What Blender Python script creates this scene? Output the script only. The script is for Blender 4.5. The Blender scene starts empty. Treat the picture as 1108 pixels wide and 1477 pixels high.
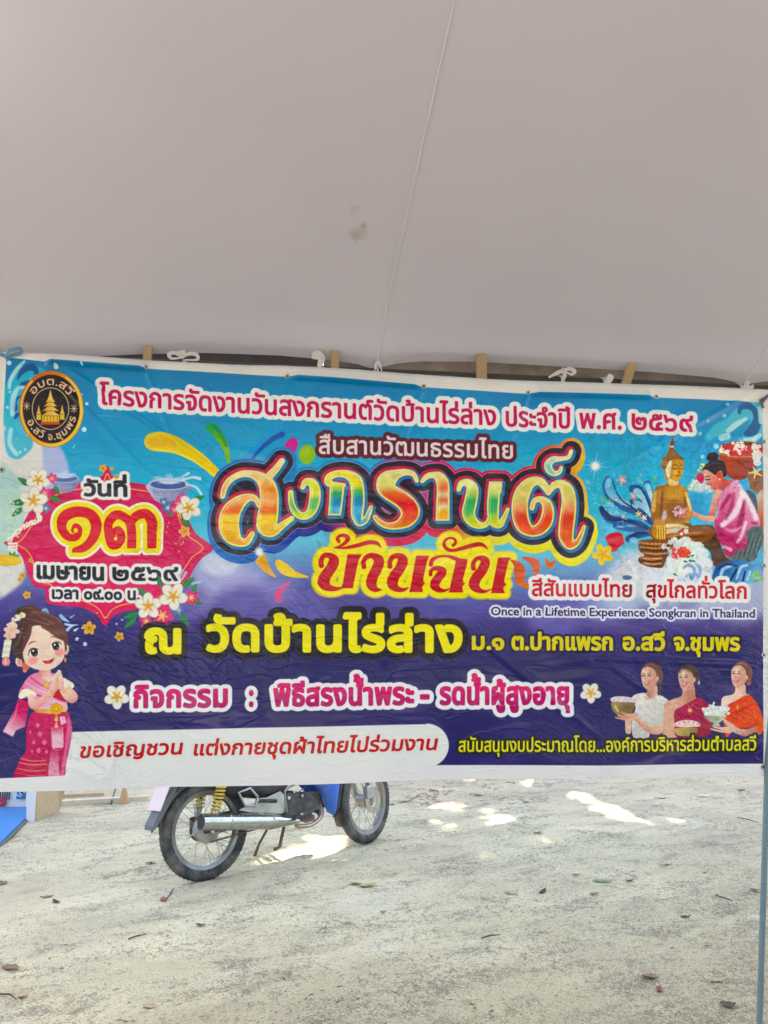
# Scene script: a printed festival banner strung below a tent canopy, sandy yard and motorcycle behind
import bpy, bmesh, math, random
import numpy as np
from mathutils import Vector, Matrix
R = lambda a: a*math.pi/180
# ---------------------------------------------------------------- measured camera
CAM_Z, PITCH, FOC, PCX, PCY = 1.45, R(8.6), 1109.0, 554.0, 738.5
CP, SP = math.cos(PITCH), math.sin(PITCH)

def ray(px, py):
    r, u = (px-PCX)/FOC, (PCY-py)/FOC
    return (r, CP-u*SP, SP+u*CP)

def ground(px, py, z=0.0):
    x, y, zz = ray(px, py); t = (z-CAM_Z)/zz
    return Vector((x*t, y*t, z))

def depth(px, py, Y):
    x, y, z = ray(px, py); t = Y/y
    return Vector((x*t, Y, CAM_Z+z*t))

def _bd(px, yt, yb, H=1.5):
    a, b = ray(px, yt), ray(px, yb)
    d = H/(a[2]/a[1]-b[2]/b[1])
    return d*.5*(a[0]/a[1]+b[0]/b[1]), d
BL = _bd(0, 505, 1140); BR = _bd(1100, 557, 1121)
_l = math.hypot(BR[0]-BL[0], BR[1]-BL[1])
BDIR = ((BR[0]-BL[0])/_l, (BR[1]-BL[1])/_l)       # direction along the banner
BNRM = (BDIR[1], -BDIR[0])                         # towards the camera
def bpoint(s, z, d=0.0):
    "point of the banner plane, s metres along, height z, d metres towards the camera"
    return Vector((BL[0]+BDIR[0]*s+BNRM[0]*d, BL[1]+BDIR[1]*s+BNRM[1]*d, z))
def bplane(px, py):
    "banner plane coordinates (s, z) of a measured point"
    x, y, z = ray(px, py)
    # (x t - BLx)*n + ... = 0
    t = (BL[0]*BNRM[0]+BL[1]*BNRM[1])/(x*BNRM[0]+y*BNRM[1])
    X, Y = x*t, y*t
    return ((X-BL[0])*BDIR[0]+(Y-BL[1])*BDIR[1], CAM_Z+z*t)
# ================================================================ camera, light, exposure
for blk in (bpy.data.objects, bpy.data.meshes):
    for b in list(blk): blk.remove(b)
SC = bpy.context.scene; COL = SC.collection
cam_d = bpy.data.cameras.new('camera'); cam = bpy.data.objects.new('camera', cam_d); COL.objects.link(cam); SC.camera = cam
cam.location = (0, 0, CAM_Z); cam.rotation_euler = (math.pi/2+PITCH, 0, 0)
cam_d.sensor_fit = 'VERTICAL'; cam_d.sensor_height = 24.0; cam_d.lens = FOC/1477.0*24.0; cam_d.clip_start = .02; cam_d.clip_end = 2000
SUN_EL, SUN_AZ = 62.0, 18.0                        # degrees; azimuth from +Y clockwise: beyond the banner, a little right
sv = Vector((math.sin(R(SUN_AZ))*math.cos(R(SUN_EL)), math.cos(R(SUN_AZ))*math.cos(R(SUN_EL)), math.sin(R(SUN_EL))))
W = bpy.data.worlds.new('World'); SC.world = W; W.use_nodes = True; nt = W.node_tree
sky = nt.nodes.new('ShaderNodeTexSky'); sky.sky_type = 'NISHITA'; sky.sun_disc = False
sky.sun_elevation = R(SUN_EL); sky.sun_rotation = R(SUN_AZ); sky.air_density = 1.2; sky.dust_density = 3.5; sky.ozone_density = 1.0
bg = nt.nodes['Background']; nt.links.new(sky.outputs[0], bg.inputs[0]); bg.inputs[1].default_value = .15
sl = bpy.data.lights.new('sun', 'SUN'); sl.energy = 4.4; sl.angle = R(.53); sl.color = (1, .91, .78)
sun = bpy.data.objects.new('sun', sl); COL.objects.link(sun); sun.rotation_euler = sv.to_track_quat('Z', 'Y').to_euler()
SC.view_settings.view_transform = 'Standard'; SC.view_settings.look = 'None'; SC.view_settings.gamma = 1; SC.view_settings.use_curve_mapping = False
SC.view_settings.exposure = 2.33
SC.cycles.max_bounces = 8; SC.cycles.diffuse_bounces = 5; SC.cycles.transmission_bounces = 4; SC.cycles.sample_clamp_indirect = 6
SC.cycles.use_denoising = True
# ================================================================ the banner's print, painted as vector art into a generated image
TS0, TS1, TZ0, TZ1 = -0.20, 2.95, 0.88, 2.48       # rectangle of the cloth that carries the print (metres)
TW, TH = 2520, 1280
_s = TS0+(np.arange(TW)+.5)/TW*(TS1-TS0)
_z = TZ1-(np.arange(TH)+.5)/TH*(TZ1-TZ0)
_S, _Z = np.meshgrid(_s, _z)
_X = BL[0]+BDIR[0]*_S; _Y = BL[1]+BDIR[1]*_S; _H = _Z-CAM_Z
_f = _Y*CP+_H*SP
GX = (PCX+FOC*_X/_f).astype(np.float32); GY = (PCY-FOC*(_H*CP-_Y*SP)/_f).astype(np.float32)
del _S, _Z, _X, _Y, _H, _f
IMG = np.zeros((TH, TW, 3), np.float32)
AA = .55

def window(x0, y0, x1, y1):
    c = [bplane(x, y) for x in (x0, x1) for y in (y0, y1)]
    a = [(q[0]-TS0)/(TS1-TS0)*TW for q in c]; b = [(TZ1-q[1])/(TZ1-TZ0)*TH for q in c]
    i0, i1 = max(0, int(min(b))-1), min(TH, int(max(b))+2)
    j0, j1 = max(0, int(min(a))-1), min(TW, int(max(a))+2)
    return slice(i0, max(i0, i1)), slice(j0, max(j0, j1))

def crom(pts, n=5, closed=False):
    P = np.array(pts, float); m = len(P); out = []
    rng = range(m if closed else m-1)
    for i in rng:
        if closed: a, b, c, d = P[(i-1) % m], P[i], P[(i+1) % m], P[(i+2) % m]
        else: a, b, c, d = P[max(i-1, 0)], P[i], P[i+1], P[min(i+2, m-1)]
        for k in range(n):
            t = k/n
            out.append(.5*((2*b)+(c-a)*t+(2*a-5*b+4*c-d)*t*t+(-a+3*b-3*c+d)*t**3))
    if not closed: out.append(P[-1])
    return np.array(out)

def sd_segments(X, Y, A, B):
    "signed distance to closed outlines given as segments, even-odd"
    d = np.full(X.shape, 1e9, np.float32); ins = np.zeros(X.shape, bool)
    for (ax, ay), (bx, by) in zip(A, B):
        ex, ey = bx-ax, by-ay; l = ex*ex+ey*ey
        if l < 1e-12: continue
        wx, wy = X-ax, Y-ay
        t = np.clip((wx*ex+wy*ey)/l, 0, 1)
        d = np.minimum(d, (wx-t*ex)**2+(wy-t*ey)**2)
        if ay != by:
            ins ^= ((Y >= min(ay, by)) & (Y < max(ay, by)) & (X < ax+(Y-ay)*ex/ey))
    d = np.sqrt(d)
    return np.where(ins, -d, d)

def sd_stroke(X, Y, P):
    d = np.full(X.shape, 1e9, np.float32)
    for a, b in zip(P[:-1], P[1:]):
        ex, ey = b[0]-a[0], b[1]-a[1]; l = ex*ex+ey*ey+1e-9
        wx, wy = X-a[0], Y-a[1]
        t = np.clip((wx*ex+wy*ey)/l, 0, 1)
        d = np.minimum(d, np.hypot(wx-t*ex, wy-t*ey)-(a[2]+(b[2]-a[2])*t))
    return d

class Zm:
    "coordinates read off an enlarged view: origin and scale"
    def __init__(s, ox, oy, k): s.ox, s.oy, s.k = ox, oy, k
    def p(s, x, y): return s.ox+x/s.k, s.oy+y/s.k
    def pts(s, L): return [(s.ox+q[0]/s.k, s.oy+q[1]/s.k)+tuple(v/s.k for v in q[2:]) for q in L]
Z1 = Zm(0, 0, 1)

def rgb(c): return np.array(c, np.float32)/255.

def colour(z, col, g, X, Y):
    if g is None: return rgb(col)
    c2, a, b = g; a, b = z.p(*a), z.p(*b)
    ex, ey = b[0]-a[0], b[1]-a[1]
    t = np.clip(((X-a[0])*ex+(Y-a[1])*ey)/(ex*ex+ey*ey), 0, 1)[..., None]
    return rgb(col)*(1-t)+rgb(c2)*t

def blend(w, d, c, a=1., soft=0.):
    m = np.clip(.5-d/(AA+soft), 0, 1)
    if soft: m = m*m*(3-2*m)
    m = (m*a)[..., None]
    IMG[w] = IMG[w]*(1-m)+c*m

def poly(z, pts, col, g=None, sm=True, a=1., soft=0., grow=0., n=5):
    P = np.array(z.pts(pts)); 
    if sm: P = crom(P, n, True)
    e = 1+soft+grow; w = window(P[:, 0].min()-e, P[:, 1].min()-e, P[:, 0].max()+e, P[:, 1].max()+e)
    X, Y = GX[w], GY[w]
    if X.size == 0: return
    d = sd_segments(X, Y, P, np.roll(P, -1, 0))-grow
    blend(w, d, colour(z, col, g, X, Y), a, soft)

def stk(z, pts, col, g=None, a=1., soft=0., grow=0., n=5):
    P = crom(np.array(z.pts(pts)), n)
    e = P[:, 2].max()+1+soft+grow; w = window(P[:, 0].min()-e, P[:, 1].min()-e, P[:, 0].max()+e, P[:, 1].max()+e)
    X, Y = GX[w], GY[w]
    if X.size == 0: return
    blend(w, sd_stroke(X, Y, P)-grow, colour(z, col, g, X, Y), a, soft)

def lin(z, pts, r, col, a=1., soft=0., n=4):
    stk(z, [(x, y, r) for x, y in pts], col, None, a, soft, 0., n)

def ell(z, cx, cy, rx, ry, col, rot=0, a=1., soft=0., g=None):
    c = z.p(cx, cy); rx, ry = rx/z.k, ry/z.k; m = max(rx, ry)+1+soft
    w = window(c[0]-m, c[1]-m, c[0]+m, c[1]+m); X, Y = GX[w], GY[w]
    if X.size == 0: return
    ca, sa = math.cos(R(rot)), math.sin(R(rot)); x, y = X-c[0], Y-c[1]
    u, v = x*ca+y*sa, -x*sa+y*ca
    q = np.hypot(u/rx, v/ry); d = (q-1)*min(rx, ry)
    blend(w, d, colour(z, col, g, X, Y), a, soft)

def haze(w, col, m):
    m = m[..., None]; IMG[w] = IMG[w]*(1-m)+rgb(col)*m

def vnoise(X, Y, s, seed):
    rs = np.random.RandomState(seed); T = rs.rand(64, 64).astype(np.float32)
    x, y = X/s+1000, Y/s+1000; i, j = np.floor(x).astype(int), np.floor(y).astype(int)
    fx, fy = x-i, y-j; fx = fx*fx*(3-2*fx); fy = fy*fy*(3-2*fy)
    t = lambda a, b: T[a % 64, b % 64]
    return (t(i, j)*(1-fx)+t(i+1, j)*fx)*(1-fy)+(t(i, j+1)*(1-fx)+t(i+1, j+1)*fx)*fy

# ---------------------------------------------------------------- lettering
def winding(X, Y, A, B):
    n = np.zeros(X.shape, int)
    for (ax, ay), (bx, by) in zip(A, B):
        if ay == by: continue
        hit = (Y >= min(ay, by)) & (Y < max(ay, by)) & (X < ax+(Y-ay)*(bx-ax)/(by-ay))
        n += hit*(1 if by > ay else -1)
    return n

def sd_glyph(X, Y, A, B, keep):
    d = np.full(X.shape, 1e9, np.float32)
    for (ax, ay), (bx, by), k in zip(A, B, keep):
        if not k: continue
        ex, ey = bx-ax, by-ay; l = ex*ex+ey*ey+1e-12
        wx, wy = X-ax, Y-ay
        t = np.clip((wx*ex+wy*ey)/l, 0, 1)
        d = np.minimum(d, (wx-t*ex)**2+(wy-t*ey)**2)
    d = np.sqrt(d)
    return np.where(winding(X, Y, A, B) != 0, -d, d)

_glyph = {}
def glyph(ch):
    if ch in _glyph: return _glyph[ch]
    def mesh(body):
        c = bpy.data.curves.new('glyph', 'FONT'); c.body = body; c.resolution_u = 3; c.fill_mode = 'NONE'; c.extrude = .1
        o = bpy.data.objects.new('glyph', c); bpy.context.scene.collection.objects.link(o)
        bpy.context.view_layer.update()
        e = o.evaluated_get(bpy.context.evaluated_depsgraph_get()); me = e.to_mesh()
        v = np.array([p.co[:] for p in me.vertices] if me else []).reshape(-1, 3); pr = []
        for f in (me.polygons if me else ()):
            q = list(f.vertices)
            pr += [(q[i-1], q[i]) for i in range(len(q)) if v[q[i]][2] > 0 and v[q[i-1]][2] > 0]
        v = v[:, :2]; pr = np.array(pr, int).reshape(-1, 2); A, B = v[pr[:, 0]], v[pr[:, 1]]
        E = np.ones(len(A), bool)
        if len(A):                                  # drop the stretches of outline that lie inside another stroke of the letter
            m, u = (A+B)/2, B-A; l = np.hypot(u[:, 0], u[:, 1])+1e-9; nn = np.stack([-u[:, 1], u[:, 0]], 1)/l[:, None]*.0012
            E = (winding(m[:, 0]+nn[:, 0], m[:, 1]+nn[:, 1], A, B) != 0) != (winding(m[:, 0]-nn[:, 0], m[:, 1]-nn[:, 1], A, B) != 0)
        e.to_mesh_clear(); bpy.data.objects.remove(o); bpy.data.curves.remove(c)
        return v, A, B, E
    v, A, B, E = mesh(ch)
    a = mesh(ch+'|')[0][:, 0].max()-mesh('|')[0][:, 0].max() if ch != ' ' else mesh('o o')[0][:, 0].max()-mesh('oo')[0][:, 0].max()
    T = np.concatenate([A, B, E[:, None]*np.ones((len(A), 2))], 1).reshape(-1, 3, 2) if len(A) else np.zeros((0, 3, 2))
    _glyph[ch] = (A, B, a, T)
    return _glyph[ch]
UP = '\u0e31\u0e34\u0e35\u0e36\u0e37\u0e47'; TONE = '\u0e48\u0e49\u0e4a\u0e4b\u0e4c\u0e4d'; LOW = '\u0e38\u0e39'
def layout(s, track=0.):
    "per-character offsets (em) with Thai marks stacked by hand; returns list of (A, B) outlines and the width"
    out, x, up = [], 0., False
    s2 = ''
    for i, c in enumerate(s):
        if c == '\u0e33':                          # sara am = nikhahit + sara aa (a tone mark goes above the ring)
            if s2 and s2[-1] in TONE: s2 = s2[:-1]+'\u0e4d'+s2[-1]+'\u0e32'
            else: s2 += '\u0e4d\u0e32'
        else: s2 += c
    prev = ''
    for c in s2:
        A, B, adv, T = glyph(c); dy = dx = 0.
        if c in UP+TONE+LOW:
            if c in TONE and prev not in UP+TONE: dy = -.035
            if c in TONE and prev in UP+TONE: dy = .15
            base = [k for k in out if k[2] == 'b']
            if base and base[-1][3] in 'ปฝฟฬ' and c in UP+TONE: dx = -.06
            out.append((A+[x+dx, dy], B+[x+dx, dy], 'm', c, T+np.array([[x+dx, dy], [x+dx, dy], [0, 0]])))
        else:
            out.append((A+[x, 0], B+[x, 0], 'b', c, T+np.array([[x, 0], [x, 0], [0, 0]]))); x += adv+track
        prev = c
    return out, x

def text(s, x0, x1, base, h, fill, halos=(), bold=0., shear=0., track=0., soft=0., fcol=None, hshift=(0, 0)):
    """one line of print: x0..x1 photo pixels, base = [(x, y)...] baseline, h = height of a plain consonant"""
    gl, wd = layout(s, track)
    allx = np.concatenate([g[0][:, 0] for g in gl if len(g[0])])
    mn, mx = allx.min(), allx.max(); kx = (x1-x0-2*bold)/(mx-mn); ky = (h-2*bold)/.56
    bx, by = zip(*base)
    m = max([q[0] for q in halos]+[0])+bold+2
    w = window(x0-m-4, min(by)-h*2.1-m, x1+m+4, max(by)+h*.65+m)
    X = GX[w]; Y = GY[w]-np.interp(X, bx, by).astype(np.float32)
    D = np.full(X.shape, 1e9, np.float32)
    for A, B, kind, c, T in gl:
        if not len(A): continue
        f = lambda Q: np.stack([x0+bold+(Q[..., 0]-mn)*kx+shear*Q[..., 1]*ky, -Q[..., 1]*ky-bold], -1)
        a, b = f(A), f(B)
        gx0, gx1 = min(a[:, 0].min(), b[:, 0].min())-m, max(a[:, 0].max(), b[:, 0].max())+m
        gy0, gy1 = min(a[:, 1].min(), b[:, 1].min())-m, max(a[:, 1].max(), b[:, 1].max())+m
        cols = np.where((X.max(0) > gx0) & (X.min(0) < gx1))[0]; rows = np.where((Y.max(1) > gy0) & (Y.min(1) < gy1))[0]
        if not len(cols) or not len(rows): continue
        q = (slice(rows[0], rows[-1]+1), slice(cols[0], cols[-1]+1))
        D[q] = np.minimum(D[q], sd_glyph(X[q], Y[q], a, b, T[:, 2, 0] > .5))
    D -= bold
    for wd_, col, al in halos:
        blend(w, D-wd_, rgb(col) if not callable(col) else col(GX[w], GY[w]), al, .4)
    blend(w, D, rgb(fill) if fcol is None else fcol(GX[w], GY[w]), 1., soft)
# ---------------------------------------------------------------- background of the print
def background():
    full = (slice(0, TH), slice(0, TW)); X, Y = GX, GY
    ys = [505, 560, 640, 720, 790, 830, 870, 915, 960, 1040, 1150]
    cs = [(22, 122, 182), (24, 130, 192), (38, 152, 204), (84, 182, 214), (124, 196, 218), (122, 142, 192), (94, 84, 144), (60, 54, 106), (50, 48, 96), (53, 49, 99), (56, 50, 98)]
    q = Y+10*np.sin(X/170.)+6*np.sin(X/61.)
    for k in range(3): IMG[..., k] = np.interp(q, ys, [c[k] for c in cs])/255.
    # facets of light
    for (a, b, c, d, al) in [((120, 520), (230, 520), (420, 800), (200, 800), .10), ((400, 540), (470, 540), (330, 700), (250, 660), .12), ((560, 560), (700, 560), (800, 700), (690, 700), .10),
                             ((860, 560), (1000, 570), (880, 690), (800, 680), .13), ((960, 600), (1010, 600), (940, 720), (900, 700), .08)]:
        poly(Z1, [a, b, c, d], (120, 205, 235), sm=False, a=al, soft=9)
    ell(Z1, 700, 690, 300, 60, (120, 205, 225), a=.25, soft=60)
    # cloud of pale glare / printed mist at the left edge and the puffy clouds
    poly(Z1, [(-90, 590), (10, 600), (50, 625), (68, 655), (72, 690), (60, 740), (38, 800), (20, 850), (-90, 880)], (224, 220, 214), soft=8)
    poly(Z1, [(-60, 672), (2, 668), (24, 690), (34, 730), (30, 800), (0, 815), (-60, 820)], (186, 212, 202), soft=7)
    poly(Z1, [(66, 636), (90, 648), (100, 690), (70, 712), (62, 670)], (184, 190, 226), soft=8)
    for (x, y, r, c) in [(318, 826, 34, (208, 206, 226)), (352, 848, 36, (178, 172, 212)), (398, 866, 34, (146, 142, 196)), (296, 850, 34, (176, 172, 212)), (440, 880, 34, (120, 112, 176)), (350, 890, 50, (106, 96, 162)), (262, 870, 36, (120, 108, 170))]:
        ell(Z1, x, y, r, r*.9, c, a=.8, soft=26)
    ell(Z1, 316, 812, 26, 18, (228, 226, 236), a=.6, soft=10)
    for (x, y, r, c) in [(870, 872, 40, (150, 150, 205)), (905, 850, 46, (196, 206, 228)), (930, 828, 46, (232, 226, 226)), (985, 850, 60, (214, 216, 230)), (1070, 860, 50, (196, 200, 222)), (800, 890, 40, (130, 122, 185))]:
        ell(Z1, x, y, r, r*.75, c, a=.85, soft=24)
    for (x, y, r, c, a) in [(880, 905, 70, (112, 96, 160), .5), (1030, 900, 70, (120, 104, 160), .5), (520, 890, 70, (120, 108, 170), .4), (640, 880, 60, (112, 104, 172), .4), (200, 900, 60, (70, 60, 130), .5)]:
        ell(Z1, x, y, r, 16, c, a=a, soft=30)
    n = vnoise(X+Y*.3, Y, 46, 1)*.5+vnoise(X-Y*.5, Y+X*.3, 19, 2)*.3+vnoise(X, Y+X*.2, 8, 3)*.2
    haze(full, (110, 130, 190), np.clip((n-.55)*.8, 0, .22).astype(np.float32)*(Y < 890))
    haze(full, (96, 82, 150), np.clip((n-.5)*.9, 0, .3).astype(np.float32)*(Y > 860))
    # splashing wave curls, top left
    for L in ([(28, 618, 14), (24, 585, 12), (30, 560, 10), (44, 542, 9), (60, 540, 8), (62, 556, 5)], [(14, 610, 9), (12, 580, 8), (18, 555, 8), (30, 535, 7)], [(36, 640, 12), (22, 650, 12), (16, 625, 10)]):
        stk(Z1, L, (96, 188, 214), a=.9, soft=2)
    for L in ([(26, 548, 1), (33, 536, 4), (46, 530, 5), (54, 537, 3), (50, 540, 1)], [(26, 566, 1), (32, 556, 3), (42, 552, 3)], [(22, 590, 4), (22, 578, 3), (30, 572, 1)], [(22, 603, 2), (26, 598, 3)]):
        stk(Z1, L, (28, 76, 148), a=.9, soft=1)
    for L in ([(18, 598, 3), (20, 574, 4), (28, 560, 3), (40, 560, 2)], [(16, 620, 3), (14, 640, 3), (24, 655, 3)], [(36, 522, 2), (26, 532, 3), (16, 548, 3), (14, 560, 2)]):
        stk(Z1, L, (196, 232, 238), a=.85, soft=2)
    rs = random.Random(5)
    for i in range(16): ell(Z1, rs.uniform(8, 110), rs.uniform(525, 660), *([rs.uniform(.8, 2.6)]*2), (200, 232, 244), a=.8, soft=.6)
    for (x, y, r) in [(82, 530, 3.6), (14, 524, 3.4), (121, 528, 2), (126, 583, 2.4), (122, 620, 3.6), (118, 570, 2)]: ell(Z1, x, y, r, r, (212, 238, 248), soft=.8)
    # wave at the top right
    for L in ([(1020, 632, 5), (1035, 620, 9), (1052, 612, 10), (1070, 598, 12), (1088, 590, 12)], [(1068, 640, 7), (1085, 628, 12), (1098, 600, 13), (1092, 580, 8)]):
        stk(Z1, L, (112, 194, 214), a=.9, soft=3)
    for L in ([(1066, 596, 2), (1068, 588, 4), (1078, 585, 5), (1088, 592, 4), (1092, 606, 6), (1086, 620, 8), (1076, 626, 4)],):
        stk(Z1, L, (30, 84, 150), a=.9, soft=1)
    for L in ([(1050, 622, 4), (1062, 612, 4), (1076, 604, 2)], [(1074, 636, 4), (1086, 634, 4), (1096, 628, 3)], [(1096, 588, 3), (1098, 608, 4)], [(1040, 632, 5), (1048, 630, 5)]):
        stk(Z1, L, (204, 232, 232), a=.8, soft=1.5)
    for (x, y, r) in [(1009, 626, 3), (1048, 584, 2.6), (1032, 644, 4), (1013, 659, 3), (1044, 600, 3), (1020, 608, 2)]: ell(Z1, x, y, r, r, (170, 216, 234), a=.9, soft=.8)

def petal_flower(x, y, r, col, cen, n=5, rot=0., wid=.42, z=Z1, sq=1., cr=.3, a=1., edge=None):
    x, y = z.p(x, y); r /= z.k
    for k in range(n):
        t = R(rot+360*k/n); dx, dy = math.cos(t), math.sin(t)*sq
        if edge: ell(Z1, x+dx*r*.56, y+dy*r*.56, r*.5, r*wid, edge, rot=math.degrees(math.atan2(dy, dx)), a=a, soft=.3)
        ell(Z1, x+dx*r*.56, y+dy*r*.56, r*.46, r*(wid-.06), col, rot=math.degrees(math.atan2(dy, dx)), a=a, soft=.3)
    for k in range(n):
        t = R(rot+360*k/n); ell(Z1, x+math.cos(t)*r*.24, y+math.sin(t)*r*.24*sq, r*.28, r*.1, cen, rot=math.degrees(t), a=.75*a, soft=.8)
    ell(Z1, x, y, r*cr*.6, r*cr*.6, cen, a=a, soft=.5)

def plum(x, y, r, rot=0., sq=.95, z=Z1): petal_flower(x, y, r, (240, 232, 216), (226, 158, 52), 5, rot, .40, z, sq, .25, edge=(198, 186, 178))
def leaf(x, y, l, rot, col=(46, 122, 70)):
    c, s = math.cos(R(rot)), math.sin(R(rot))
    f = lambda u, v: (x+u*c-v*s, y+u*s+v*c)
    poly(Z1, [f(0, 0), f(l*.35, -l*.2), f(l*.7, -l*.14), f(l, 0), f(l*.7, l*.15), f(l*.3, l*.18)], col, n=3, soft=.3)
    lin(Z1, [f(0, 0), f(l*.9, 0)], .35, (150, 196, 120), a=.6)

def silver_bowl(x, y, w, al=1.):
    poly(Z1, [(x-w, y), (x-w*.93, y+w*.45), (x-w*.6, y+w*.85), (x, y+w*1.0), (x+w*.6, y+w*.85), (x+w*.93, y+w*.45), (x+w, y)], (206, 206, 226), ((138, 146, 184), (x-w, y), (x+w*.6, y+w)), a=al)
    for k in range(26):
        t = R(7*k); u = math.cos(t)*w*.8; lin(Z1, [(x+u, y+w*(.3+.1*math.sin(k*2.1))), (x+u*.86+1, y+w*(.5+.1*math.sin(k*1.3)))], .5, (120, 126, 176), a=.6*al)
    for v in (.24, .66): lin(Z1, [(x-w*(1-v*.35), y+w*v), (x, y+w*(v+.2)), (x+w*(1-v*.35), y+w*v)], .4, (122, 128, 176), a=.6*al)
    ell(Z1, x, y, w, w*.3, (196, 200, 222), a=al); ell(Z1, x, y+.5, w*.9, w*.23, (88, 104, 164), a=al)
    for k in range(22):
        t = R(-165+7.2*k); l = w*(.5+.45*abs(math.sin(k*2.7)))
        stk(Z1, [(x+math.cos(t)*w*.15, y-1, .9), (x+math.cos(t)*l*.8, y+math.sin(t)*l*.5, .8), (x+math.cos(t)*l*1.1, y+math.sin(t)*l*.62+1, .3)], (214, 226, 244), a=.7*al, soft=.5)

# ---------------------------------------------------------------- logo, badge, date
def logo():
    GOLD = lambda y0, y1: ((236, 190, 92), (0, y0), (0, y1))
    ell(Z1, 74.7, 590.5, 47, 55, (150, 82, 50)); 
    ell(Z1, 74.7, 590.5, 46.4, 54.4, (206, 110, 74), g=((246, 202, 100), (40, 550), (110, 600)))
    stk(Z1, [(74.7+43.6*math.cos(t), 590.5+51.6*math.sin(t), 1.6) for t in np.linspace(R(140), R(230), 12)], (240, 206, 110), a=.8, soft=1)
    stk(Z1, [(74.7+43.6*math.cos(t), 590.5+51.6*math.sin(t), 1.4) for t in np.linspace(R(-60), R(30), 12)], (246, 214, 120), a=.8, soft=1)
    ell(Z1, 74.7, 590.5, 41.2, 49.2, (30, 24, 28))
    lin(Z1, [(73.6+26.5*math.cos(t), 590+29.8*math.sin(t)) for t in np.linspace(0, 2*math.pi, 40)], .6, (226, 196, 160), n=2)
    # temple
    G1 = (206, 158, 82); G2 = (238, 204, 122)
    poly(Z1, [(58, 613), (88, 613), (86, 609), (60, 609)], (206, 98, 70), sm=False)
    poly(Z1, [(61, 609), (61, 600), (86, 600), (86, 609)], (226, 190, 96), sm=False)
    for k in range(5): lin(Z1, [(64+k*4.8, 601), (64+k*4.8, 609)], .4, (160, 110, 50))
    for (y, w, hh) in [(599.5, 15, 6), (592.5, 12.5, 6), (586, 10, 6), (580, 7, 8)]:
        poly(Z1, [(73.6-w, y+1), (73.6-w*.55, y-hh*.5), (73.6-w*.3, y-hh), (73.6+w*.3, y-hh), (73.6+w*.55, y-hh*.5), (73.6+w, y+1)], G1, (G2, (60, y), (80, y)), sm=False)
        lin(Z1, [(73.6-w, y+.8), (73.6+w, y+.8)], .4, (150, 100, 44))
    poly(Z1, [(70, 577), (73.6, 562), (77, 577)], G2, sm=False)
    for sx in (56.5, 90.5):
        poly(Z1, [(sx-3.4, 606), (sx-3.2, 597), (sx-1.6, 592), (sx, 584), (sx+1.6, 592), (sx+3.2, 597), (sx+3.4, 606)], (224, 190, 96), sm=False)
        lin(Z1, [(sx-3, 598), (sx+3, 598)], .4, (140, 90, 44))
    for sx, sy in ((39, 586), (107.5, 590)):
        for t in range(8): lin(Z1, [(sx, sy), (sx+5*math.cos(R(45*t)), sy+6*math.sin(R(45*t)))], .45, (232, 206, 178))
    # lettering round the ring
    def arc(s, a0, a1, rx, ry, h, inner):
        gl, wd = layout(s, .04)
        lo = min(g[0][:, 0].min() for g in gl if len(g[0])); hi = max(g[0][:, 0].max() for g in gl if len(g[0]))
        for A, B, k, c, T in gl:
            if not len(A): continue
            def tr(Q):
                t = R(a0+(a1-a0)*(Q[..., 0]-lo)/(hi-lo)); v = Q[..., 1]/.56*h
                rr = (v if not inner else -v)
                return np.stack([74.2+(rx+rr)*np.cos(t), 590.5+(ry+rr)*np.sin(t)], -1)
            a, b = tr(A), tr(B); e = 1.5
            w = window(min(a[:, 0].min(), b[:, 0].min())-e, min(a[:, 1].min(), b[:, 1].min())-e, max(a[:, 0].max(), b[:, 0].max())+e, max(a[:, 1].max(), b[:, 1].max())+e)
            blend(w, sd_glyph(GX[w], GY[w], a, b, T[:, 2, 0] > .5)-.35, rgb((234, 196, 160)))
    arc('อบต.สวี', -143, -33, 30, 34.5, 8.6, False)
    arc('อ.สวี จ.ชุมพร', 157, 16, 37.5, 44.5, 8.2, True)

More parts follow.
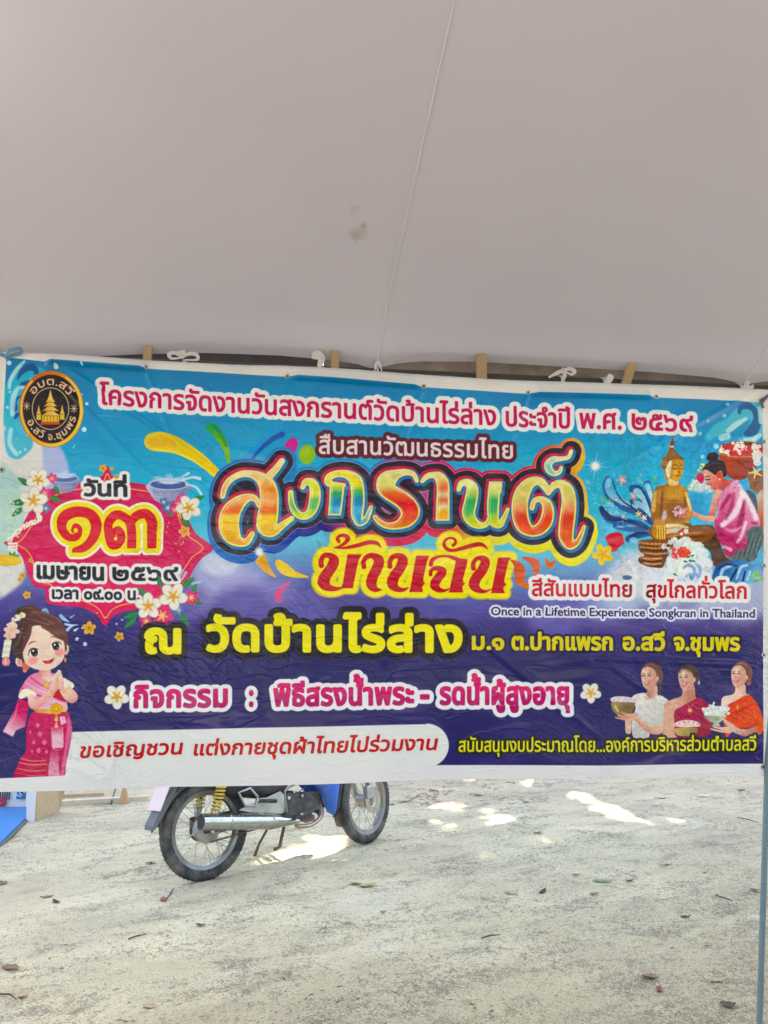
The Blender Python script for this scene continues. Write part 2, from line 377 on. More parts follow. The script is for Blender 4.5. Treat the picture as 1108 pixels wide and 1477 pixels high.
BADGE = [(5, 783), (18, 776), (40, 742), (48, 722), (62, 712), (77, 704), (101, 698), (130, 694), (148, 686), (155, 672), (163, 687), (180, 694), (204, 698), (240, 705), (262, 722), (270, 745), (283, 770), (308, 790), (290, 806), (277, 826), (268, 842), (256, 850), (256, 866), (240, 876), (190, 880), (164, 888), (151, 903), (140, 888), (117, 876), (80, 873), (66, 866), (64, 850), (50, 846), (40, 830), (28, 798)]
def badge():
    poly(Z1, BADGE, (206, 42, 88), ((226, 62, 104), (150, 700), (150, 880)), n=4, soft=.3)
    c = np.array([156, 786.])
    L = [tuple(c+(np.array(p)-c)*[.90, .90]) for p in BADGE]
    P = L+[L[0]]
    lin(Z1, P, .9, (240, 176, 110), n=4)
    X, Y = GX, GY; w = window(30, 690, 300, 880)
    n = vnoise(X[w], Y[w]*1.8, 16, 5)*.6+vnoise(X[w]+Y[w], Y[w]*2, 5, 6)*.4
    q = np.array(BADGE, float); d = sd_segments(X[w], Y[w], q, np.roll(q, -1, 0))
    haze(w, (244, 150, 170), (np.clip(n-.5, 0, 1)*.7*(d < -2)).astype(np.float32))
    rs = random.Random(9)
    for (x, y, r) in [(266, 766, 9), (262, 742, 6), (44, 808, 4), (100, 700, 6)]: petal_flower(x, y, r, (238, 184, 120), (214, 120, 60), 5, rs.uniform(0, 70))
    for i in range(12): ell(Z1, rs.uniform(240, 276), rs.uniform(735, 800), 1.4, 1.4, (244, 190, 120), a=.8)
    # bowls and posies
    silver_bowl(93, 690, 21, .9); silver_bowl(243, 698, 29)
    for L in ([(262, 692, 1.6), (278, 688, 2), (288, 690, 2.6)], [(268, 698, 1.4), (282, 702, 1.6), (290, 712, 2)], [(262, 688, 1), (272, 682, 2)]): stk(Z1, L, (216, 234, 244), a=.85, soft=.6)
    for (x, y, l, t) in [(44, 700, 22, -150), (40, 722, 26, 170), (32, 732, 20, 140), (70, 716, 20, 20), (78, 700, 16, 60), (262, 742, 22, 60), (276, 722, 20, -20), (258, 728, 22, 130)]: leaf(x, y, l, t)
    for (x, y, r) in [(66, 733, 7), (60, 728, 6), (242, 732, 9), (236, 724, 7)]: petal_flower(x, y, r, (94, 124, 180), (230, 220, 170), 5, 10)
    for (x, y, r) in [(64, 712, 10), (75, 690, 8), (258, 727, 11), (252, 735, 8), (262, 718, 7)]: petal_flower(x, y, r, (226, 96, 142), (250, 190, 150), 6, 20, .36)
    plum(55, 692, 17, 20); plum(48, 722, 20, 60); plum(272, 732, 18, 30)
    # garland at the left
    for i in range(70):
        t = i/69; x = 54+3*math.sin(t*9) if t < .3 else 54-(t-.3)*62; y = 742+t*30 if t < .3 else 752+(t-.3)*46-8*math.sin((t-.3)*4)
        ell(Z1, x+2*math.sin(i*2.4), y+2.4*math.cos(i*1.9), 1.9, 1.6, (240, 236, 214), soft=.2); 
    for i in range(34): ell(Z1, 17+random.Random(i).uniform(-8, 9), 735+random.Random(i+50).uniform(-14, 40), 1.6, 1.5, (228, 226, 196), a=.7)
    for i in range(16): ell(Z1, 13+(i % 4)*3.4, 784+(i//4)*4, 1.9, 1.8, (240, 236, 222))
    for k in range(4): leaf(17, 806, 12, -150+40*k, (70, 130, 80))
    poly(Z1, [(-5, 802), (10, 800), (26, 804), (30, 812), (14, 816), (-5, 814)], (238, 190, 88))
    for i in range(22): ell(Z1, -2+i*1.5, 806+(i % 3)*3, 1.6, 1.4, (248, 214, 120), a=.9)
    WH = (238, 232, 228)
    text('วันที่', 121, 184, [(121, 716), (184, 717)], 19.5, (34, 34, 44), [(4.6, WH, 1)], bold=1.3, track=-.02)
    # the big date numerals
    def num(P, extra=()):
        P = crom(P, 6); w = window(60, 715, 250, 815); X, Y = GX[w], GY[w]; return w, sd_stroke(X, Y, P)
    w, a = num([(106, 765, 3.8), (109, 759, 4.4), (114, 764, 4.8), (110, 774, 5.2), (98, 774, 5.6), (89, 762, 6.6), (92, 746, 8), (110, 738, 7.6), (130, 742, 7.6), (139, 757, 8), (134, 776, 7), (122, 789, 6), (108, 794, 4.6)])
    _, b = num([(165, 779, 4.6), (163, 769, 4), (171, 764, 5), (175, 775, 6.4), (170, 786, 5.2), (161, 786, 5.6), (157, 772, 6), (157, 754, 6.4), (167, 743, 6.6), (178, 745, 6), (187, 753, 6.6), (190, 768, 6.6), (190, 789, 6.6)])
    _, c = num([(187, 758, 5), (196, 745, 6.4), (210, 741, 7), (219, 752, 7.4), (219, 770, 7), (219, 789, 6.6)])
    D = np.minimum(np.minimum(a, b), c)
    D = np.maximum(D, np.where(GX[w] > 178, GY[w]-791, GY[w]-797))
    blend(w, D-9.6, rgb((246, 240, 224)), soft=.6); blend(w, D-6.4, rgb((244, 224, 84)), soft=.8)
    blend(w, D, rgb((218, 52, 66)))
    ell(Z1, 109, 765, 3.4, 3.4, (250, 224, 90), soft=.6); ell(Z1, 167, 777, 2.6, 2.6, (250, 224, 90), soft=.6)
    text('เมษายน', 52, 150, [(52, 835), (150, 838)], 21, (34, 34, 46), [(4.8, WH, 1)], bold=1.4, track=-.01)
    text('๒๕๖๙', 162, 257, [(162, 838), (257, 838)], 19.5, (34, 34, 48), [(4.8, WH, 1)], bold=1.)
    text('เวลา ๐๙.๐๐ น.', 74, 202, [(74, 864), (202, 866)], 14.5, (40, 38, 52), [(3.8, WH, 1)], bold=.9)
    # lower posy
    for (x, y, l, t) in [(215, 862, 22, -140), (200, 884, 24, 160), (196, 892, 22, 140), (215, 890, 22, 110), (262, 848, 24, -40), (268, 866, 24, 10), (258, 884, 24, 50), (232, 848, 18, -100), (278, 855, 16, -70)]: leaf(x, y, l, t)
    for (x, y, r) in [(234, 862, 11), (276, 862, 11), (234, 888, 17), (211, 896, 10)]: petal_flower(x, y, r, (226, 84, 120), (250, 200, 140), 6, 12, .36)
    petal_flower(258, 880, 8, (94, 130, 190), (230, 210, 150), 5, 5)
    plum(214, 874, 19, -20); plum(250, 860, 20, 12)
    for L in ([(262, 836, 1.2), (268, 826, 2.2)], [(276, 842, 1), (286, 840, 2), (292, 838, 1)], [(258, 832, 1), (264, 822, 1.4)]): stk(Z1, L, (176, 206, 230), a=.9)
    for (x, y, r) in [(128, 906, 10), (172, 918, 7), (38, 858, 6), (32, 830, 5), (149, 676, 6), (168, 688, 4), (28, 836, 4), (162, 676, 3)]: petal_flower(x, y, r, (232, 180, 96), (190, 120, 50), 5, x)
    for (x, y, r) in [(111, 921, 2), (122, 929, 3), (118, 906, 1.6), (168, 900, 1.6), (176, 894, 1.4), (70, 852, 1.2), (140, 884, 1)]: ell(Z1, x, y, r, r, (200, 208, 236), soft=.3)

# ---------------------------------------------------------------- title
def title():
    zA, zB, zC, zD, zE, zF = Zm(300, 640, 6.1556), Zm(450, 660, 5.8316), Zm(600, 660, 6.925), Zm(720, 630, 6.925), Zm(440, 760, 6.925), Zm(590, 760, 6.925)
    zQ = Zm(180, 600, 4.617)
    # flying drops of paint behind the title
    stk(zQ, [(190, 170, 60), (240, 172, 64), (330, 190, 56), (430, 240, 44), (520, 300, 36), (620, 390, 30)], (236, 200, 64), ((246, 214, 80), (150, 150), (600, 350)), soft=.5)
    stk(zQ, [(185, 175, 34), (240, 165, 34), (320, 180, 22)], (226, 172, 66), a=.6, soft=5)
    stk(zQ, [(190, 220, 8), (300, 232, 8), (420, 275, 8), (520, 340, 6)], (250, 236, 130), a=.6, soft=2)
    stk(zQ, [(570, 75, 30), (600, 95, 34), (640, 150, 28), (675, 220, 20), (690, 300, 14)], (60, 160, 92), ((128, 186, 60), (560, 60), (600, 200)), soft=.5)
    stk(zQ, [(590, 60, 12), (640, 120, 12), (680, 200, 8)], (30, 120, 70), a=.5, soft=3)
    stk(zQ, [(1040, 95, 40), (980, 130, 40), (900, 200, 30), (800, 300, 20)], (96, 160, 214), a=.8, soft=2)
    stk(zQ, [(1050, 120, 18), (980, 155, 16), (900, 225, 12), (840, 300, 8)], (58, 78, 166), a=.8, soft=3)
    ell(Z1, 420, 643, 9, 13, (206, 82, 150), rot=30, soft=1); ell(Z1, 443, 655, 12, 14, (150, 190, 60), rot=10, soft=.6); ell(Z1, 441, 652, 6, 7, (180, 206, 84), a=.7, soft=4)
    stk(Z1, [(367, 782, 4), (376, 806, 8), (386, 822, 5), (398, 832, 1)], (226, 166, 60), soft=.4); stk(Z1, [(402, 812, 5), (410, 820, 8), (424, 828, 5), (444, 832, 1)], (244, 206, 80), soft=.4)
    stk(Z1, [(402, 864, 5), (402, 856, 5), (410, 846, 3), (420, 838, 1)], (226, 116, 152), soft=.4)
    strokes = [
     (zA, [(130, 465, 24), (150, 385, 27), (200, 318, 28), (290, 270, 30), (380, 268, 34), (460, 300, 52), (520, 360, 74), (545, 460, 84), (540, 570, 88), (525, 680, 94), (520, 740, 80), (580, 775, 48), (670, 715, 30), (745, 662, 24)]),
     (zA, [(545, 285, 36), (610, 215, 32), (658, 152, 28)]),
     (zA, [(455, 545, 24), (425, 492, 28), (370, 475, 34), (290, 510, 56), (215, 590, 84), (185, 690, 92), (200, 790, 86), (262, 862, 50), (340, 872, 34), (394, 800, 24)]),
     (zA, [(736, 432, 25), (742, 520, 28), (775, 600, 34), (840, 642, 34), (910, 610, 40), (945, 520, 50), (952, 425, 50), (930, 352, 42), (872, 335, 30), (842, 384, 22)]),
     (zB, [(270, 232, 17), (185, 226, 26), (138, 205, 32), (150, 160, 32), (220, 135, 30), (305, 145, 38), (368, 200, 56), (386, 300, 57), (385, 400, 57), (380, 480, 52), (398, 545, 34), (446, 530, 28), (478, 470, 23), (495, 420, 19)]),
     (zB, [(880, 198, 18), (852, 142, 22), (780, 126, 28), (700, 148, 44), (630, 198, 78), (618, 262, 72), (690, 315, 72), (775, 372, 76), (826, 450, 82), (800, 520, 66), (728, 566, 40), (640, 576, 28), (570, 545, 25), (530, 502, 19)]),
     (zC, [(60, 240, 20), (112, 190, 30), (180, 178, 34), (236, 205, 56), (268, 280, 64), (268, 400, 65), (264, 560, 66)]),
     (zC, [(425, 322, 23), (450, 264, 32), (512, 255, 40), (556, 300, 58), (556, 380, 64), (535, 480, 66), (522, 560, 66), (560, 640, 55), (640, 682, 34), (705, 660, 28), (745, 580, 26)]),
     (zC, [(785, 300, 60), (770, 420, 62), (765, 540, 60), (775, 640, 54), (830, 668, 40), (872, 610, 26), (912, 520, 19)]),
     (zD, [(325, 712, 26), (348, 645, 27), (410, 625, 32), (472, 668, 52), (488, 750, 62), (465, 850, 68), (400, 925, 62), (310, 945, 56), (235, 885, 78), (205, 780, 84), (205, 650, 82), (240, 545, 76), (305, 465, 56), (390, 440, 42), (450, 482, 42), (492, 560, 26)]),
     (zD, [(492, 560, 26), (545, 490, 36), (615, 470, 44), (680, 530, 68), (700, 650, 74), (688, 780, 80), (672, 900, 80), (668, 1000, 76), (705, 1080, 50), (775, 1055, 34), (822, 975, 25), (850, 900, 20)]),
     (zD, [(625, 305, 18), (606, 350, 23), (552, 365, 28), (505, 330, 40), (494, 272, 40), (545, 225, 34), (632, 218, 24), (700, 198, 22), (725, 140, 19)]),
    ]
    blocks = [(zB, [(150, 215), (278, 215), (262, 360), (246, 486), (134, 486), (146, 360)]), (zC, [(200, 420), (334, 420), (332, 634), (194, 634)]), (zC, [(728, 242), (862, 242), (850, 360), (712, 360)])]
    w = window(288, 615, 872, 832); X, Y = GX[w], GY[w]
    D = np.full(X.shape, 1e9, np.float32)
    for z, s in strokes: D = np.minimum(D, sd_stroke(X, Y, crom(np.array(z.pts(s)), 4)))
    for z, s in blocks:
        P = np.array(z.pts(s)); D = np.minimum(D, sd_segments(X, Y, P, np.roll(P, -1, 0)))
    D = np.maximum(D, -50)
    # flat ends: the long leg of each squared letter is cut level
    def shifted(dx, dy):
        px = abs(float(GX[600, 1201]-GX[600, 1200])); py = abs(float(GY[601, 1200]-GY[600, 1200]))
        return np.roll(np.roll(D, int(round(dy/py)), 0), int(round(dx/px)), 1)
    xs = np.array([300, 350, 420, 470, 500, 560, 640, 680, 720, 790, 870.])
    cs = [(38, 112, 190), (36, 104, 186), (66, 76, 160), (60, 50, 120), (190, 50, 120), (212, 44, 96), (216, 46, 76), (226, 196, 70), (226, 216, 70), (238, 226, 66), (246, 232, 70)]
    ct = [(38, 112, 190), (50, 120, 196), (40, 130, 196), (46, 140, 200), (50, 140, 200), (120, 110, 180), (214, 76, 120), (214, 70, 110), (216, 60, 90), (230, 110, 90), (246, 232, 70)]
    low = np.stack([np.interp(X, xs, [c[k] for c in cs]) for k in range(3)], -1)/255.; top = np.stack([np.interp(X, xs, [c[k] for c in ct]) for k in range(3)], -1)/255.
    m = np.clip((Y-(715+0.03*(X-300)))/30, 0, 1)[..., None]
    outer = (top*(1-m)+low*m).astype(np.float32)
    S = np.minimum(shifted(0, 5), shifted(1, 8))
    blend(w, np.minimum(S-16, D-16.2), outer, soft=.4)
    # the counters behind the black stay crimson, the lower edge carries a pale line
    blend(w, D-12.8, rgb((236, 214, 226))*.9+outer*.1, a=.55, soft=.4)
    blend(w, D-11.8, rgb((32, 22, 38)))
    glow = np.clip(vnoise(X+Y*.6, Y*1.6, 9, 8)-.45, 0, 1)*(np.abs(D-7) < 5)
    haze(w, (120, 96, 140), (glow*.55).astype(np.float32))
    blend(w, shifted(-1.6, -1.6)-2.9, rgb((214, 62, 86)))
    blend(w, shifted(1.7, 1.9)-2.6, rgb((62, 132, 184)))
    blend(w, D-1.4, rgb((60, 40, 70)), a=.35)
    t = np.clip(.5+(X*.0+Y-700)/100, 0, 1)[..., None]
    blend(w, D, rgb((246, 226, 170))*(1-t)+rgb((240, 226, 132))*t)
    fx = [300, 330, 360, 400, 412, 425, 440, 468, 485, 500, 522, 548, 580, 602, 630, 655, 680, 710, 728, 760, 800, 860]
    G = {  # per letter: vertical stops
     'a': [(655, (240, 220, 160)), (690, (246, 214, 150)), (706, (240, 150, 90)), (722, (246, 190, 130)), (738, (234, 112, 72)), (744, (248, 206, 90)), (765, (244, 196, 96)), (785, (240, 170, 84))],
     'b': [(690, (214, 226, 80)), (712, (226, 222, 90)), (722, (96, 178, 110)), (732, (104, 184, 96)), (745, (226, 224, 80))],
     'c': [(680, (248, 220, 70)), (700, (236, 224, 84)), (712, (60, 170, 110)), (722, (44, 140, 190)), (729, (44, 150, 200)), (731, (112, 188, 222)), (755, (96, 170, 216))],
     'd': [(680, (236, 216, 150)), (700, (224, 222, 132)), (713, (232, 120, 84)), (728, (226, 76, 80)), (745, (230, 92, 66)), (765, (240, 160, 84))],
     'e': [(690, (240, 220, 150)), (705, (226, 110, 80)), (713, (242, 214, 170)), (722, (228, 120, 84)), (731, (240, 214, 170)), (740, (236, 170, 66)), (752, (236, 176, 66))],
     'f': [(697, (230, 226, 160)), (712, (196, 214, 110)), (722, (60, 160, 96)), (738, (90, 178, 100)), (752, (206, 214, 80)), (765, (222, 220, 110))],
     'g': [(690, (230, 222, 130)), (720, (226, 206, 130)), (735, (236, 150, 110)), (748, (226, 90, 80)), (765, (232, 110, 76)), (790, (236, 120, 84))],
     'h': [(655, (236, 240, 210)), (672, (120, 200, 220)), (682, (150, 206, 190))]}
    def stops(k): L = G[k]; return np.stack([np.interp(Y, [q[0] for q in L], [q[1][c] for q in L]) for c in range(3)], -1)/255.
    sel = np.zeros(X.shape, int); xb = X+(Y-720)*-.0
    for lim, i in ((412, 1), (463, 2), (536, 3), (603, 4), (656, 5), (735, 6)): sel[xb > lim] = i
    sel[(Y < 689) & (X > 780) & (X < 830)] = 7; sel[(sel == 0) & (X > 408) & (Y < 700)] = 1
    f = np.zeros(IMG[w].shape, np.float32)
    for i, k in enumerate('abcdefgh'): mk = sel == i; f[mk] = stops(k)[mk]
    n = vnoise(X, Y, 8, 11)-.5; f = np.clip(f+n[..., None]*.12, 0, 1)
    blend(w, D+2.6, f, soft=.9)
    hl = np.clip(1-np.abs(shifted(.8, .8)+3.6)/1.3, 0, 1); haze(w, (255, 250, 214), (hl*.45).astype(np.float32)*(shifted(2.5, 2.5) > D))
    # บ้านฉัน
    st = [
     (zE, [(165, 385, 26), (160, 340, 24), (190, 288, 24), (250, 284, 28), (292, 335, 50), (262, 410, 52), (212, 480, 55), (186, 550, 60), (225, 600, 40), (300, 618, 22), (370, 608, 10)]),
     (zE, [(590, 398, 24), (584, 350, 23), (615, 302, 24), (675, 288, 28), (738, 335, 50), (716, 420, 52), (676, 500, 52), (664, 570, 52), (700, 620, 30), (760, 628, 6)]),
     (zE, [(848, 395, 24), (846, 350, 23), (875, 302, 24), (935, 290, 28), (975, 335, 50), (945, 420, 50), (893, 490, 52), (872, 560, 55), (905, 612, 34), (975, 630, 20), (1030, 608, 6)]),
     (zF, [(215, 380, 20), (228, 335, 20), (290, 300, 13), (380, 295, 12), (450, 315, 20), (520, 340, 16)]),
     (zF, [(212, 478, 18), (215, 445, 18), (250, 415, 20), (308, 425, 32), (330, 455, 42), (282, 520, 44), (250, 580, 46), (290, 628, 28), (350, 638, 14), (400, 615, 5)]),
     (zF, [(640, 415, 24), (636, 370, 22), (668, 322, 20), (720, 315, 28), (758, 350, 44), (728, 430, 50), (668, 510, 52), (646, 580, 52), (690, 632, 30), (760, 645, 14), (815, 625, 5)]),
     (zE, [(342, 148, 15), (325, 115, 18), (360, 84, 15), (410, 90, 20), (430, 118, 22), (400, 160, 18), (340, 196, 10), (290, 208, 3), (400, 208, 14), (520, 185, 20), (640, 155, 22), (720, 165, 18), (760, 212, 3)]),
     (zF, [(440, 185, 16), (462, 160, 14), (452, 125, 13), (410, 112, 11), (365, 130, 14), (345, 175, 16), (375, 222, 18), (440, 236, 15), (540, 212, 20), (640, 185, 22), (720, 178, 20), (780, 222, 4)])]
    bl = [(zE, [(425, 272), (568, 272), (535, 340), (500, 500), (478, 612), (362, 614), (380, 560), (415, 340)]),
          (zF, [(70, 287), (200, 290), (178, 345), (140, 510), (138, 545), (152, 565), (128, 600), (138, 652), (0, 652), (14, 590), (58, 345)]),
          (zF, [(470, 312), (582, 325), (572, 385), (536, 520), (536, 550), (556, 565), (528, 600), (534, 656), (392, 656), (406, 600), (452, 400)]),
          (zF, [(885, 308), (1010, 308), (988, 345), (946, 525), (946, 555), (968, 575), (934, 610), (950, 664), (812, 664), (828, 600), (878, 345)])]
    w = window(436, 755, 745, 872); X, Y = GX[w], GY[w]; D = np.full(X.shape, 1e9, np.float32)
    for z, s in st: D = np.minimum(D, sd_stroke(X, Y, crom(np.array(z.pts(s)), 4)))
    for z, s in bl:
        P = np.array(z.pts(s)); D = np.minimum(D, sd_segments(X, Y, P, np.roll(P, -1, 0)))
    t = np.clip((Y-775)/85, 0, 1)[..., None]
    blend(w, D-9.4, rgb((250, 214, 60)), a=.7, soft=1.5)
    blend(w, D-7.4, rgb((246, 226, 70))*(1-t*.3)+rgb((250, 240, 110))*t*.3, soft=.4)
    blend(w, D, rgb((206, 38, 46))*(1-t)+rgb((196, 30, 50))*t)
    # flame strokes right of the title
    for L in ([(752, 832, 5), (748, 818, 6), (736, 808, 1)], [(772, 826, 4), (770, 812, 6), (752, 804, 1)], [(764, 848, 3), (748, 838, 5), (742, 820, 2)], [(786, 806, 1), (792, 816, 4), (800, 808, 1)]):
        stk(Z1, L, (206, 84, 58), g=((232, 130, 70), (740, 805), (770, 850)), soft=.4)

def glitter(x, y, r):
    for k in range(12):
        t = R(30*k+8); l = r*(1.6 if k % 3 == 0 else .9)
        stk(Z1, [(x, y, .9), (x+math.cos(t)*l, y+math.sin(t)*l, .15)], (250, 250, 250), a=.6, soft=.6)
    ell(Z1, x, y, r*.45, r*.45, (255, 246, 240), a=.95, soft=r*.5)
WHITE = (240, 236, 234)
def wave_swirls():
    z = Zm(820, 640, 6.925)
    glitter(859, 672, 13)
    w = window(840, 640, 985, 800); X, Y = GX[w], GY[w]
    n = vnoise(X, Y, 5, 21)*vnoise(X, Y, 14, 22); m = np.exp(-(((X-905)/46)**2+((Y-720)/46)**2)**2)
    haze(w, (206, 226, 240), (np.clip(n-.28, 0, 1)*1.6*m).astype(np.float32))
    D1, D2, L1 = (40, 84, 150), (30, 44, 96), (150, 204, 228)
    for L in ([(395, 340, 22), (370, 420, 30), (420, 520, 44), (560, 620, 50), (700, 680, 44), (830, 800, 20)],
              [(640, 450, 38), (700, 470, 50), (760, 560, 40), (820, 680, 26), (850, 800, 10)], [(650, 590, 40), (740, 620, 44), (820, 720, 34), (850, 810, 10)],
              [(790, 400, 34), (810, 480, 36), (840, 600, 26)], [(330, 650, 26), (400, 740, 40), (560, 780, 40), (720, 810, 34), (830, 870, 16)],
              [(470, 820, 26), (600, 845, 32), (760, 860, 20)], [(600, 950, 34), (700, 910, 34), (820, 900, 20)]):
        stk(z, L, D1, a=.9, soft=1)
    for L in ([(400, 360, 26), (390, 430, 30), (440, 520, 30), (560, 590, 26), (680, 640, 16)], [(680, 480, 36), (740, 540, 26), (800, 660, 12)], [(690, 600, 30), (760, 640, 28), (820, 720, 16)], [(790, 420, 30), (815, 490, 26), (840, 580, 14)]):
        stk(z, L, (88, 160, 210), g=((170, 210, 226), (420, 340), (500, 600)), soft=1)
    for L in ([(330, 640, 20), (370, 700, 30), (430, 750, 22), (560, 760, 12)], [(560, 770, 8), (660, 790, 14), (780, 850, 12)], [(440, 340, 4), (460, 430, 6), (520, 550, 7), (640, 640, 8), (760, 700, 6)], [(620, 430, 5), (700, 430, 6), (770, 520, 7), (820, 640, 6)], [(620, 560, 4), (640, 640, 6), (740, 700, 5), (830, 800, 5)], [(590, 960, 14), (680, 900, 16), (790, 890, 10)]):
        stk(z, L, D2, a=.9, soft=.5)
    for (cx, cy, rx, ry, t) in [(400, 390, 26, 50, 10), (700, 480, 40, 30, 30), (680, 590, 40, 24, 35), (790, 430, 26, 36, -20), (420, 600, 50, 22, 30), (650, 965, 44, 30, 0), (195, 385, 34, 18, 40), (520, 830, 40, 12, 0), (620, 820, 50, 12, 5)]:
        ell(z, cx, cy, rx, ry, L1, rot=t, a=.85, soft=2)
    for (cx, cy, r) in [(380, 850, 46), (520, 800, 30)]:
        lin(z, [(cx+r*math.cos(t), cy+r*math.sin(t)*.8) for t in np.linspace(0, 6.28, 14)], 4, (120, 180, 214), a=.7)
    rs = random.Random(3)
    for i in range(90): ell(z, rs.gauss(430, 170), rs.gauss(520, 150), *([rs.uniform(2, 7)]*2), (214, 232, 246), a=.8, soft=.3)
    for (x, y, r, c) in [(535, 360, 50, (226, 150, 176)), (650, 525, 34, (240, 130, 120)), (700, 700, 34, (226, 216, 110)), (550, 730, 26, (226, 150, 176)), (755, 740, 34, (232, 200, 170))]: petal_flower(x, y, r, c, (250, 236, 180), 5, x, .3, z)
    for (x, y, t) in [(855, 360, -70), (345, 560, -100), (370, 570, -30)]:
        q = z.p(x, y); leaf(q[0], q[1]+3, 9, t, (110, 180, 66))
    poly(z, [(370, 950), (400, 905), (470, 885), (530, 895), (550, 940), (555, 1000), (520, 1020), (480, 1070), (430, 1075), (400, 1000)], (214, 58, 74), soft=.3)
    stk(z, [(400, 960, 8), (470, 960, 14), (530, 930, 6)], (236, 120, 120), a=.6, soft=1)
    petal_flower(345, 1105, 110, (240, 206, 84), (232, 160, 56), 5, 100, .4, z)
    ell(Z1, 905+0, 833, 7, 3.4, (92, 120, 158))

def golden_statue():
    z = Zm(900, 620, 6.714)
    B1, B2, B3, HI, DK = (146, 96, 46), (186, 134, 66), (218, 170, 96), (248, 226, 172), (74, 44, 26)
    # pedestal
    poly(z, [(140, 1100), (160, 1070), (300, 1060), (480, 1080), (560, 1060), (560, 1180), (440, 1200), (380, 1330), (260, 1325), (170, 1300), (140, 1265), (150, 1235), (200, 1215), (150, 1170)], (110, 66, 42), soft=.3)
    for (yy, x0, x1, r) in [(1095, 150, 470, 16), (1135, 160, 450, 12), (1190, 190, 430, 12), (1240, 170, 360, 18), (1290, 190, 360, 14)]:
        stk(z, [(x0, yy-6, r*.5), ((x0+x1)/2, yy+14, r), (x1, yy, r*.6)], (186, 128, 86), a=.9, soft=1)
        for k in range(9): ell(z, x0+(x1-x0)*k/8, yy+8, 9, 7, (232, 186, 138), a=.7, soft=1)
        stk(z, [(x0, yy+16, r*.3), ((x0+x1)/2, yy+36, r*.4), (x1, yy+22, r*.3)], (58, 32, 24), a=.8, soft=1)
    # crossed legs and lap
    poly(z, [(245, 1000), (250, 950), (330, 900), (470, 890), (620, 900), (680, 930), (760, 940), (860, 960), (880, 1010), (800, 1080), (640, 1080), (560, 1080), (420, 1075), (300, 1070)], (134, 86, 54), soft=.3)
    stk(z, [(420, 930, 20), (520, 925, 18), (620, 945, 10)], HI, a=.85, soft=2)
    stk(z, [(410, 985, 26), (500, 970, 22), (560, 950, 12)], (240, 206, 166), a=.85, soft=2)
    stk(z, [(430, 1035, 10), (560, 1010, 12), (760, 990, 8)], (206, 142, 92), a=.8, soft=2)
    stk(z, [(420, 1060, 6), (560, 1045, 9), (780, 1030, 6)], DK, a=.6, soft=1)
    # torso
    poly(z, [(262, 830), (268, 700), (290, 600), (320, 550), (400, 530), (440, 505), (530, 505), (560, 540), (610, 570), (630, 640), (650, 720), (670, 800), (660, 850), (600, 900), (460, 905), (400, 900), (340, 930), (280, 890)], B1, (B2, (280, 560), (560, 620)), soft=.3)
    ell(z, 480, 610, 90, 62, B3, a=.6, soft=8); ell(z, 450, 570, 50, 26, (196, 146, 74), a=.6, soft=6)
    stk(z, [(305, 600, 16), (292, 690, 22), (285, 780, 20)], (214, 178, 120), a=.9, soft=3); stk(z, [(345, 590, 14), (335, 700, 12)], (206, 158, 92), a=.7, soft=3)
    stk(z, [(375, 600, 6), (370, 700, 9), (355, 830, 8)], DK, a=.55, soft=3); stk(z, [(600, 610, 10), (625, 690, 12), (650, 780, 8)], HI, a=.8, soft=2)
    stk(z, [(590, 660, 8), (600, 740, 10)], (58, 36, 26), a=.7, soft=3); poly(z, [(366, 870), (380, 800), (405, 780), (415, 830), (395, 880)], (206, 190, 196), a=.9, soft=1)
    poly(z, [(420, 700), (560, 690), (600, 740), (600, 870), (470, 880), (430, 800)], (120, 72, 40), a=.55, soft=6)
    stk(z, [(340, 705, 2), (470, 700, 2), (600, 705, 2)], HI, a=.5, soft=.5)
    # right hand over the knee
    poly(z, [(300, 880), (350, 870), (400, 890), (410, 960), (405, 1050), (380, 1060), (300, 1050), (270, 980)], B2, soft=.4)
    for k, xx in enumerate((322, 346, 370, 394)):
        stk(z, [(xx, 930, 9), (xx+4, 990, 9), (xx, 1050, 7)], (232, 188, 104), soft=.5); stk(z, [(xx+12, 940, 2), (xx+15, 1050, 2)], DK, a=.7)
    # neck, head
    poly(z, [(430, 480), (520, 480), (524, 530), (440, 535)], (228, 200, 150), soft=.3)
    poly(z, [(430, 310), (470, 285), (560, 285), (580, 320), (575, 400), (560, 450), (520, 495), (480, 492), (440, 460), (425, 400)], B2, (B3, (430, 300), (560, 480)), soft=.2)
    poly(z, [(395, 380), (435, 300), (462, 300), (455, 380), (440, 460), (420, 470), (400, 450)], (238, 222, 196), a=.9, soft=1.5)
    poly(z, [(385, 390), (400, 385), (412, 430), (430, 470), (428, 512), (412, 505)], (190, 140, 70), soft=.3)
    stk(z, [(470, 350, 3), (495, 335, 4), (520, 350, 3)], DK, a=.9); stk(z, [(470, 372, 3), (495, 380, 5), (515, 374, 3)], DK, a=.9)
    stk(z, [(545, 350, 3), (560, 340, 3), (576, 350, 2)], DK, a=.9); stk(z, [(548, 374, 3), (562, 380, 4), (574, 372, 2)], DK, a=.9)
    stk(z, [(530, 350, 3), (532, 400, 5), (526, 415, 6), (544, 418, 4)], (120, 76, 34), a=.8, soft=.5); stk(z, [(500, 438, 3), (522, 446, 5), (546, 438, 3)], (112, 58, 34), a=.9)
    ell(z, 536, 318, 4, 5, (120, 30, 20)); ell(z, 500, 410, 26, 22, (240, 200, 110), a=.6, soft=3)
    poly(z, [(362, 350), (370, 300), (380, 275), (410, 240), (425, 200), (450, 170), (475, 175), (500, 205), (540, 250), (575, 275), (582, 300), (560, 290), (470, 288), (430, 315), (400, 385), (375, 378)], (112, 76, 50), soft=.2)
    rs = random.Random(4); 
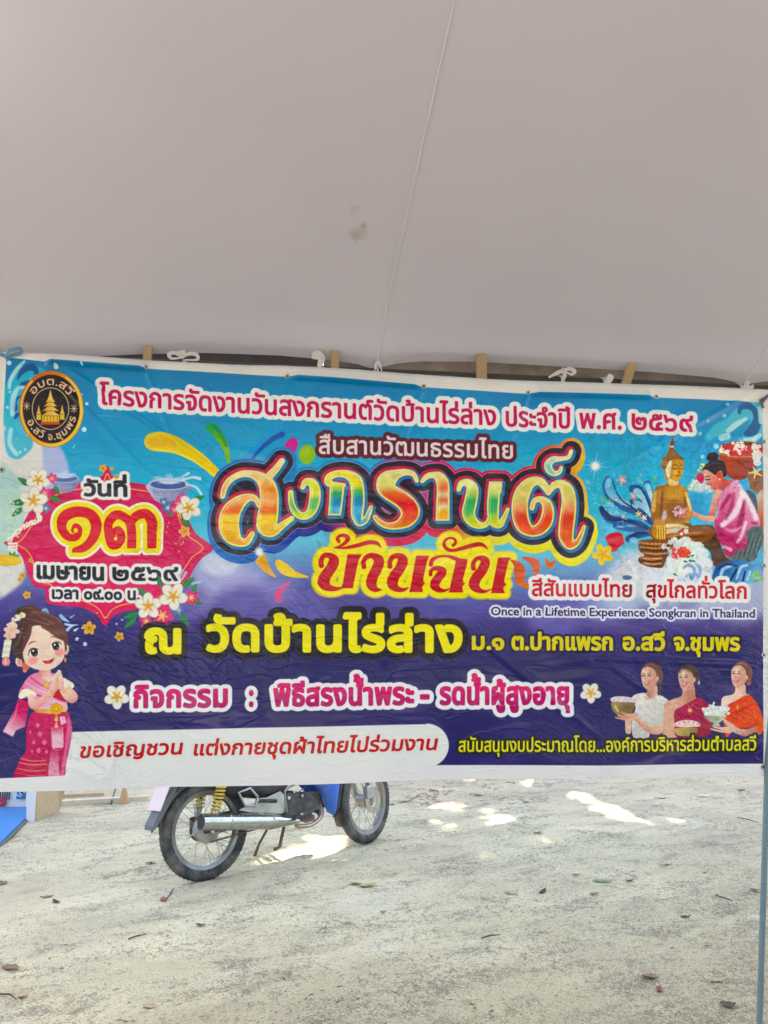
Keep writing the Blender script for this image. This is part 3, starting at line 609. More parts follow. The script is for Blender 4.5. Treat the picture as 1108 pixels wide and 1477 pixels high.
    for row in range(14):
        yy = 195+row*11; half = 22+row*8.2; cx = 462+row*1.2
        for k in range(int(half/5)):
            xx = cx-half+k*10.5+(row % 2)*5
            if yy > 285 and xx > 430: continue
            ell(z, xx, yy, 4.4, 4.2, (206, 164, 112), a=.85); ell(z, xx+2, yy+2, 2, 2, (80, 50, 40), a=.7)
    for row in range(7):
        for k in range(4): ell(z, 372+k*12+row*1.5, 290+row*14, 4.4, 4.4, (190, 150, 100), a=.85)
    ell(z, 462, 160, 22, 16, (216, 150, 100)); ell(z, 468, 162, 9, 8, (255, 236, 220), soft=1)
    poly(z, [(446, 148), (456, 100), (468, 68), (478, 100), (484, 148)], (122, 74, 56), soft=.3)

def praying_woman():
    z = Zm(980, 620, 6.711)
    # basins of petals
    poly(z, [(372, 200), (400, 160), (500, 118), (640, 112), (780, 130), (808, 180), (808, 260), (700, 290), (440, 270)], (170, 96, 74), soft=.3)
    poly(z, [(380, 240), (520, 262), (700, 262), (800, 240), (770, 330), (680, 420), (620, 480), (520, 485), (440, 420), (400, 320)], (178, 96, 76), ((140, 64, 52), (400, 250), (700, 480)), soft=.3)
    stk(z, [(372, 235, 6), (520, 262, 7), (700, 262, 7)], (214, 140, 110), a=.8)
    poly(z, [(590, 130), (640, 116), (760, 130), (800, 165), (700, 175), (620, 155)], (112, 62, 44), soft=.5)
    rs = random.Random(12)
    for i in range(70):
        x, y = rs.uniform(385, 800), rs.uniform(130, 245)
        if (x-590)**2/215**2+(y-190)**2/70**2 > 1: continue
        c = rs.choice([(240, 232, 220)]*3+[(214, 52, 66)]*2+[(196, 60, 84)])
        q = z.p(x, y); petal_flower(q[0], q[1], rs.uniform(2.4, 4.4), c, (240, 220, 170) if c[2] > 150 else (170, 30, 40), 5, rs.uniform(0, 70))
    poly(z, [(650, 380), (700, 420), (808, 400), (808, 600), (740, 612), (680, 560)], (140, 98, 72), soft=.4)
    for (x, y, r) in [(745, 270, 44), (750, 320, 40), (780, 240, 30)]: ell(z, x, y, r, r*.8, (222, 220, 216), a=.95, soft=1)
    for k in range(5):
        t = R(72*k-40); stk(z, [(735, 415, 12), (735+math.cos(t)*70, 415+math.sin(t)*60, 5)], (236, 206, 140), soft=.5)
    poly(z, [(750, 640), (808, 600), (808, 960), (770, 900), (740, 820)], (206, 170, 140), ((206, 90, 70), (780, 650), (800, 900)), a=.9, soft=2)
    # garland and glassy bowl behind the face
    for (x, y, r, c) in [(230, 540, 90, (190, 206, 220)), (150, 560, 70, (196, 210, 206)), (280, 570, 60, (200, 210, 214))]: ell(z, x, y, r, r*.7, c, a=.85, soft=4)
    poly(z, [(108, 590), (330, 600), (330, 780), (260, 850), (150, 800), (110, 700)], (60, 140, 196), ((130, 186, 220), (110, 800), (300, 620)), a=.8, soft=3)
    for i in range(46):
        t = rs.uniform(0, 1); x = 240-130*t+rs.uniform(-20, 20); y = 330+250*t+rs.uniform(-25, 25)
        ell(z, x, y, 10, 9, rs.choice([(226, 222, 120), (236, 232, 190), (150, 186, 90), (232, 228, 214)]), soft=.3)
    for i in range(30): ell(z, rs.uniform(140, 320), rs.uniform(510, 600), 15, 13, rs.choice([(222, 222, 216), (196, 202, 206), (176, 190, 196)]), soft=.5)
    poly(z, [(160, 450), (190, 415), (225, 430), (238, 480), (215, 520), (175, 490)], (206, 62, 100), soft=.3)
    # skirt
    poly(z, [(420, 1150), (560, 1100), (620, 1010), (700, 940), (780, 930), (812, 1010), (812, 1110), (760, 1180), (740, 1250), (640, 1290), (540, 1270), (460, 1220)], (92, 106, 108), soft=.4)
    for k in range(12):
        x = 560+k*22; stk(z, [(x, 1240-k*6, 4), (x+30, 1130-k*5, 4), (x+70, 1010-k*3, 2)], (56, 66, 74) if k % 2 else (140, 152, 148), a=.6, soft=1)
    poly(z, [(610, 590), (700, 600), (745, 680), (750, 820), (700, 760), (640, 660)], (70, 84, 104), soft=.5)
    # dark cloth and mat below the statue
    poly(z, [(80, 940), (300, 920), (360, 980), (400, 1100), (450, 1220), (540, 1290), (420, 1330), (320, 1300), (300, 1180), (180, 1090), (90, 1030)], (92, 66, 52), soft=1)
    stk(z, [(100, 1000, 16), (230, 950, 22), (330, 980, 14)], (172, 132, 110), a=.7, soft=3); stk(z, [(150, 1050, 10), (260, 1010, 12), (340, 1050, 10)], (60, 36, 30), a=.7, soft=3)
    w = window(*z.p(180, 1060), *z.p(540, 1330)); X, Y = GX[w], GY[w]
    # arms
    S1, S2 = (196, 124, 106), (226, 176, 156)
    stk(z, [(375, 590, 34), (345, 690, 30), (320, 800, 32), (300, 860, 30)], S2, g=(S1, (330, 650), (400, 800)), soft=.5)
    stk(z, [(320, 860, 32), (240, 855, 24), (150, 815, 20), (80, 800, 26)], S1, g=(S2, (150, 880), (200, 800)), soft=.4)
    for L in ([(90, 770, 11), (50, 760, 9), (20, 775, 7)], [(95, 800, 12), (50, 810, 9), (15, 810, 7)], [(90, 830, 11), (50, 840, 9), (20, 836, 7)]): stk(z, L, (206, 140, 122), soft=.3)
    for i in range(34):
        t = rs.uniform(0, 6.28); q = rs.uniform(0, 1)**.5; ell(z, -5+60*q*math.cos(t), 790+50*q*math.sin(t), 13, 8, rs.choice([(236, 190, 204), (214, 150, 176), (196, 120, 156), (244, 214, 220)]), rot=rs.uniform(0, 180), soft=.3)
    # head
    poly(z, [(400, 400), (430, 470), (520, 500), (500, 560), (420, 590), (370, 570), (360, 500)], (202, 110, 100), soft=.5)
    poly(z, [(228, 400), (260, 360), (330, 370), (400, 400), (410, 470), (400, 540), (350, 576), (310, 560), (290, 530), (262, 520), (268, 500), (238, 490), (242, 450)], S2, (( 206, 112, 104), (250, 430), (400, 520)), soft=.2)
    stk(z, [(246, 458, 3), (268, 450, 5), (292, 456, 3)], (70, 40, 40), a=.9); stk(z, [(250, 478, 4), (272, 484, 5), (296, 478, 4)], (50, 28, 30), a=.9)
    stk(z, [(268, 522, 4), (296, 530, 5), (312, 524, 2)], (160, 40, 60), a=.9); stk(z, [(300, 566, 8), (350, 576, 10)], (150, 70, 66), a=.5, soft=3)
    ell(z, 380, 440, 22, 34, (200, 104, 92), soft=.4); ell(z, 385, 480, 6, 9, (250, 236, 240))
    poly(z, [(222, 398), (240, 350), (285, 310), (262, 290), (262, 256), (290, 226), (345, 222), (372, 250), (368, 288), (420, 310), (446, 380), (450, 440), (420, 455), (405, 400), (370, 405), (345, 440), (300, 410), (250, 385)], (48, 38, 46), soft=.3)
    stk(z, [(250, 370, 4), (330, 320, 6), (400, 330, 4)], (112, 104, 116), a=.6, soft=2); stk(z, [(285, 260, 4), (320, 245, 6), (350, 260, 3)], (86, 66, 66), a=.6, soft=2); stk(z, [(270, 390, 3), (340, 350, 4), (420, 380, 3)], (90, 84, 96), a=.5, soft=2)
    # satin blouse
    P0, P1, P2, P3 = (186, 74, 116), (236, 178, 200), (146, 44, 84), (250, 222, 230)
    poly(z, [(400, 620), (450, 560), (500, 510), (560, 485), (575, 530), (620, 590), (680, 680), (740, 800), (775, 880), (770, 935), (700, 940), (650, 1000), (650, 1130), (600, 1165), (540, 1170), (520, 1220), (460, 1215), (420, 1120), (380, 1060), (350, 960), (340, 880), (375, 790), (360, 700)], P0, (P1, (380, 1000), (720, 640)), soft=.3)
    for L, c, a in [([(580, 540, 14), (600, 640, 26), (540, 800, 30), (420, 920, 24)], P3, .85), ([(620, 600, 14), (690, 740, 26), (740, 860, 20)], P3, .9), ([(620, 690, 10), (600, 840, 26), (570, 960, 20)], P2, .75), ([(480, 640, 20), (430, 720, 14), (400, 770, 10)], P2, .8), ([(520, 620, 16), (500, 740, 20), (450, 860, 12)], P2, .5),
                    ([(640, 900, 14), (600, 1030, 14), (560, 1090, 8)], P3, .8), ([(370, 940, 14), (430, 1040, 20), (520, 1060, 14)], P2, .6), ([(450, 960, 10), (520, 980, 16), (600, 940, 10)], P1, .7), ([(700, 900, 10), (740, 910, 10)], P2, .6), ([(440, 1130, 14), (500, 1160, 16)], P3, .7), ([(560, 1120, 16), (630, 1120, 10)], P2, .6), ([(400, 640, 8), (380, 760, 10), (360, 860, 8)], P1, .6)]:
        stk(z, L, c, a=a, soft=4)
    for i in range(60): ell(z, 490+rs.uniform(-70, 85), 545+rs.uniform(-40, 40), 4, 4, rs.choice([P2, P1, (220, 110, 150)]), a=.6)
    # flowers in front of the pedestal
    for (x, y, r) in [(60, 1080, 80), (150, 1140, 70), (230, 1200, 60), (0, 1180, 80), (60, 1300, 110), (180, 1320, 100), (270, 1290, 60), (-60, 1330, 60)]: ell(z, x, y, r, r*.8, (226, 228, 228), a=.92, soft=3)
    ell(z, 90, 1350, 150, 150, (206, 214, 226), a=.55, soft=5)
    for i in range(90):
        x, y = rs.gauss(70, 95), rs.gauss(1190, 90); q = z.p(x, y)
        petal_flower(q[0], q[1], rs.uniform(2, 4.6), rs.choice([(240, 238, 232), (226, 230, 226), (208, 214, 216)]), (206, 214, 190), 5, rs.uniform(0, 70), a=.9)
    for i in range(26):
        q = z.p(-80+rs.uniform(0, 190), 1150+rs.uniform(0, 90)); petal_flower(q[0], q[1], rs.uniform(1.6, 3), rs.choice([(226, 86, 90), (214, 60, 96), (240, 120, 110)]), (250, 200, 150), 5, rs.uniform(0, 70))
    ell(z, 50, 1190, 62, 50, (226, 88, 72), soft=2); ell(z, 40, 1170, 40, 26, (240, 170, 140), a=.8, soft=3)
    for (x, y, t) in [(110, 1230, -30), (60, 1250, 10), (120, 1260, 20), (-120, 1330, 30), (120, 1360, 60), (100, 1420, 30)]:
        q = z.p(x, y); leaf(q[0], q[1], 7, t, (30, 90, 70))
    ell(z, 40, 990, 40, 28, (206, 52, 80), soft=1)
    stk(z, [(-130, 1340, 5), (-120, 1240, 5), (-70, 1190, 4)], (170, 190, 206), a=.8); 
    for L in ([(60, 1330, 8), (120, 1290, 14), (200, 1330, 18), (200, 1420, 14)], [(90, 1400, 10), (150, 1370, 12), (190, 1440, 10)]): stk(z, L, (136, 160, 206), a=.7, soft=2)
    # blue wave right of it
    poly(z, [(330, 1477), (360, 1320), (480, 1270), (620, 1260), (730, 1320), (740, 1400), (700, 1490), (500, 1490)], (60, 96, 156), ((130, 176, 210), (400, 1280), (700, 1480)), a=.9, soft=2)
    for L in ([(400, 1450, 10), (430, 1350, 18), (520, 1310, 12)], [(560, 1440, 10), (600, 1330, 14), (660, 1310, 10)], [(660, 1450, 12), (690, 1370, 12)]): stk(z, L, (190, 220, 232), a=.8, soft=1)
    for L in ([(380, 1350, 8), (460, 1300, 12), (560, 1320, 8)], [(500, 1460, 10), (560, 1350, 10)], [(620, 1460, 8), (640, 1370, 8)]): stk(z, L, (28, 46, 96), a=.85, soft=1)
    for (x, y, t) in [(700, 1440, -60), (720, 1470, -20), (760, 1430, -100), (780, 1460, -40)]:
        q = z.p(x, y); leaf(q[0], q[1], 12, t, (140, 190, 110))

def three_ladies():
    k = Zm(870, 945, 9.233); l = Zm(970, 945, 8.029)
    S1, S2, S3 = (232, 190, 168), (206, 142, 122), (246, 216, 200)
    def face(z, C, s, hair, tilt=0):
        cx, cy = C; c, s_ = math.cos(R(tilt)), math.sin(R(tilt))
        f = lambda x, y, *r: (cx+(x*c-y*s_)*s, cy+(x*s_+y*c)*s)+tuple(v*s for v in r)
        poly(z, [f(30, -130), f(70, -160), f(150, -150), f(195, -80), f(200, 30), f(170, 90), f(120, 60), f(60, -60)], hair, soft=.3)
        poly(z, [f(-90, 0), f(-88, -70), f(-60, -120), f(10, -140), f(80, -110), f(120, -20), f(122, 60), f(96, 120), f(40, 168), f(-8, 176), f(-56, 138), f(-80, 70)], S1, ((216, 160, 140), f(-60, 0), f(120, 40)), soft=.2)
        ell(z, *f(-30, -60), 40*s, 36*s, S3, a=.7, soft=3); ell(z, *f(40, 50), 26*s, 22*s, (226, 150, 130), a=.5, soft=3)
        poly(z, [f(-88, -70), f(-70, -130), f(-10, -180), f(70, -190), f(150, -150), f(170, -60), f(150, 20), f(120, 10), f(110, -60), f(70, -110), f(0, -135), f(-60, -115)], hair, soft=.3)
        stk(z, [f(-20, -160, 6), f(60, -165, 10), f(120, -130, 6)], tuple(min(255, int(v*1.7)) for v in hair), a=.6, soft=2)
        for ex in (-58, 18): stk(z, [f(ex-20, -14, 4), f(ex, -20, 8), f(ex+22, -13, 3)], (62, 40, 42), a=.95); stk(z, [f(ex-24, -42, 3), f(ex, -50, 4), f(ex+26, -42, 2)], (90, 62, 56), a=.8)
        stk(z, [f(-34, -10, 3), f(-42, 36, 5), f(-26, 44, 7), f(-14, 40, 4)], (196, 130, 112), a=.7, soft=1)
        poly(z, [f(-54, 74), f(-20, 78), f(24, 66), f(6, 100), f(-24, 108), f(-46, 96)], (200, 70, 82)); poly(z, [f(-44, 80), f(-16, 84), f(12, 76), f(-4, 92), f(-34, 94)], (250, 240, 236))
        ell(z, *f(128, 26), 16*s, 30*s, S1, soft=.3)
    # lady in white
    poly(k, [(580, 470), (610, 380), (720, 400), (730, 520), (760, 560), (690, 620), (560, 600), (540, 540)], S2, (S1, (560, 500), (740, 520)), soft=.3)
    poly(k, [(380, 600), (400, 540), (480, 510), (560, 505), (620, 580), (700, 555), (760, 535), (830, 570), (880, 640), (860, 940), (700, 955), (630, 960), (600, 1100), (420, 1100), (380, 1030), (380, 860), (430, 700)], (232, 226, 216), ((200, 192, 184), (500, 600), (700, 1050)), soft=.3)
    stk(k, [(560, 560, 16), (620, 590, 12), (700, 560, 14)], S1, a=.9, soft=2); stk(k, [(500, 830, 8), (570, 790, 10), (700, 870, 6)], (196, 186, 176), a=.7, soft=3)
    stk(k, [(590, 690, 8), (600, 675, 12), (610, 700, 8)], (190, 180, 190), a=.8)
    stk(k, [(800, 960, 40), (720, 1000, 60), (600, 980, 44), (500, 900, 40), (430, 830, 34)], S2, g=(S1, (500, 980), (560, 880)), soft=.4)
    stk(k, [(330, 880, 44), (330, 1010, 40)], S1, soft=.4)
    poly(k, [(100, 640), (160, 600), (400, 610), (420, 660), (400, 740), (330, 800), (210, 800), (130, 740)], (176, 146, 92), ((120, 100, 62), (140, 620), (380, 760)), soft=.3)
    stk(k, [(150, 680, 16), (190, 740, 14)], (236, 222, 190), a=.8, soft=2); ell(k, 300, 690, 60, 30, (96, 82, 60), a=.6, soft=4)
    poly(k, [(90, 590), (130, 555), (240, 545), (400, 570), (450, 610), (440, 630), (330, 625), (180, 620), (110, 615)], (226, 206, 214), soft=.4)
    for i in range(14): ell(k, 110+i*24, 580+(i % 3)*12, 20, 12, [(246, 236, 240), (226, 190, 206), (236, 220, 226)][i % 3], rot=i*31, soft=.4)
    for L in ([(430, 800, 34), (330, 800, 22), (240, 760, 12)], [(400, 820, 26), (300, 825, 18), (190, 800, 10)], [(380, 850, 24), (280, 850, 16), (160, 830, 9)]): stk(k, L, S2, g=((230, 180, 156), (150, 760), (300, 900)), soft=.3)
    poly(k, [(720, 260), (780, 300), (790, 440), (760, 520), (730, 450)], (96, 70, 66), a=.7, soft=1)
    face(k, (600, 290), 1., (112, 80, 74), -2); ell(k, 730, 100, 40, 26, (72, 54, 56), a=.8, soft=3)
    # lady in crimson
    poly(l, [(130, 370), (250, 340), (270, 480), (300, 510), (200, 600), (60, 640), (0, 640), (-60, 620), (-90, 560), (10, 510), (110, 470)], S1, (S2, (0, 500), (200, 460)), soft=.3)
    poly(l, [(-92, 640), (-80, 560), (-20, 540), (40, 600), (30, 900), (60, 960), (-100, 960)], (222, 176, 150), soft=.4)
    poly(l, [(30, 650), (120, 590), (230, 530), (310, 490), (380, 530), (430, 590), (440, 700), (460, 860), (400, 940), (250, 950), (60, 950), (30, 800)], (184, 44, 84), ((150, 30, 66), (100, 550), (400, 900)), soft=.3)
    stk(l, [(60, 650, 8), (200, 590, 12), (320, 540, 8)], (214, 90, 120), a=.6, soft=3)
    for L in ([(180, 570, 3), (208, 630, 3)], [(250, 550, 3), (212, 630, 3)]): stk(l, L, (230, 180, 140), a=.9)
    ell(l, 208, 640, 26, 24, (240, 170, 130), soft=1)
    poly(l, [(40, 850), (240, 840), (300, 860), (250, 930), (70, 930)], (206, 178, 116), ((150, 124, 80), (60, 850), (240, 930)), soft=.3)
    poly(l, [(15, 815), (60, 770), (180, 750), (300, 775), (330, 820), (240, 835), (100, 835)], (240, 214, 204), soft=.4)
    for i in range(16): ell(l, 40+i*18, 765+abs(i-8)*5, 16, 12, [(236, 150, 160), (246, 230, 220), (244, 200, 200)][i % 3], rot=i*40, soft=.3)
    face(l, (150, 270), .84, (84, 62, 60), -4)
    for (x, y, r) in [(150, 150, 40), (230, 170, 50), (275, 220, 40), (85, 190, 26), (280, 180, 30)]: ell(l, x, y, r, r*.7, (64, 48, 54), a=.6, soft=4)
    ell(l, 312, 320, 8, 22, (232, 230, 226)); 
    # lady in orange
    poly(l, [(750, 330), (850, 340), (860, 440), (900, 470), (800, 560), (650, 600), (580, 620), (570, 540), (600, 480), (720, 445)], S3, (S1, (600, 500), (860, 420)), soft=.3)
    poly(l, [(570, 560), (640, 480), (660, 600), (640, 700), (580, 690)], S3, soft=.4)
    poly(l, [(640, 590), (740, 530), (860, 465), (920, 480), (990, 560), (1040, 680), (1075, 800), (1070, 860), (1020, 920), (990, 900), (960, 840), (800, 850), (700, 840), (660, 930), (620, 930), (600, 760)], (226, 82, 62), ((236, 110, 84), (700, 560), (1000, 800)), soft=.3)
    stk(l, [(700, 680, 8), (840, 620, 12), (960, 560, 8)], (190, 50, 46), a=.6, soft=3); stk(l, [(720, 640, 6), (840, 560, 8)], (246, 150, 120), a=.6, soft=3); stk(l, [(800, 850, 8), (900, 830, 10), (1000, 800, 8)], (180, 52, 44), a=.6, soft=3)
    ell(l, 760, 605, 12, 30, (246, 180, 120), soft=1)
    stk(l, [(960, 870, 36), (860, 900, 40), (760, 880, 34), (680, 830, 34)], S1, g=(S2, (760, 860), (800, 940)), soft=.4)
    poly(l, [(380, 690), (620, 690), (600, 740), (540, 790), (560, 820), (460, 820), (480, 790), (410, 750)], (150, 152, 126), ((206, 206, 180), (420, 700), (600, 780)), soft=.3)
    poly(l, [(350, 620), (420, 600), (430, 570), (520, 590), (640, 590), (670, 630), (600, 660), (600, 700), (400, 700), (360, 660)], (226, 230, 222), soft=.4)
    for i in range(22): ell(l, 360+i*14, 620+((i*37) % 60), 18, 13, [(242, 242, 236), (206, 214, 204), (228, 226, 220)][i % 3], rot=i*50, soft=.3)
    stk(l, [(470, 590, 8), (485, 550, 12)], (240, 240, 236)); ell(l, 520, 740, 30, 16, (120, 126, 100), a=.6, soft=3)
    for L in ([(690, 830, 34), (620, 770, 20), (600, 740, 12)], [(680, 850, 30), (580, 850, 16), (480, 830, 9)], [(670, 880, 26), (560, 880, 14), (450, 855, 8)]): stk(l, L, (232, 186, 164), soft=.3)
    poly(l, [(860, 270), (920, 290), (915, 340), (880, 345)], (200, 110, 110), soft=.5)
    face(l, (765, 230), .84, (120, 84, 72), 4)

def smiling_girl():
    z = Zm(0, 860, 9.2333); y = Zm(0, 980, 9.2333)
    SK, SK2, PK, PK2, PL = (244, 214, 194), (236, 156, 146), (208, 58, 104), (236, 140, 170), (240, 190, 204)
    H1, H2, H3 = (70, 50, 48), (104, 66, 62), (156, 104, 92)
    # splash beside the head
    for L in ([(560, 190, 12), (600, 180, 24), (640, 225, 6)], [(800, 260, 22), (840, 300, 24), (920, 345, 3)], [(860, 370, 14), (930, 385, 14), (1040, 380, 2)], [(890, 450, 20), (930, 410, 16), (990, 385, 2)], [(930, 285, 7), (985, 250, 4)], [(990, 455, 16), (1030, 430, 8)]):
        stk(z, L, (140, 180, 214), g=((206, 226, 240), (700, 180), (1000, 400)), soft=.4)
    ell(z, 1014, 572, 20, 22, (196, 206, 234), soft=.5)
    # sash
    poly(y, [(240, 260), (380, 300), (360, 470), (330, 630), (210, 680), (170, 765), (120, 740), (35, 695), (110, 560), (180, 430)], PK, (PL, (280, 400), (130, 680)), sm=False, soft=.4)
    stk(y, [(230, 330, 5), (190, 500, 6), (80, 700, 3)], PL, a=.6, soft=2)
    # skirt
    poly(y, [(440, 440), (600, 455), (880, 430), (930, 520), (955, 640), (945, 780), (920, 940), (880, 1120), (855, 1285), (640, 1285), (430, 1290), (200, 1300), (225, 1180), (280, 1060), (345, 940), (350, 800), (355, 640), (390, 520)], PK, ((190, 50, 90), (400, 500), (600, 1200)), n=4, soft=.3)
    poly(y, [(900, 480), (950, 620), (945, 780), (900, 960), (860, 1280), (810, 1280), (860, 900), (880, 700)], PK2, a=.8, soft=3)
    for (cx, cy, r) in [(500, 610, 30), (530, 730, 36), (450, 840, 26), (590, 840, 34), (515, 950, 34), (400, 700, 20), (620, 960, 24), (430, 960, 20)]:
        poly(y, [(cx-r, cy), (cx, cy-r*1.2), (cx+r, cy), (cx, cy+r*1.2)], PL, sm=False, a=.75, soft=2)
        ell(y, cx, cy, r*.3, r*.3, PK, a=.7, soft=1)
    for (y0, c) in [(1060, (232, 160, 140)), (1110, (240, 180, 130)), (1130, (206, 70, 90)), (1190, (236, 170, 120)), (1215, (214, 90, 100)), (1250, (230, 130, 120))]:
        stk(y, [(270-(y0-1060)*.3, y0-10, 5), (430, y0+25, 10), (620, y0+15, 7)], c, a=.8, soft=1.2)
    for x0 in (660, 800): stk(y, [(x0-10, 470, 4), (x0, 850, 6), (x0-12, 1280, 6)], (140, 26, 64), a=.6, soft=2)
    poly(y, [(665, 960), (790, 960), (795, 1280), (645, 1280)], (226, 110, 140), (PL, (700, 960), (700, 1150)), sm=False, a=.75, soft=2)
    for i in range(26): stk(y, [(660+(i*53) % 200, 1080+(i*37) % 190, 4), (675+(i*53) % 200, 1090+(i*37) % 190, 4)], [(196, 50, 86), (250, 214, 206), (232, 150, 110)][i % 3], a=.7)
    stk(y, [(640, 470, 3), (560, 520, 5), (420, 640, 3)], (170, 40, 80), a=.5, soft=2); stk(y, [(650, 480, 3), (600, 620, 5), (560, 800, 3)], (236, 120, 150), a=.5, soft=2)
    # front panel with a pale tip
    poly(y, [(680, 470), (830, 470), (840, 905), (700, 922)], PK, (PL, (760, 600), (760, 760)), sm=False, soft=.3)
    lin(y, [(688, 640), (702, 915), (838, 900), (830, 640)], 4, (250, 214, 206), a=.8)
    poly(y, [(790, 500), (860, 490), (885, 575), (810, 612)], PL, sm=False, soft=.3)
    # bodice
    poly(y, [(250, 180), (290, 90), (380, -40), (500, -90), (700, -80), (800, -10), (860, 80), (885, 300), (880, 420), (640, 440), (460, 420), (430, 330), (400, 240), (300, 250)], PK2, (PL, (300, 0), (700, 300)), soft=.3)
    stk(y, [(290, 120, 8), (420, 180, 14), (560, 230, 10)], PK, a=.7, soft=1); stk(y, [(330, 30, 6), (460, 120, 10), (620, 180, 8)], (250, 214, 226), a=.6, soft=2); stk(y, [(400, -30, 10), (520, 60, 12), (640, 120, 8)], PK, a=.5, soft=2)
    poly(y, [(740, 160), (800, 140), (880, 290), (800, 300), (700, 250)], (206, 60, 84), soft=.5)
    stk(y, [(700, 270, 30), (760, 300, 30), (840, 330, 30)], PL, a=.9, soft=2)
    # neck
    poly(z, [(520, 980), (660, 980), (670, 1060), (720, 1090), (640, 1140), (540, 1080)], SK2, (SK, (560, 990), (640, 1100)), soft=.3)
    lin(z, [(520, 1060), (560, 1110), (620, 1120)], 6, (226, 170, 90)); ell(y, 617, 75, 36, 36, (232, 172, 84), soft=.4); ell(y, 617, 75, 18, 18, (246, 214, 130), a=.8, soft=1)
    # sleeves
    poly(y, [(240, 235), (270, 170), (310, 130), (380, 130), (460, 170), (480, 210), (400, 235), (340, 215), (290, 260)], (246, 236, 206), soft=.3)
    poly(y, [(790, 60), (830, -20), (900, 10), (975, 60), (975, 110), (930, 130), (860, 110)], (244, 234, 208), soft=.3)
    for i in range(10): ell(y, 260+i*22, 215-abs(i-5)*3+((i % 2)*14), 12, 10, (252, 246, 226), a=.9, soft=.4)
    # forearms and pressed palms
    stk(y, [(410, 250, 44), (440, 340, 56), (520, 320, 54), (620, 230, 48), (690, 170, 36)], SK, g=(SK2, (400, 200), (520, 420)), soft=.4)
    stk(y, [(900, 130, 36), (960, 220, 66), (950, 260, 58), (880, 230, 40), (830, 160, 34)], SK, g=(SK2, (900, 150), (1000, 320)), soft=.4)
    stk(y, [(720, 120, 46), (730, 60, 44), (750, -40, 38), (790, -100, 22)], SK, g=((236, 170, 150), (700, 0), (800, 40)), soft=.3)
    stk(y, [(820, 140, 30), (815, 60, 32), (800, -40, 26), (775, -110, 16)], SK, g=((240, 190, 170), (780, 0), (840, 40)), soft=.3)
    for dx in (0, 24, 44): stk(y, [(745+dx*.6, 40, 2), (765+dx*.5, -70, 1.5)], (206, 130, 112), a=.7)
    for (cx, cy, rx) in [(680, 170, 40), (700, 195, 30), (850, 170, 40), (905, 125, 34)]: ell(y, cx, cy, rx, 10, (236, 176, 88), rot=40 if cx < 800 else -30, soft=.4)
    # belt and its flower
    poly(y, [(460, 400), (650, 395), (880, 380), (885, 430), (660, 462), (465, 440)], (222, 150, 96), ((240, 196, 120), (460, 400), (700, 440)), sm=False, soft=.3)
    for r, c in ((86, (226, 160, 80)), (66, (240, 186, 96)), (44, (226, 150, 70)), (22, (250, 206, 116))):
        for k in range(8): ell(y, 745+math.cos(k*.785)*r*.55, 395+math.sin(k*.785)*r*.55, r*.45, r*.38, c, rot=k*45, soft=.3)
    for (yy, r) in ((495, 14), (535, 28), (590, 16), (625, 26)): ell(y, 748, yy, r, r, (236, 186, 120), soft=.3)
    # ears, head
    ell(z, 245, 875, 44, 62, SK, rot=-15, soft=.3); ell(z, 255, 880, 26, 42, SK2, rot=-15, soft=1); ell(z, 880, 715, 30, 66, SK, rot=8, soft=.3); ell(z, 876, 720, 16, 44, SK2, rot=8, soft=1)
    ell(z, 290, 930, 14, 16, (232, 180, 120)); ell(z, 325, 990, 26, 26, (226, 160, 120)); ell(z, 862, 850, 14, 34, (214, 160, 90))
    poly(z, [(190, 240), (230, 160), (330, 118), (430, 120), (520, 170), (540, 230), (420, 280), (240, 270)], H1, (H2, (250, 140), (500, 250)), soft=.3)
    poly(z, [(150, 700), (150, 600), (200, 480), (260, 330), (340, 240), (460, 200), (600, 220), (740, 280), (850, 400), (900, 560), (880, 650), (840, 740), (400, 800), (300, 850), (210, 810), (170, 770)], H1, (H2, (200, 600), (700, 300)), n=4, soft=.3)
    ell(z, 340, 930, 50, 60, (226, 130, 110), soft=2)
    poly(z, [(300, 760), (320, 640), (380, 540), (410, 420), (470, 390), (560, 400), (640, 470), (740, 540), (830, 580), (855, 690), (850, 800), (800, 890), (700, 965), (600, 990), (480, 975), (380, 930), (320, 860)], SK, n=5, soft=.2)
    for (cx, cy) in ((430, 860), (790, 750)): ell(z, cx, cy, 66, 50, (240, 130, 140), rot=-15, a=.55, soft=4.5)
    ell(z, 560, 520, 100, 110, (250, 226, 206), a=.5, soft=8)
    stk(z, [(560, 400, 22), (660, 440, 40), (780, 520, 44), (850, 560, 36), (880, 620, 20)], H2, soft=.4); stk(z, [(400, 400, 24), (370, 520, 30), (320, 640, 24), (300, 720, 12)], H2, soft=.4)
    for L in ([(440, 220, 4), (600, 300, 8), (760, 420, 6), (850, 520, 3)], [(340, 300, 4), (480, 330, 8), (640, 390, 5)], [(300, 420, 4), (260, 520, 7), (230, 640, 4)], [(560, 380, 3), (640, 460, 4), (700, 520, 2)], [(250, 180, 3), (350, 150, 6), (460, 180, 4)]): stk(z, L, H3, a=.7, soft=1.5)
    for L in ([(420, 210, 5), (560, 220, 6), (700, 270, 6), (800, 340, 5)],): stk(z, L, (206, 160, 120), a=.5, soft=2)
    for L in ([(360, 400, 4), (300, 480, 5), (280, 620, 4)], [(700, 360, 4), (780, 440, 5), (820, 520, 4)], [(500, 260, 4), (660, 300, 5)]): stk(z, L, (46, 32, 34), a=.5, soft=2)
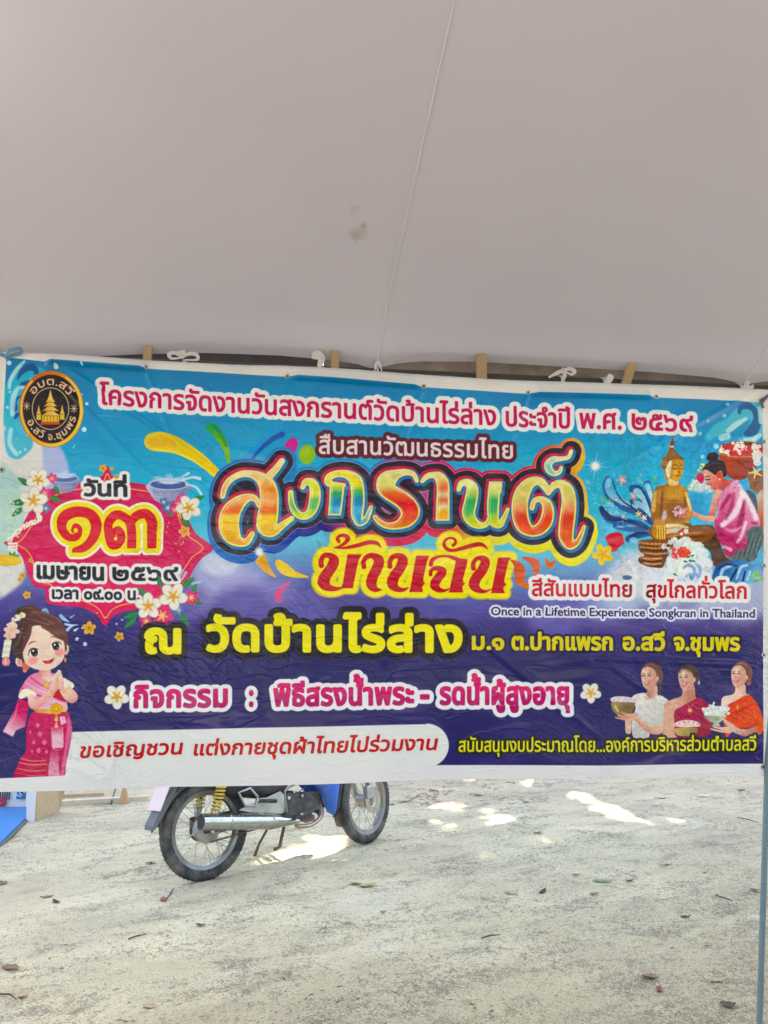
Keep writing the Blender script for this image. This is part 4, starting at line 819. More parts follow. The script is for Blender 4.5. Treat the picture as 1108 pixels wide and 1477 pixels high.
    # eyes, brows, mouth
    for (cx, cy, t) in ((450, 750, -8), (735, 668, -14)):
        ell(z, cx, cy, 66, 56, (250, 244, 240), rot=t, soft=.2); ell(z, cx+2, cy, 48, 54, (48, 36, 34), rot=t); ell(z, cx+2, cy+14, 34, 34, (96, 84, 72), rot=t, a=.8, soft=1.5); ell(z, cx, cy, 24, 28, (20, 16, 18), soft=.6)
        ell(z, cx-12, cy-22, 13, 14, (255, 255, 252)); ell(z, cx+18, cy+20, 6, 7, (230, 226, 220), a=.8)
    stk(z, [(372, 790, 4), (390, 725, 9), (440, 694, 9), (500, 708, 5)], (60, 38, 36)); stk(z, [(680, 650, 4), (710, 622, 8), (770, 612, 8), (810, 640, 4)], (60, 38, 36))
    stk(z, [(372, 650, 4), (410, 615, 9), (480, 602, 4)], (150, 92, 84)); stk(z, [(668, 545, 4), (710, 540, 8), (760, 556, 3)], (150, 92, 84))
    poly(z, [(560, 858), (620, 862), (680, 840), (712, 818), (704, 860), (670, 895), (620, 905), (585, 888)], (186, 60, 74), soft=.2); ell(z, 640, 886, 32, 13, (232, 120, 126), rot=-14, soft=.6)
    stk(z, [(612, 792, 4), (630, 800, 5), (640, 790, 3)], (230, 150, 130), a=.8)
    # flowers in the hair
    rs = random.Random(8)
    for i in range(40):
        t = i/39; x = 320-200*t+rs.uniform(-34, 34); yy = 250+170*t*t+rs.uniform(-22, 22); ell(z, x, yy, 20, 17, rs.choice([(246, 238, 210), (240, 226, 196), (228, 214, 180)]), rot=rs.uniform(0, 180), soft=.3)
    q = z.p(150, 455); petal_flower(q[0], q[1], 11.5, (240, 206, 196), (236, 190, 120), 6, 10, .36); q = z.p(110, 520); petal_flower(q[0], q[1], 7.5, (240, 196, 190), (236, 190, 120), 5, 30)
    for i in range(9):
        yy = 590+i*26; x = 100-i*4
        for dx in (-30, 0, 30): ell(z, x+dx, yy+(dx % 7), 22, 17, (240, 236, 214) if (i+dx) % 3 else (222, 214, 186), soft=.3)
    for dx, c in ((-34, (232, 160, 150)), (0, (244, 190, 176)), (34, (226, 150, 146))): stk(z, [(75+dx*.5, 820, 16), (75+dx, 880, 22), (72+dx*.7, 920, 8)], c, soft=.3)

def lettering():
    MAG = (200, 44, 96)
    text('โครงการจัดงานวันสงกรานต์วัดบ้านไร่ล่าง', 144, 716, [(144, 584), (270, 592), (400, 599), (560, 608), (716, 614)], 23.5, MAG, [(6.2, WHITE, 1)], bold=.9)
    text('ประจำปี', 730, 823, [(730, 615), (823, 618)], 23.5, MAG, [(6.2, WHITE, 1)], bold=.9)
    text('พ.ศ.', 836, 897, [(836, 618), (897, 620)], 23.5, MAG, [(6.2, WHITE, 1)], bold=.9)
    text('๒๕๖๙', 911, 999, [(911, 620), (999, 624)], 23, MAG, [(6.2, WHITE, 1)], bold=.9)
    text('สืบสานวัฒนธรรมไทย', 460, 740, [(460, 654.5), (740, 662.5)], 21, (236, 218, 220), [(5.6, (94, 40, 52), 1)], bold=.7, track=.02)
    red = lambda X, Y: rgb((208, 48, 60))*(1-(np.abs(X-917) < 26)[..., None]*.0)-(np.clip(1-np.abs(X-925)/34, 0, 1)[..., None]*rgb((128, 10, 0)))*.8
    text('สีสันแบบไทย', 766, 912, [(766, 860), (912, 861.5)], 19, (0, 0, 0), [(5.6, WHITE, 1)], bold=.7, fcol=red)
    text('สุขไกลทั่วโลก', 932, 1078, [(932, 862), (1078, 864)], 19, (0, 0, 0), [(5.6, WHITE, 1)], bold=.7, fcol=red)
    text('Once in a Lifetime Experience Songkran in Thailand', 707.5, 1090, [(708, 887.5), (1090, 891)], 10.2, (50, 42, 92), [(2.9, (232, 228, 236), 1)], bold=.3)
    Y1, Y0 = (246, 230, 52), (30, 26, 40)
    yel = lambda X, Y: rgb((248, 232, 60))*np.ones(X.shape+(1,), np.float32)
    text('ณ', 208, 262, [(208, 943.5), (262, 944)], 39, Y1, [(8.5, Y0, 1)], bold=3.4)
    text('วัดบ้านไร่ล่าง', 297, 667, [(297, 941), (667, 942)], 42, Y1, [(8.5, Y0, 1)], bold=3.2, track=.03)
    for s, a, b in (('ม.๑', 680, 727), ('ต.ปากแพรก', 737, 884), ('อ.สวี', 898, 960), ('จ.ชุมพร', 972, 1069)):
        text(s, a, b, [(680, 937.5), (1070, 939.5)], 21, (226, 208, 66), [(3.2, (38, 30, 62), .8)], bold=1.3)
    PINK = lambda X, Y: rgb((216, 44, 112))*(1-np.clip((Y-995)/26, 0, 1)[..., None])+rgb((176, 34, 104))*np.clip((Y-995)/26, 0, 1)[..., None]
    for s, a, b in (('กิจกรรม', 192, 329), (':', 359, 366), ('พิธีสรงน้ำพระ', 394, 598), ('-', 606, 620), ('รดน้ำผู้สูงอายุ', 634, 821)):
        text(s, a, b, [(192, 1022), (600, 1017.5), (820, 1017)], 28 if s not in ':-' else 30, PINK, [(6, WHITE, 1)], bold=1.9, fcol=PINK, track=.03)
    for x, y, r in ((168, 1005, 18), (851, 999, 15)): plum(x, y, r, 15)
    RD = (196, 40, 42)
    text('ขอเชิญชวน', 114, 262, [(114, 1094), (265, 1088)], 17.5, RD, [(4, (228, 222, 216), .7)], bold=.75, shear=.16)
    text('แต่งกายชุดผ้าไทยไปร่วมงาน', 279, 630, [(279, 1090), (632, 1082.5)], 17.5, RD, [(4, (228, 222, 216), .7)], bold=.75, shear=.16)
    text('สนับสนุนงบประมาณโดย...องค์การบริหารส่วนตำบลสวี', 662, 1092, [(662, 1085), (900, 1084), (1092, 1083)], 16.5, (230, 222, 84), [(3.4, (34, 32, 30), .9)], bold=.45)

def borders():
    HEM = (232, 226, 222); X, Y = GX, GY
    # white strip holding the handwritten invitation
    w = window(60, 1030, 700, 1130)
    def band(X, Y):
        top = np.interp(X, [0, 100, 350, 630], [1058, 1056, 1050, 1044.5]); d = np.maximum(top-Y, -60)
        cx, cy, r = 616, 1076, 30
        d = np.where(X > cx, np.hypot(X-cx, (Y-cy)*1.0)-r-2, d)
        return d
    blend(w, np.maximum(band(X[w], Y[w]), 70-X[w]), rgb((232, 228, 222)), soft=.4)
    smiling_girl()
    # white hems
    xs = [-80, 0, 60, 215, 415, 610, 760, 945, 1108, 1200]
    te = np.interp(X, xs, [506, 514.5, 522, 532, 543.5, 558.5, 567, 573.5, 581, 586])
    be = np.interp(X, [-80, 0, 100, 350, 640, 900, 1108, 1200], [1128, 1122, 1118, 1111, 1104.5, 1103, 1102, 1102])
    le = 10-(Y-520)*.06; re = 1100+(Y-580)*.0055
    for d in (Y-te, be-Y, X-le, re-X): blend((slice(0, TH), slice(0, TW)), d, rgb(HEM), soft=.3)

def mottle(x0, y0, x1, y1, amt, seed, edge=10.):
    "grain and tonal mottling of a printed photograph"
    w = window(x0, y0, x1, y1); X, Y = GX[w], GY[w]
    m = np.clip(np.minimum(np.minimum(X-x0, x1-X), np.minimum(Y-y0, y1-Y))/edge, 0, 1)*amt
    a = (vnoise(X, Y, 2.2, seed)-.5)*.9+(vnoise(X+Y*.4, Y-X*.3, 5.5, seed+1)-.5)*1.0+(vnoise(X-Y*.5, Y+X*.2, 1.2, seed+2)-.5)*.7
    b = (vnoise(X, Y, 4., seed+3)-.5)
    f = 1+a*m; IMG[w] = np.clip(IMG[w]*np.stack([f+b*m*.35, f, f-b*m*.4], -1), 0, 1)

def contrast(x0, y0, x1, y1, k):
    w = window(x0, y0, x1, y1); X, Y = GX[w], GY[w]
    m = (np.clip(np.minimum(np.minimum(X-x0, x1-X), np.minimum(Y-y0, y1-Y))/12, 0, 1)*k)[..., None]
    q = IMG[w]; IMG[w] = q+(np.clip((q-.5)*1.0+.5+(q-.5)*.5, 0, 1)-q)*m

def paint_all():
    background(); logo(); wave_swirls(); praying_woman(); golden_statue_front(); badge(); title(); glitter(374, 796, 12); three_ladies(); mottle(865, 620, 1104, 850, .13, 201); contrast(925, 628, 1104, 845, .35); mottle(868, 945, 1104, 1080, .10, 211); mottle(290, 620, 870, 835, .05, 231); lettering_under(); borders(); mottle(-20, 880, 110, 1125, .05, 241); lettering()

def golden_statue_front():
    golden_statue()
    z = Zm(980, 620, 6.711); rs = random.Random(2)
    for i in range(40):
        t = rs.uniform(0, 6.28); q = rs.uniform(0, 1)**.5; ell(z, 0+58*q*math.cos(t), 790+48*q*math.sin(t), 13, 8, rs.choice([(236, 190, 204), (214, 150, 176), (196, 120, 156), (244, 214, 220)]), rot=rs.uniform(0, 180), soft=.3)
    for L in ([(90, 770, 11), (50, 765, 9), (24, 782, 7)], [(95, 800, 12), (56, 812, 9), (24, 814, 7)], [(90, 828, 11), (60, 840, 9), (34, 838, 7)]): stk(z, L, (206, 140, 122), soft=.3)
    ell(z, 45, 988, 34, 26, (206, 52, 80), soft=1)
    for (x, y, r) in [(0, 1110, 60), (60, 1080, 60), (-30, 1180, 60), (40, 1260, 90), (-40, 1340, 80), (60, 1340, 110)]: ell(z, x, y, r, r*.8, (226, 228, 228), a=.9, soft=3)
    for i in range(80):
        q = z.p(rs.gauss(20, 60), rs.gauss(1200, 100)); petal_flower(q[0], q[1], rs.uniform(2, 4.6), rs.choice([(240, 238, 232), (226, 230, 226), (206, 212, 216)]), (206, 214, 190), 5, rs.uniform(0, 70), a=.9)
    for i in range(22):
        q = z.p(-70+rs.uniform(0, 50), 1150+rs.uniform(0, 90)); petal_flower(q[0], q[1], rs.uniform(1.6, 2.6), (214, 60, 96), (250, 200, 150), 5, rs.uniform(0, 70))
    for k in range(7): q = z.p(40+34*math.cos(k), 1185+26*math.sin(k)); petal_flower(q[0], q[1], 5, (230, 92, 78), (244, 150, 110), 5, k*30)
    for (x, y, t) in [(70, 1240, -30), (40, 1270, 10), (90, 1260, 20), (-60, 1390, 30), (100, 1410, 60)]:
        q = z.p(x, y); leaf(q[0], q[1], 7, t, (30, 90, 70))
    for L in ([(40, 1340, 8), (90, 1310, 14), (150, 1350, 16), (130, 1440, 14)], [(70, 1420, 10), (110, 1400, 12), (120, 1450, 8)]): stk(z, L, (128, 150, 200), a=.75, soft=2)
    stk(z, [(-152, 1400, 6), (-148, 1320, 6), (-100, 1240, 5), (-60, 1220, 4)], (186, 200, 212), a=.9, soft=.5)

def lettering_under(): pass
# ================================================================ helpers
def tag(o, label=None, cat=None, group=None, kind=None):
    if label: o['label'] = label
    if cat: o['category'] = cat
    if group: o['group'] = group
    if kind: o['kind'] = kind
    return o
def empty(name, loc=(0, 0, 0), rz=0., label=None, cat=None, group=None):
    o = bpy.data.objects.new(name, None); COL.objects.link(o); o.location = loc; o.rotation_euler = (0, 0, rz); o.empty_display_size = .1
    return tag(o, label, cat, group)
class MB:
    def __init__(s): s.v, s.f = [], []
    def add(s, V, F): n = len(s.v); s.v += [tuple(p) for p in V]; s.f += [tuple(n+i for i in f) for f in F]; return s
    def box(s, c, d, M=None):
        V = [Vector((x*d[0]/2, y*d[1]/2, z*d[2]/2)) for x in (-1, 1) for y in (-1, 1) for z in (-1, 1)]
        V = [(M @ p if M else p)+Vector(c) for p in V]
        return s.add(V, [(0, 1, 3, 2), (4, 6, 7, 5), (0, 4, 5, 1), (2, 3, 7, 6), (0, 2, 6, 4), (1, 5, 7, 3)])
    def tube(s, P, r, n=10, cap=True, closed=False):
        P = [Vector(p) for p in P]; m = len(P); rr = r if hasattr(r, '__len__') else [r]*m; rings = []
        up = None
        for i, p in enumerate(P):
            a = P[(i-1) % m] if (i or closed) else p; b = P[(i+1) % m] if (i < m-1 or closed) else p
            t = (b-a).normalized()
            if up is None: up = Vector((0, 0, 1)) if abs(t.z) < .9 else Vector((1, 0, 0))
            x = t.cross(up).normalized(); y = x.cross(t).normalized(); up = y
            rings.append([p+(x*math.cos(2*math.pi*k/n)+y*math.sin(2*math.pi*k/n))*rr[i] for k in range(n)])
        V = [q for g in rings for q in g]; F = []
        for i in range(m if closed else m-1):
            j = (i+1) % m
            for k in range(n): F.append((i*n+k, i*n+(k+1) % n, j*n+(k+1) % n, j*n+k))
        if cap and not closed: F += [tuple(range(n))[::-1], tuple((m-1)*n+k for k in range(n))]
        return s.add(V, F)
    def lathe(s, prof, c, ax, n=24, closed=False):
        "prof = [(radius, height along axis)]"
        ax = Vector(ax).normalized(); u = ax.orthogonal().normalized(); w = ax.cross(u); c = Vector(c); m = len(prof)
        V = [c+ax*h+(u*math.cos(2*math.pi*k/n)+w*math.sin(2*math.pi*k/n))*r for r, h in prof for k in range(n)]
        F = [(i*n+k, ((i+1) % m)*n+k, ((i+1) % m)*n+(k+1) % n, i*n+(k+1) % n) for i in range(m if closed else m-1) for k in range(n)]
        if not closed:
            for i, fl in ((0, False), (m-1, True)):
                if prof[i][0] > 1e-5: F.append(tuple(i*n+k for k in range(n))[::-1 if fl else 1])
        return s.add(V, F)
    def prism(s, pts, y0, y1, f=lambda x, z, y: (x, y, z)):
        "outline in x-z, extruded along y, ends tapered by f"
        n = len(pts); V = [f(x, z, y0) for x, z in pts]+[f(x, z, y1) for x, z in pts]
        F = [tuple(range(n)), tuple(range(n, 2*n))[::-1]]+[(i, i+n, (i+1) % n+n, (i+1) % n) for i in range(n)]
        return s.add(V, F)
    def obj(s, name, m, parent=None, smooth=False, bevel=0., sub=0, loc=None):
        me = bpy.data.meshes.new(name); me.from_pydata(s.v, [], s.f); me.update()
        b = bmesh.new(); b.from_mesh(me); bmesh.ops.recalc_face_normals(b, faces=b.faces[:]); b.to_mesh(me); b.free()
        o = bpy.data.objects.new(name, me); COL.objects.link(o); me.materials.append(m)
        if parent: o.parent = parent
        if loc is not None: o.location = loc
        if smooth: me.shade_smooth()
        if bevel: q = o.modifiers.new('bevel', 'BEVEL'); q.width = bevel; q.segments = 2; q.limit_method = 'ANGLE'; q.angle_limit = R(35)
        if sub: q = o.modifiers.new('sub', 'SUBSURF'); q.levels = q.render_levels = sub
        if smooth and not sub:
            try: me.set_sharp_from_angle(angle=R(40))
            except Exception: pass
        return o
_mats = {}
def mat(name, col, rough=.6, metal=0., var=.15, scale=8., bump=.0, bscale=40., spec=.5, coat=0., dirt=None, dirt_amt=.5, dscale=3.):
    if name in _mats: return _mats[name]
    m = bpy.data.materials.new(name); m.use_nodes = True; n = m.node_tree.nodes; l = m.node_tree.links; b = n['Principled BSDF']
    b.inputs['Roughness'].default_value = rough; b.inputs['Metallic'].default_value = metal; b.inputs['Specular IOR Level'].default_value = spec; b.inputs['Coat Weight'].default_value = coat
    tc = n.new('ShaderNodeTexCoord'); ns = n.new('ShaderNodeTexNoise'); ns.inputs['Scale'].default_value = scale; ns.inputs['Detail'].default_value = 6; l.new(tc.outputs['Object'], ns.inputs['Vector'])
    mx = n.new('ShaderNodeMix'); mx.data_type = 'RGBA'; l.new(ns.outputs['Fac'], mx.inputs[0])
    mx.inputs[6].default_value = (*[c*(1-var) for c in col], 1); mx.inputs[7].default_value = (*[min(1, c*(1+var)) for c in col], 1); out = mx.outputs[2]
    if dirt:
        n2 = n.new('ShaderNodeTexNoise'); n2.inputs['Scale'].default_value = dscale; n2.inputs['Detail'].default_value = 8; n2.inputs['Roughness'].default_value = .7; l.new(tc.outputs['Object'], n2.inputs['Vector'])
        rp = n.new('ShaderNodeValToRGB'); rp.color_ramp.elements[0].position = .42; rp.color_ramp.elements[1].position = .68; rp.color_ramp.elements[1].color = (dirt_amt,)*3+(1,); l.new(n2.outputs['Fac'], rp.inputs[0])
        m2 = n.new('ShaderNodeMix'); m2.data_type = 'RGBA'; l.new(rp.outputs[0], m2.inputs[0]); l.new(out, m2.inputs[6]); m2.inputs[7].default_value = (*dirt, 1); out = m2.outputs[2]
        ad = n.new('ShaderNodeMath'); ad.operation = 'MULTIPLY_ADD'; l.new(rp.outputs[0], ad.inputs[0]); ad.inputs[1].default_value = .35; ad.inputs[2].default_value = rough; l.new(ad.outputs[0], b.inputs['Roughness'])
    l.new(out, b.inputs['Base Color'])
    if bump:
        n3 = n.new('ShaderNodeTexNoise'); n3.inputs['Scale'].default_value = bscale; n3.inputs['Detail'].default_value = 5; l.new(tc.outputs['Object'], n3.inputs['Vector'])
        bp = n.new('ShaderNodeBump'); bp.inputs['Strength'].default_value = bump; bp.inputs['Distance'].default_value = .004; l.new(n3.outputs['Fac'], bp.inputs['Height']); l.new(bp.outputs[0], b.inputs['Normal'])
    _mats[name] = m; return m
# ================================================================ ground
def smooth_noise(X, Y, s, seed): return vnoise(X+50, Y+50, s, seed)-.5
def track(X, Y):
    "long shallow wheel tracks running across the yard"
    q = Y-.42*X; w = smooth_noise(X, Y, 1.4, 31)*.5
    return .010*np.sin(q*9+w*6)*np.clip(smooth_noise(X, Y, 1.1, 32)+.5, 0, 1)
def ground_h(X, Y):
    return track(X, Y)*1.5+.020*smooth_noise(X, Y, .9, 33)+.010*smooth_noise(X, Y, .23, 34)+.006*smooth_noise(X, Y, .09, 35)+.003*smooth_noise(X, Y, .04, 36)
def build_ground():
    xs = np.unique(np.concatenate([-np.geomspace(3.6, 400, 26), np.arange(-3.6, 4.4, .026), np.geomspace(4.4, 400, 26)]))
    ys = np.unique(np.concatenate([np.arange(2.2, 8.6, .026), np.geomspace(8.6, 500, 34), 2.2-np.geomspace(.2, 60, 22)]))
    X, Y = np.meshgrid(xs, ys); Z = ground_h(X, Y)*np.clip(1.6-np.hypot(X, Y-5)/9, 0.1, 1)
    nx, ny = len(xs), len(ys); V = np.stack([X, Y, Z], -1).reshape(-1, 3)
    i = np.arange((ny-1)*(nx-1)); r, c = i//(nx-1), i % (nx-1); a = r*nx+c
    F = np.stack([a, a+1, a+nx+1, a+nx], 1)
    me = bpy.data.meshes.new('ground'); me.vertices.add(len(V)); me.vertices.foreach_set('co', V.ravel()); me.loops.add(len(F)*4); me.loops.foreach_set('vertex_index', F.ravel().astype(np.int32))
    me.polygons.add(len(F)); me.polygons.foreach_set('loop_start', (np.arange(len(F))*4).astype(np.int32)); me.update(); me.validate(); me.shade_smooth()
    m = bpy.data.materials.new('packed_sand'); m.use_nodes = True; n = m.node_tree.nodes; l = m.node_tree.links; b = n['Principled BSDF']; b.inputs['Roughness'].default_value = .95; b.inputs['Specular IOR Level'].default_value = .15
    geo = n.new('ShaderNodeNewGeometry'); pos = geo.outputs['Position']
    def noise(sc, det=6, rg=.6, vec=pos, dist=0.):
        q = n.new('ShaderNodeTexNoise'); q.inputs['Scale'].default_value = sc; q.inputs['Detail'].default_value = det; q.inputs['Roughness'].default_value = rg; q.inputs['Distortion'].default_value = dist; l.new(vec, q.inputs['Vector']); return q.outputs['Fac']
    def ramp(f, a, b_, c0=0., c1=1.):
        q = n.new('ShaderNodeMapRange'); q.inputs[1].default_value = a; q.inputs[2].default_value = b_; q.inputs[3].default_value = c0; q.inputs[4].default_value = c1; l.new(f, q.inputs[0]); return q.outputs[0]
    def math_(op, a, b_):
        q = n.new('ShaderNodeMath'); q.operation = op
        for k, v in enumerate((a, b_)):
            if isinstance(v, (int, float)): q.inputs[k].default_value = v
            else: l.new(v, q.inputs[k])
        return q.outputs[0]
    def mix(f, a, b_):
        q = n.new('ShaderNodeMix'); q.data_type = 'RGBA'
        if isinstance(f, (int, float)): q.inputs[0].default_value = f
        else: l.new(f, q.inputs[0])
        for k, v in ((6, a), (7, b_)):
            if isinstance(v, tuple): q.inputs[k].default_value = (*v, 1)
            else: l.new(v, q.inputs[k])
        return q.outputs[2]
    mp = n.new('ShaderNodeMapping'); mp.vector_type = 'TEXTURE'; mp.inputs['Rotation'].default_value = (0, 0, R(26)); mp.inputs['Scale'].default_value = (1.7, .8, 1); l.new(pos, mp.inputs[0])
    big = noise(.55, 4, .6); mid = noise(2.3, 6, .65); streak = noise(5., 7, .7, mp.outputs[0], .4); fine = noise(26, 6, .75); grit = noise(95, 4, .8); grit2 = noise(210, 3, .8)
    sep = n.new('ShaderNodeSeparateXYZ'); l.new(pos, sep.inputs[0])
    near_dark = ramp(math_('ADD', math_('ADD', math_('MULTIPLY', sep.outputs[0], .22), math_('MULTIPLY', sep.outputs[1], -.34)), math_('MULTIPLY', big, 1.2)), -1.05, -.25)   # darker, more speckled sand towards the near right
    c = mix(ramp(mid, .35, .68), (.60, .525, .31), (.79, .71, .46))
    c = mix(ramp(big, .48, .68, 0, .6), c, (.50, .41, .28))
    c = mix(ramp(sep.outputs[1], 5.2, 8.0, 0, .6), c, (.62, .46, .32))               # redder earth towards the back
    c = mix(math_('MULTIPLY', near_dark, .62), c, (.28, .255, .135))
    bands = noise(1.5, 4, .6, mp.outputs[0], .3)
    c = mix(ramp(bands, .46, .62, 0, .45), c, (.37, .325, .215)); c = mix(ramp(bands, .42, .32, 0, .35), c, (.76, .70, .53))  # shading of the shallow ruts painted as dark and pale bands
    c = mix(ramp(streak, .5, .68, 0, .55), c, (.32, .275, .18))
    dens = math_('ADD', math_('ADD', ramp(streak, .38, .66, 0, .07), ramp(mid, .4, .65, -.03, .05)), math_('MULTIPLY', near_dark, .045))
    sp = ramp(math_('ADD', fine, dens), .585, .65, 0, .7); c = mix(sp, c, (.23, .19, .12))
    sp2 = ramp(math_('ADD', grit, dens), .585, .65, 0, .85); c = mix(sp2, c, (.13, .105, .07))
    c = mix(ramp(grit2, .54, .62, 0, .5), c, (.80, .77, .65)); c = mix(ramp(grit2, .46, .38, 0, .55), c, (.24, .20, .13))
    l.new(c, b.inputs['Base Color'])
    h = math_('ADD', math_('MULTIPLY', fine, .7), math_('ADD', math_('MULTIPLY', grit, .35), math_('MULTIPLY', streak, 1.0)))
    bp = n.new('ShaderNodeBump'); bp.inputs['Strength'].default_value = .9; bp.inputs['Distance'].default_value = .012; l.new(h, bp.inputs['Height']); l.new(bp.outputs[0], b.inputs['Normal'])
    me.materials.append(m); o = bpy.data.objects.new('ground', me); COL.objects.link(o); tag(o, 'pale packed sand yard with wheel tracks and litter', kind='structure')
build_ground()
def gh(x, y): return float(ground_h(np.array([[x]]), np.array([[y]]))[0, 0])*min(1, max(.1, 1.6-math.hypot(x, y-5)/9))

# ================================================================ canopy of the tent
FD = -.06                                                        # the cloth edge hangs this far behind the banner plane
EDGE_PX = [(-900, 470), (-500, 480), (-300, 492), (-120, 486), (0, 497), (60, 503), (110, 505), (200, 501), (290, 499), (400, 503), (480, 510), (525, 517), (545, 525), (565, 516), (610, 512), (700, 513), (820, 520), (950, 528), (1040, 536), (1068, 541), (1085, 547), (1100, 544), (1160, 538), (1300, 545), (1500, 575), (1900, 600)]
EDGE = sorted(bplane(*p) for p in EDGE_PX); ES, EZ = zip(*EDGE)
SLOPE = R(27)
SEAMS = [(bplane(545, 525)[0], 0.0605), (bplane(1085, 547)[0], .172), (bplane(-300, 492)[0], -.05)]
def seam_s(k, u): return SEAMS[k][0]+SEAMS[k][1]*u
def canopy_pt(s, u, off=0.):
    "u metres up the slope from the edge"
    edge = np.interp(s, ES, EZ); flat = 2.505-.006*s
    k = math.exp(-u/.16); z = edge*k+(flat)*(1-k)
    z += u*math.sin(SLOPE)-.035*math.sin(min(u/3.2, 1)*math.pi)          # the cloth sags a little up the slope
    for q in range(3): z += .020*math.exp(-abs(s-seam_s(q, u))/.22)*(1-math.exp(-u/.3))   # stretched up along the seams
    z += .006*math.sin(s*2.1+u*1.7)*(1-k)-off
    return bpoint(s, z, FD+u*math.cos(SLOPE))
def canopy_mat():
    m = bpy.data.materials.new('canopy_cloth'); m.use_nodes = True; n = m.node_tree.nodes; l = m.node_tree.links; b = n['Principled BSDF']; b.inputs['Roughness'].default_value = .75; b.inputs['Specular IOR Level'].default_value = .2
    uv = n.new('ShaderNodeUVMap'); uv.uv_map = 'cloth'
    def noise(sc, det): q = n.new('ShaderNodeTexNoise'); q.inputs['Scale'].default_value = sc; q.inputs['Detail'].default_value = det; l.new(uv.outputs[0], q.inputs['Vector']); return q
    n1 = noise(1.3, 5); mx = n.new('ShaderNodeMix'); mx.data_type = 'RGBA'; l.new(n1.outputs['Fac'], mx.inputs[0]); mx.inputs[6].default_value = (.565, .54, .625, 1); mx.inputs[7].default_value = (.63, .605, .69, 1)
    col = mx.outputs[2]
    for (px, py, r, c, amt) in [(513, 333, .030, (.36, .29, .23), .55), (514, 300, .018, (.44, .39, .36), .4), (524, 331, .013, (.26, .19, .15), .5)]:
        s, u = STAIN(px, py)
        vm = n.new('ShaderNodeVectorMath'); vm.operation = 'DISTANCE'; l.new(uv.outputs[0], vm.inputs[0]); vm.inputs[1].default_value = (s, u, 0)
        nz = noise(38, 4); ad = n.new('ShaderNodeMath'); ad.operation = 'MULTIPLY_ADD'; l.new(nz.outputs['Fac'], ad.inputs[0]); ad.inputs[1].default_value = r*2.4; l.new(vm.outputs['Value'], ad.inputs[2])
        mr = n.new('ShaderNodeMapRange'); l.new(ad.outputs[0], mr.inputs[0]); mr.inputs[1].default_value = r*2.35; mr.inputs[2].default_value = r*1.5; mr.inputs[3].default_value = 0; mr.inputs[4].default_value = amt
        m2 = n.new('ShaderNodeMix'); m2.data_type = 'RGBA'; l.new(mr.outputs[0], m2.inputs[0]); l.new(col, m2.inputs[6]); m2.inputs[7].default_value = (*c, 1); col = m2.outputs[2]
    l.new(col, b.inputs['Base Color'])
    wv = noise(900, 2); wr = noise(3.2, 5); sm = n.new('ShaderNodeMath'); sm.operation = 'MULTIPLY_ADD'; l.new(wr.outputs['Fac'], sm.inputs[0]); sm.inputs[1].default_value = 9.; l.new(wv.outputs['Fac'], sm.inputs[2])
    bp = n.new('ShaderNodeBump'); bp.inputs['Strength'].default_value = .25; bp.inputs['Distance'].default_value = .002; l.new(sm.outputs[0], bp.inputs['Height']); l.new(bp.outputs[0], b.inputs['Normal'])
    tr = n.new('ShaderNodeBsdfTranslucent'); l.new(col, tr.inputs['Color']); ms = n.new('ShaderNodeMixShader'); ms.inputs[0].default_value = .20
    l.new(b.outputs[0], ms.inputs[1]); l.new(tr.outputs[0], ms.inputs[2]); l.new(ms.outputs[0], n['Material Output'].inputs[0]); return m
def STAIN(px, py):
    r = Vector(ray(px, py)); best = None
    for i in range(60):
        for j in range(60):
            s, u = .8+i*.02, .2+j*.03; p = canopy_pt(s, u)-Vector((0, 0, CAM_Z)); e = (p.normalized()-r.normalized()).length
            if best is None or e < best[0]: best = (e, s, u)
    return best[1], best[2]
CM = canopy_mat()
def cloth_grid(name, f, S, U, m, parent, uvf=None):
    V = [f(s, u) for u in U for s in S]; a = len(S); F = [(j*a+i, j*a+i+1, (j+1)*a+i+1, (j+1)*a+i) for j in range(len(U)-1) for i in range(a-1)]
    me = bpy.data.meshes.new(name); me.from_pydata(V, [], F); uvl = me.uv_layers.new(name='cloth'); P = [(s, u) for u in U for s in S]
    uvl.data.foreach_set('uv', [c for q in me.loops for c in (P[q.vertex_index] if uvf is None else uvf(*P[q.vertex_index]))])
    me.materials.append(m); me.shade_smooth(); o = bpy.data.objects.new(name, me); COL.objects.link(o); o.parent = parent; return o
tent = empty('tent_canopy', bpoint(1.4, 2.5, -.06), 0, 'white cloth canopy sloping up overhead with seams and small brown stains', 'canopy')
TI = Vector(tent.location)
S_ = np.concatenate([np.arange(-5.2, -.62, .16), np.arange(-.6, 3.4, .025), np.arange(3.42, 7.6, .16)]); U_ = np.concatenate([np.linspace(0, .3, 14), np.linspace(.34, 4.6, 40)])
cloth_grid('roof_cloth', lambda s, u: canopy_pt(s, u)-TI, S_, U_, CM, tent)
cloth_grid('edge_hem', lambda s, u: canopy_pt(s, u, .004)-TI, S_[::2], [0.0, .012, .026, .036], CM, tent)
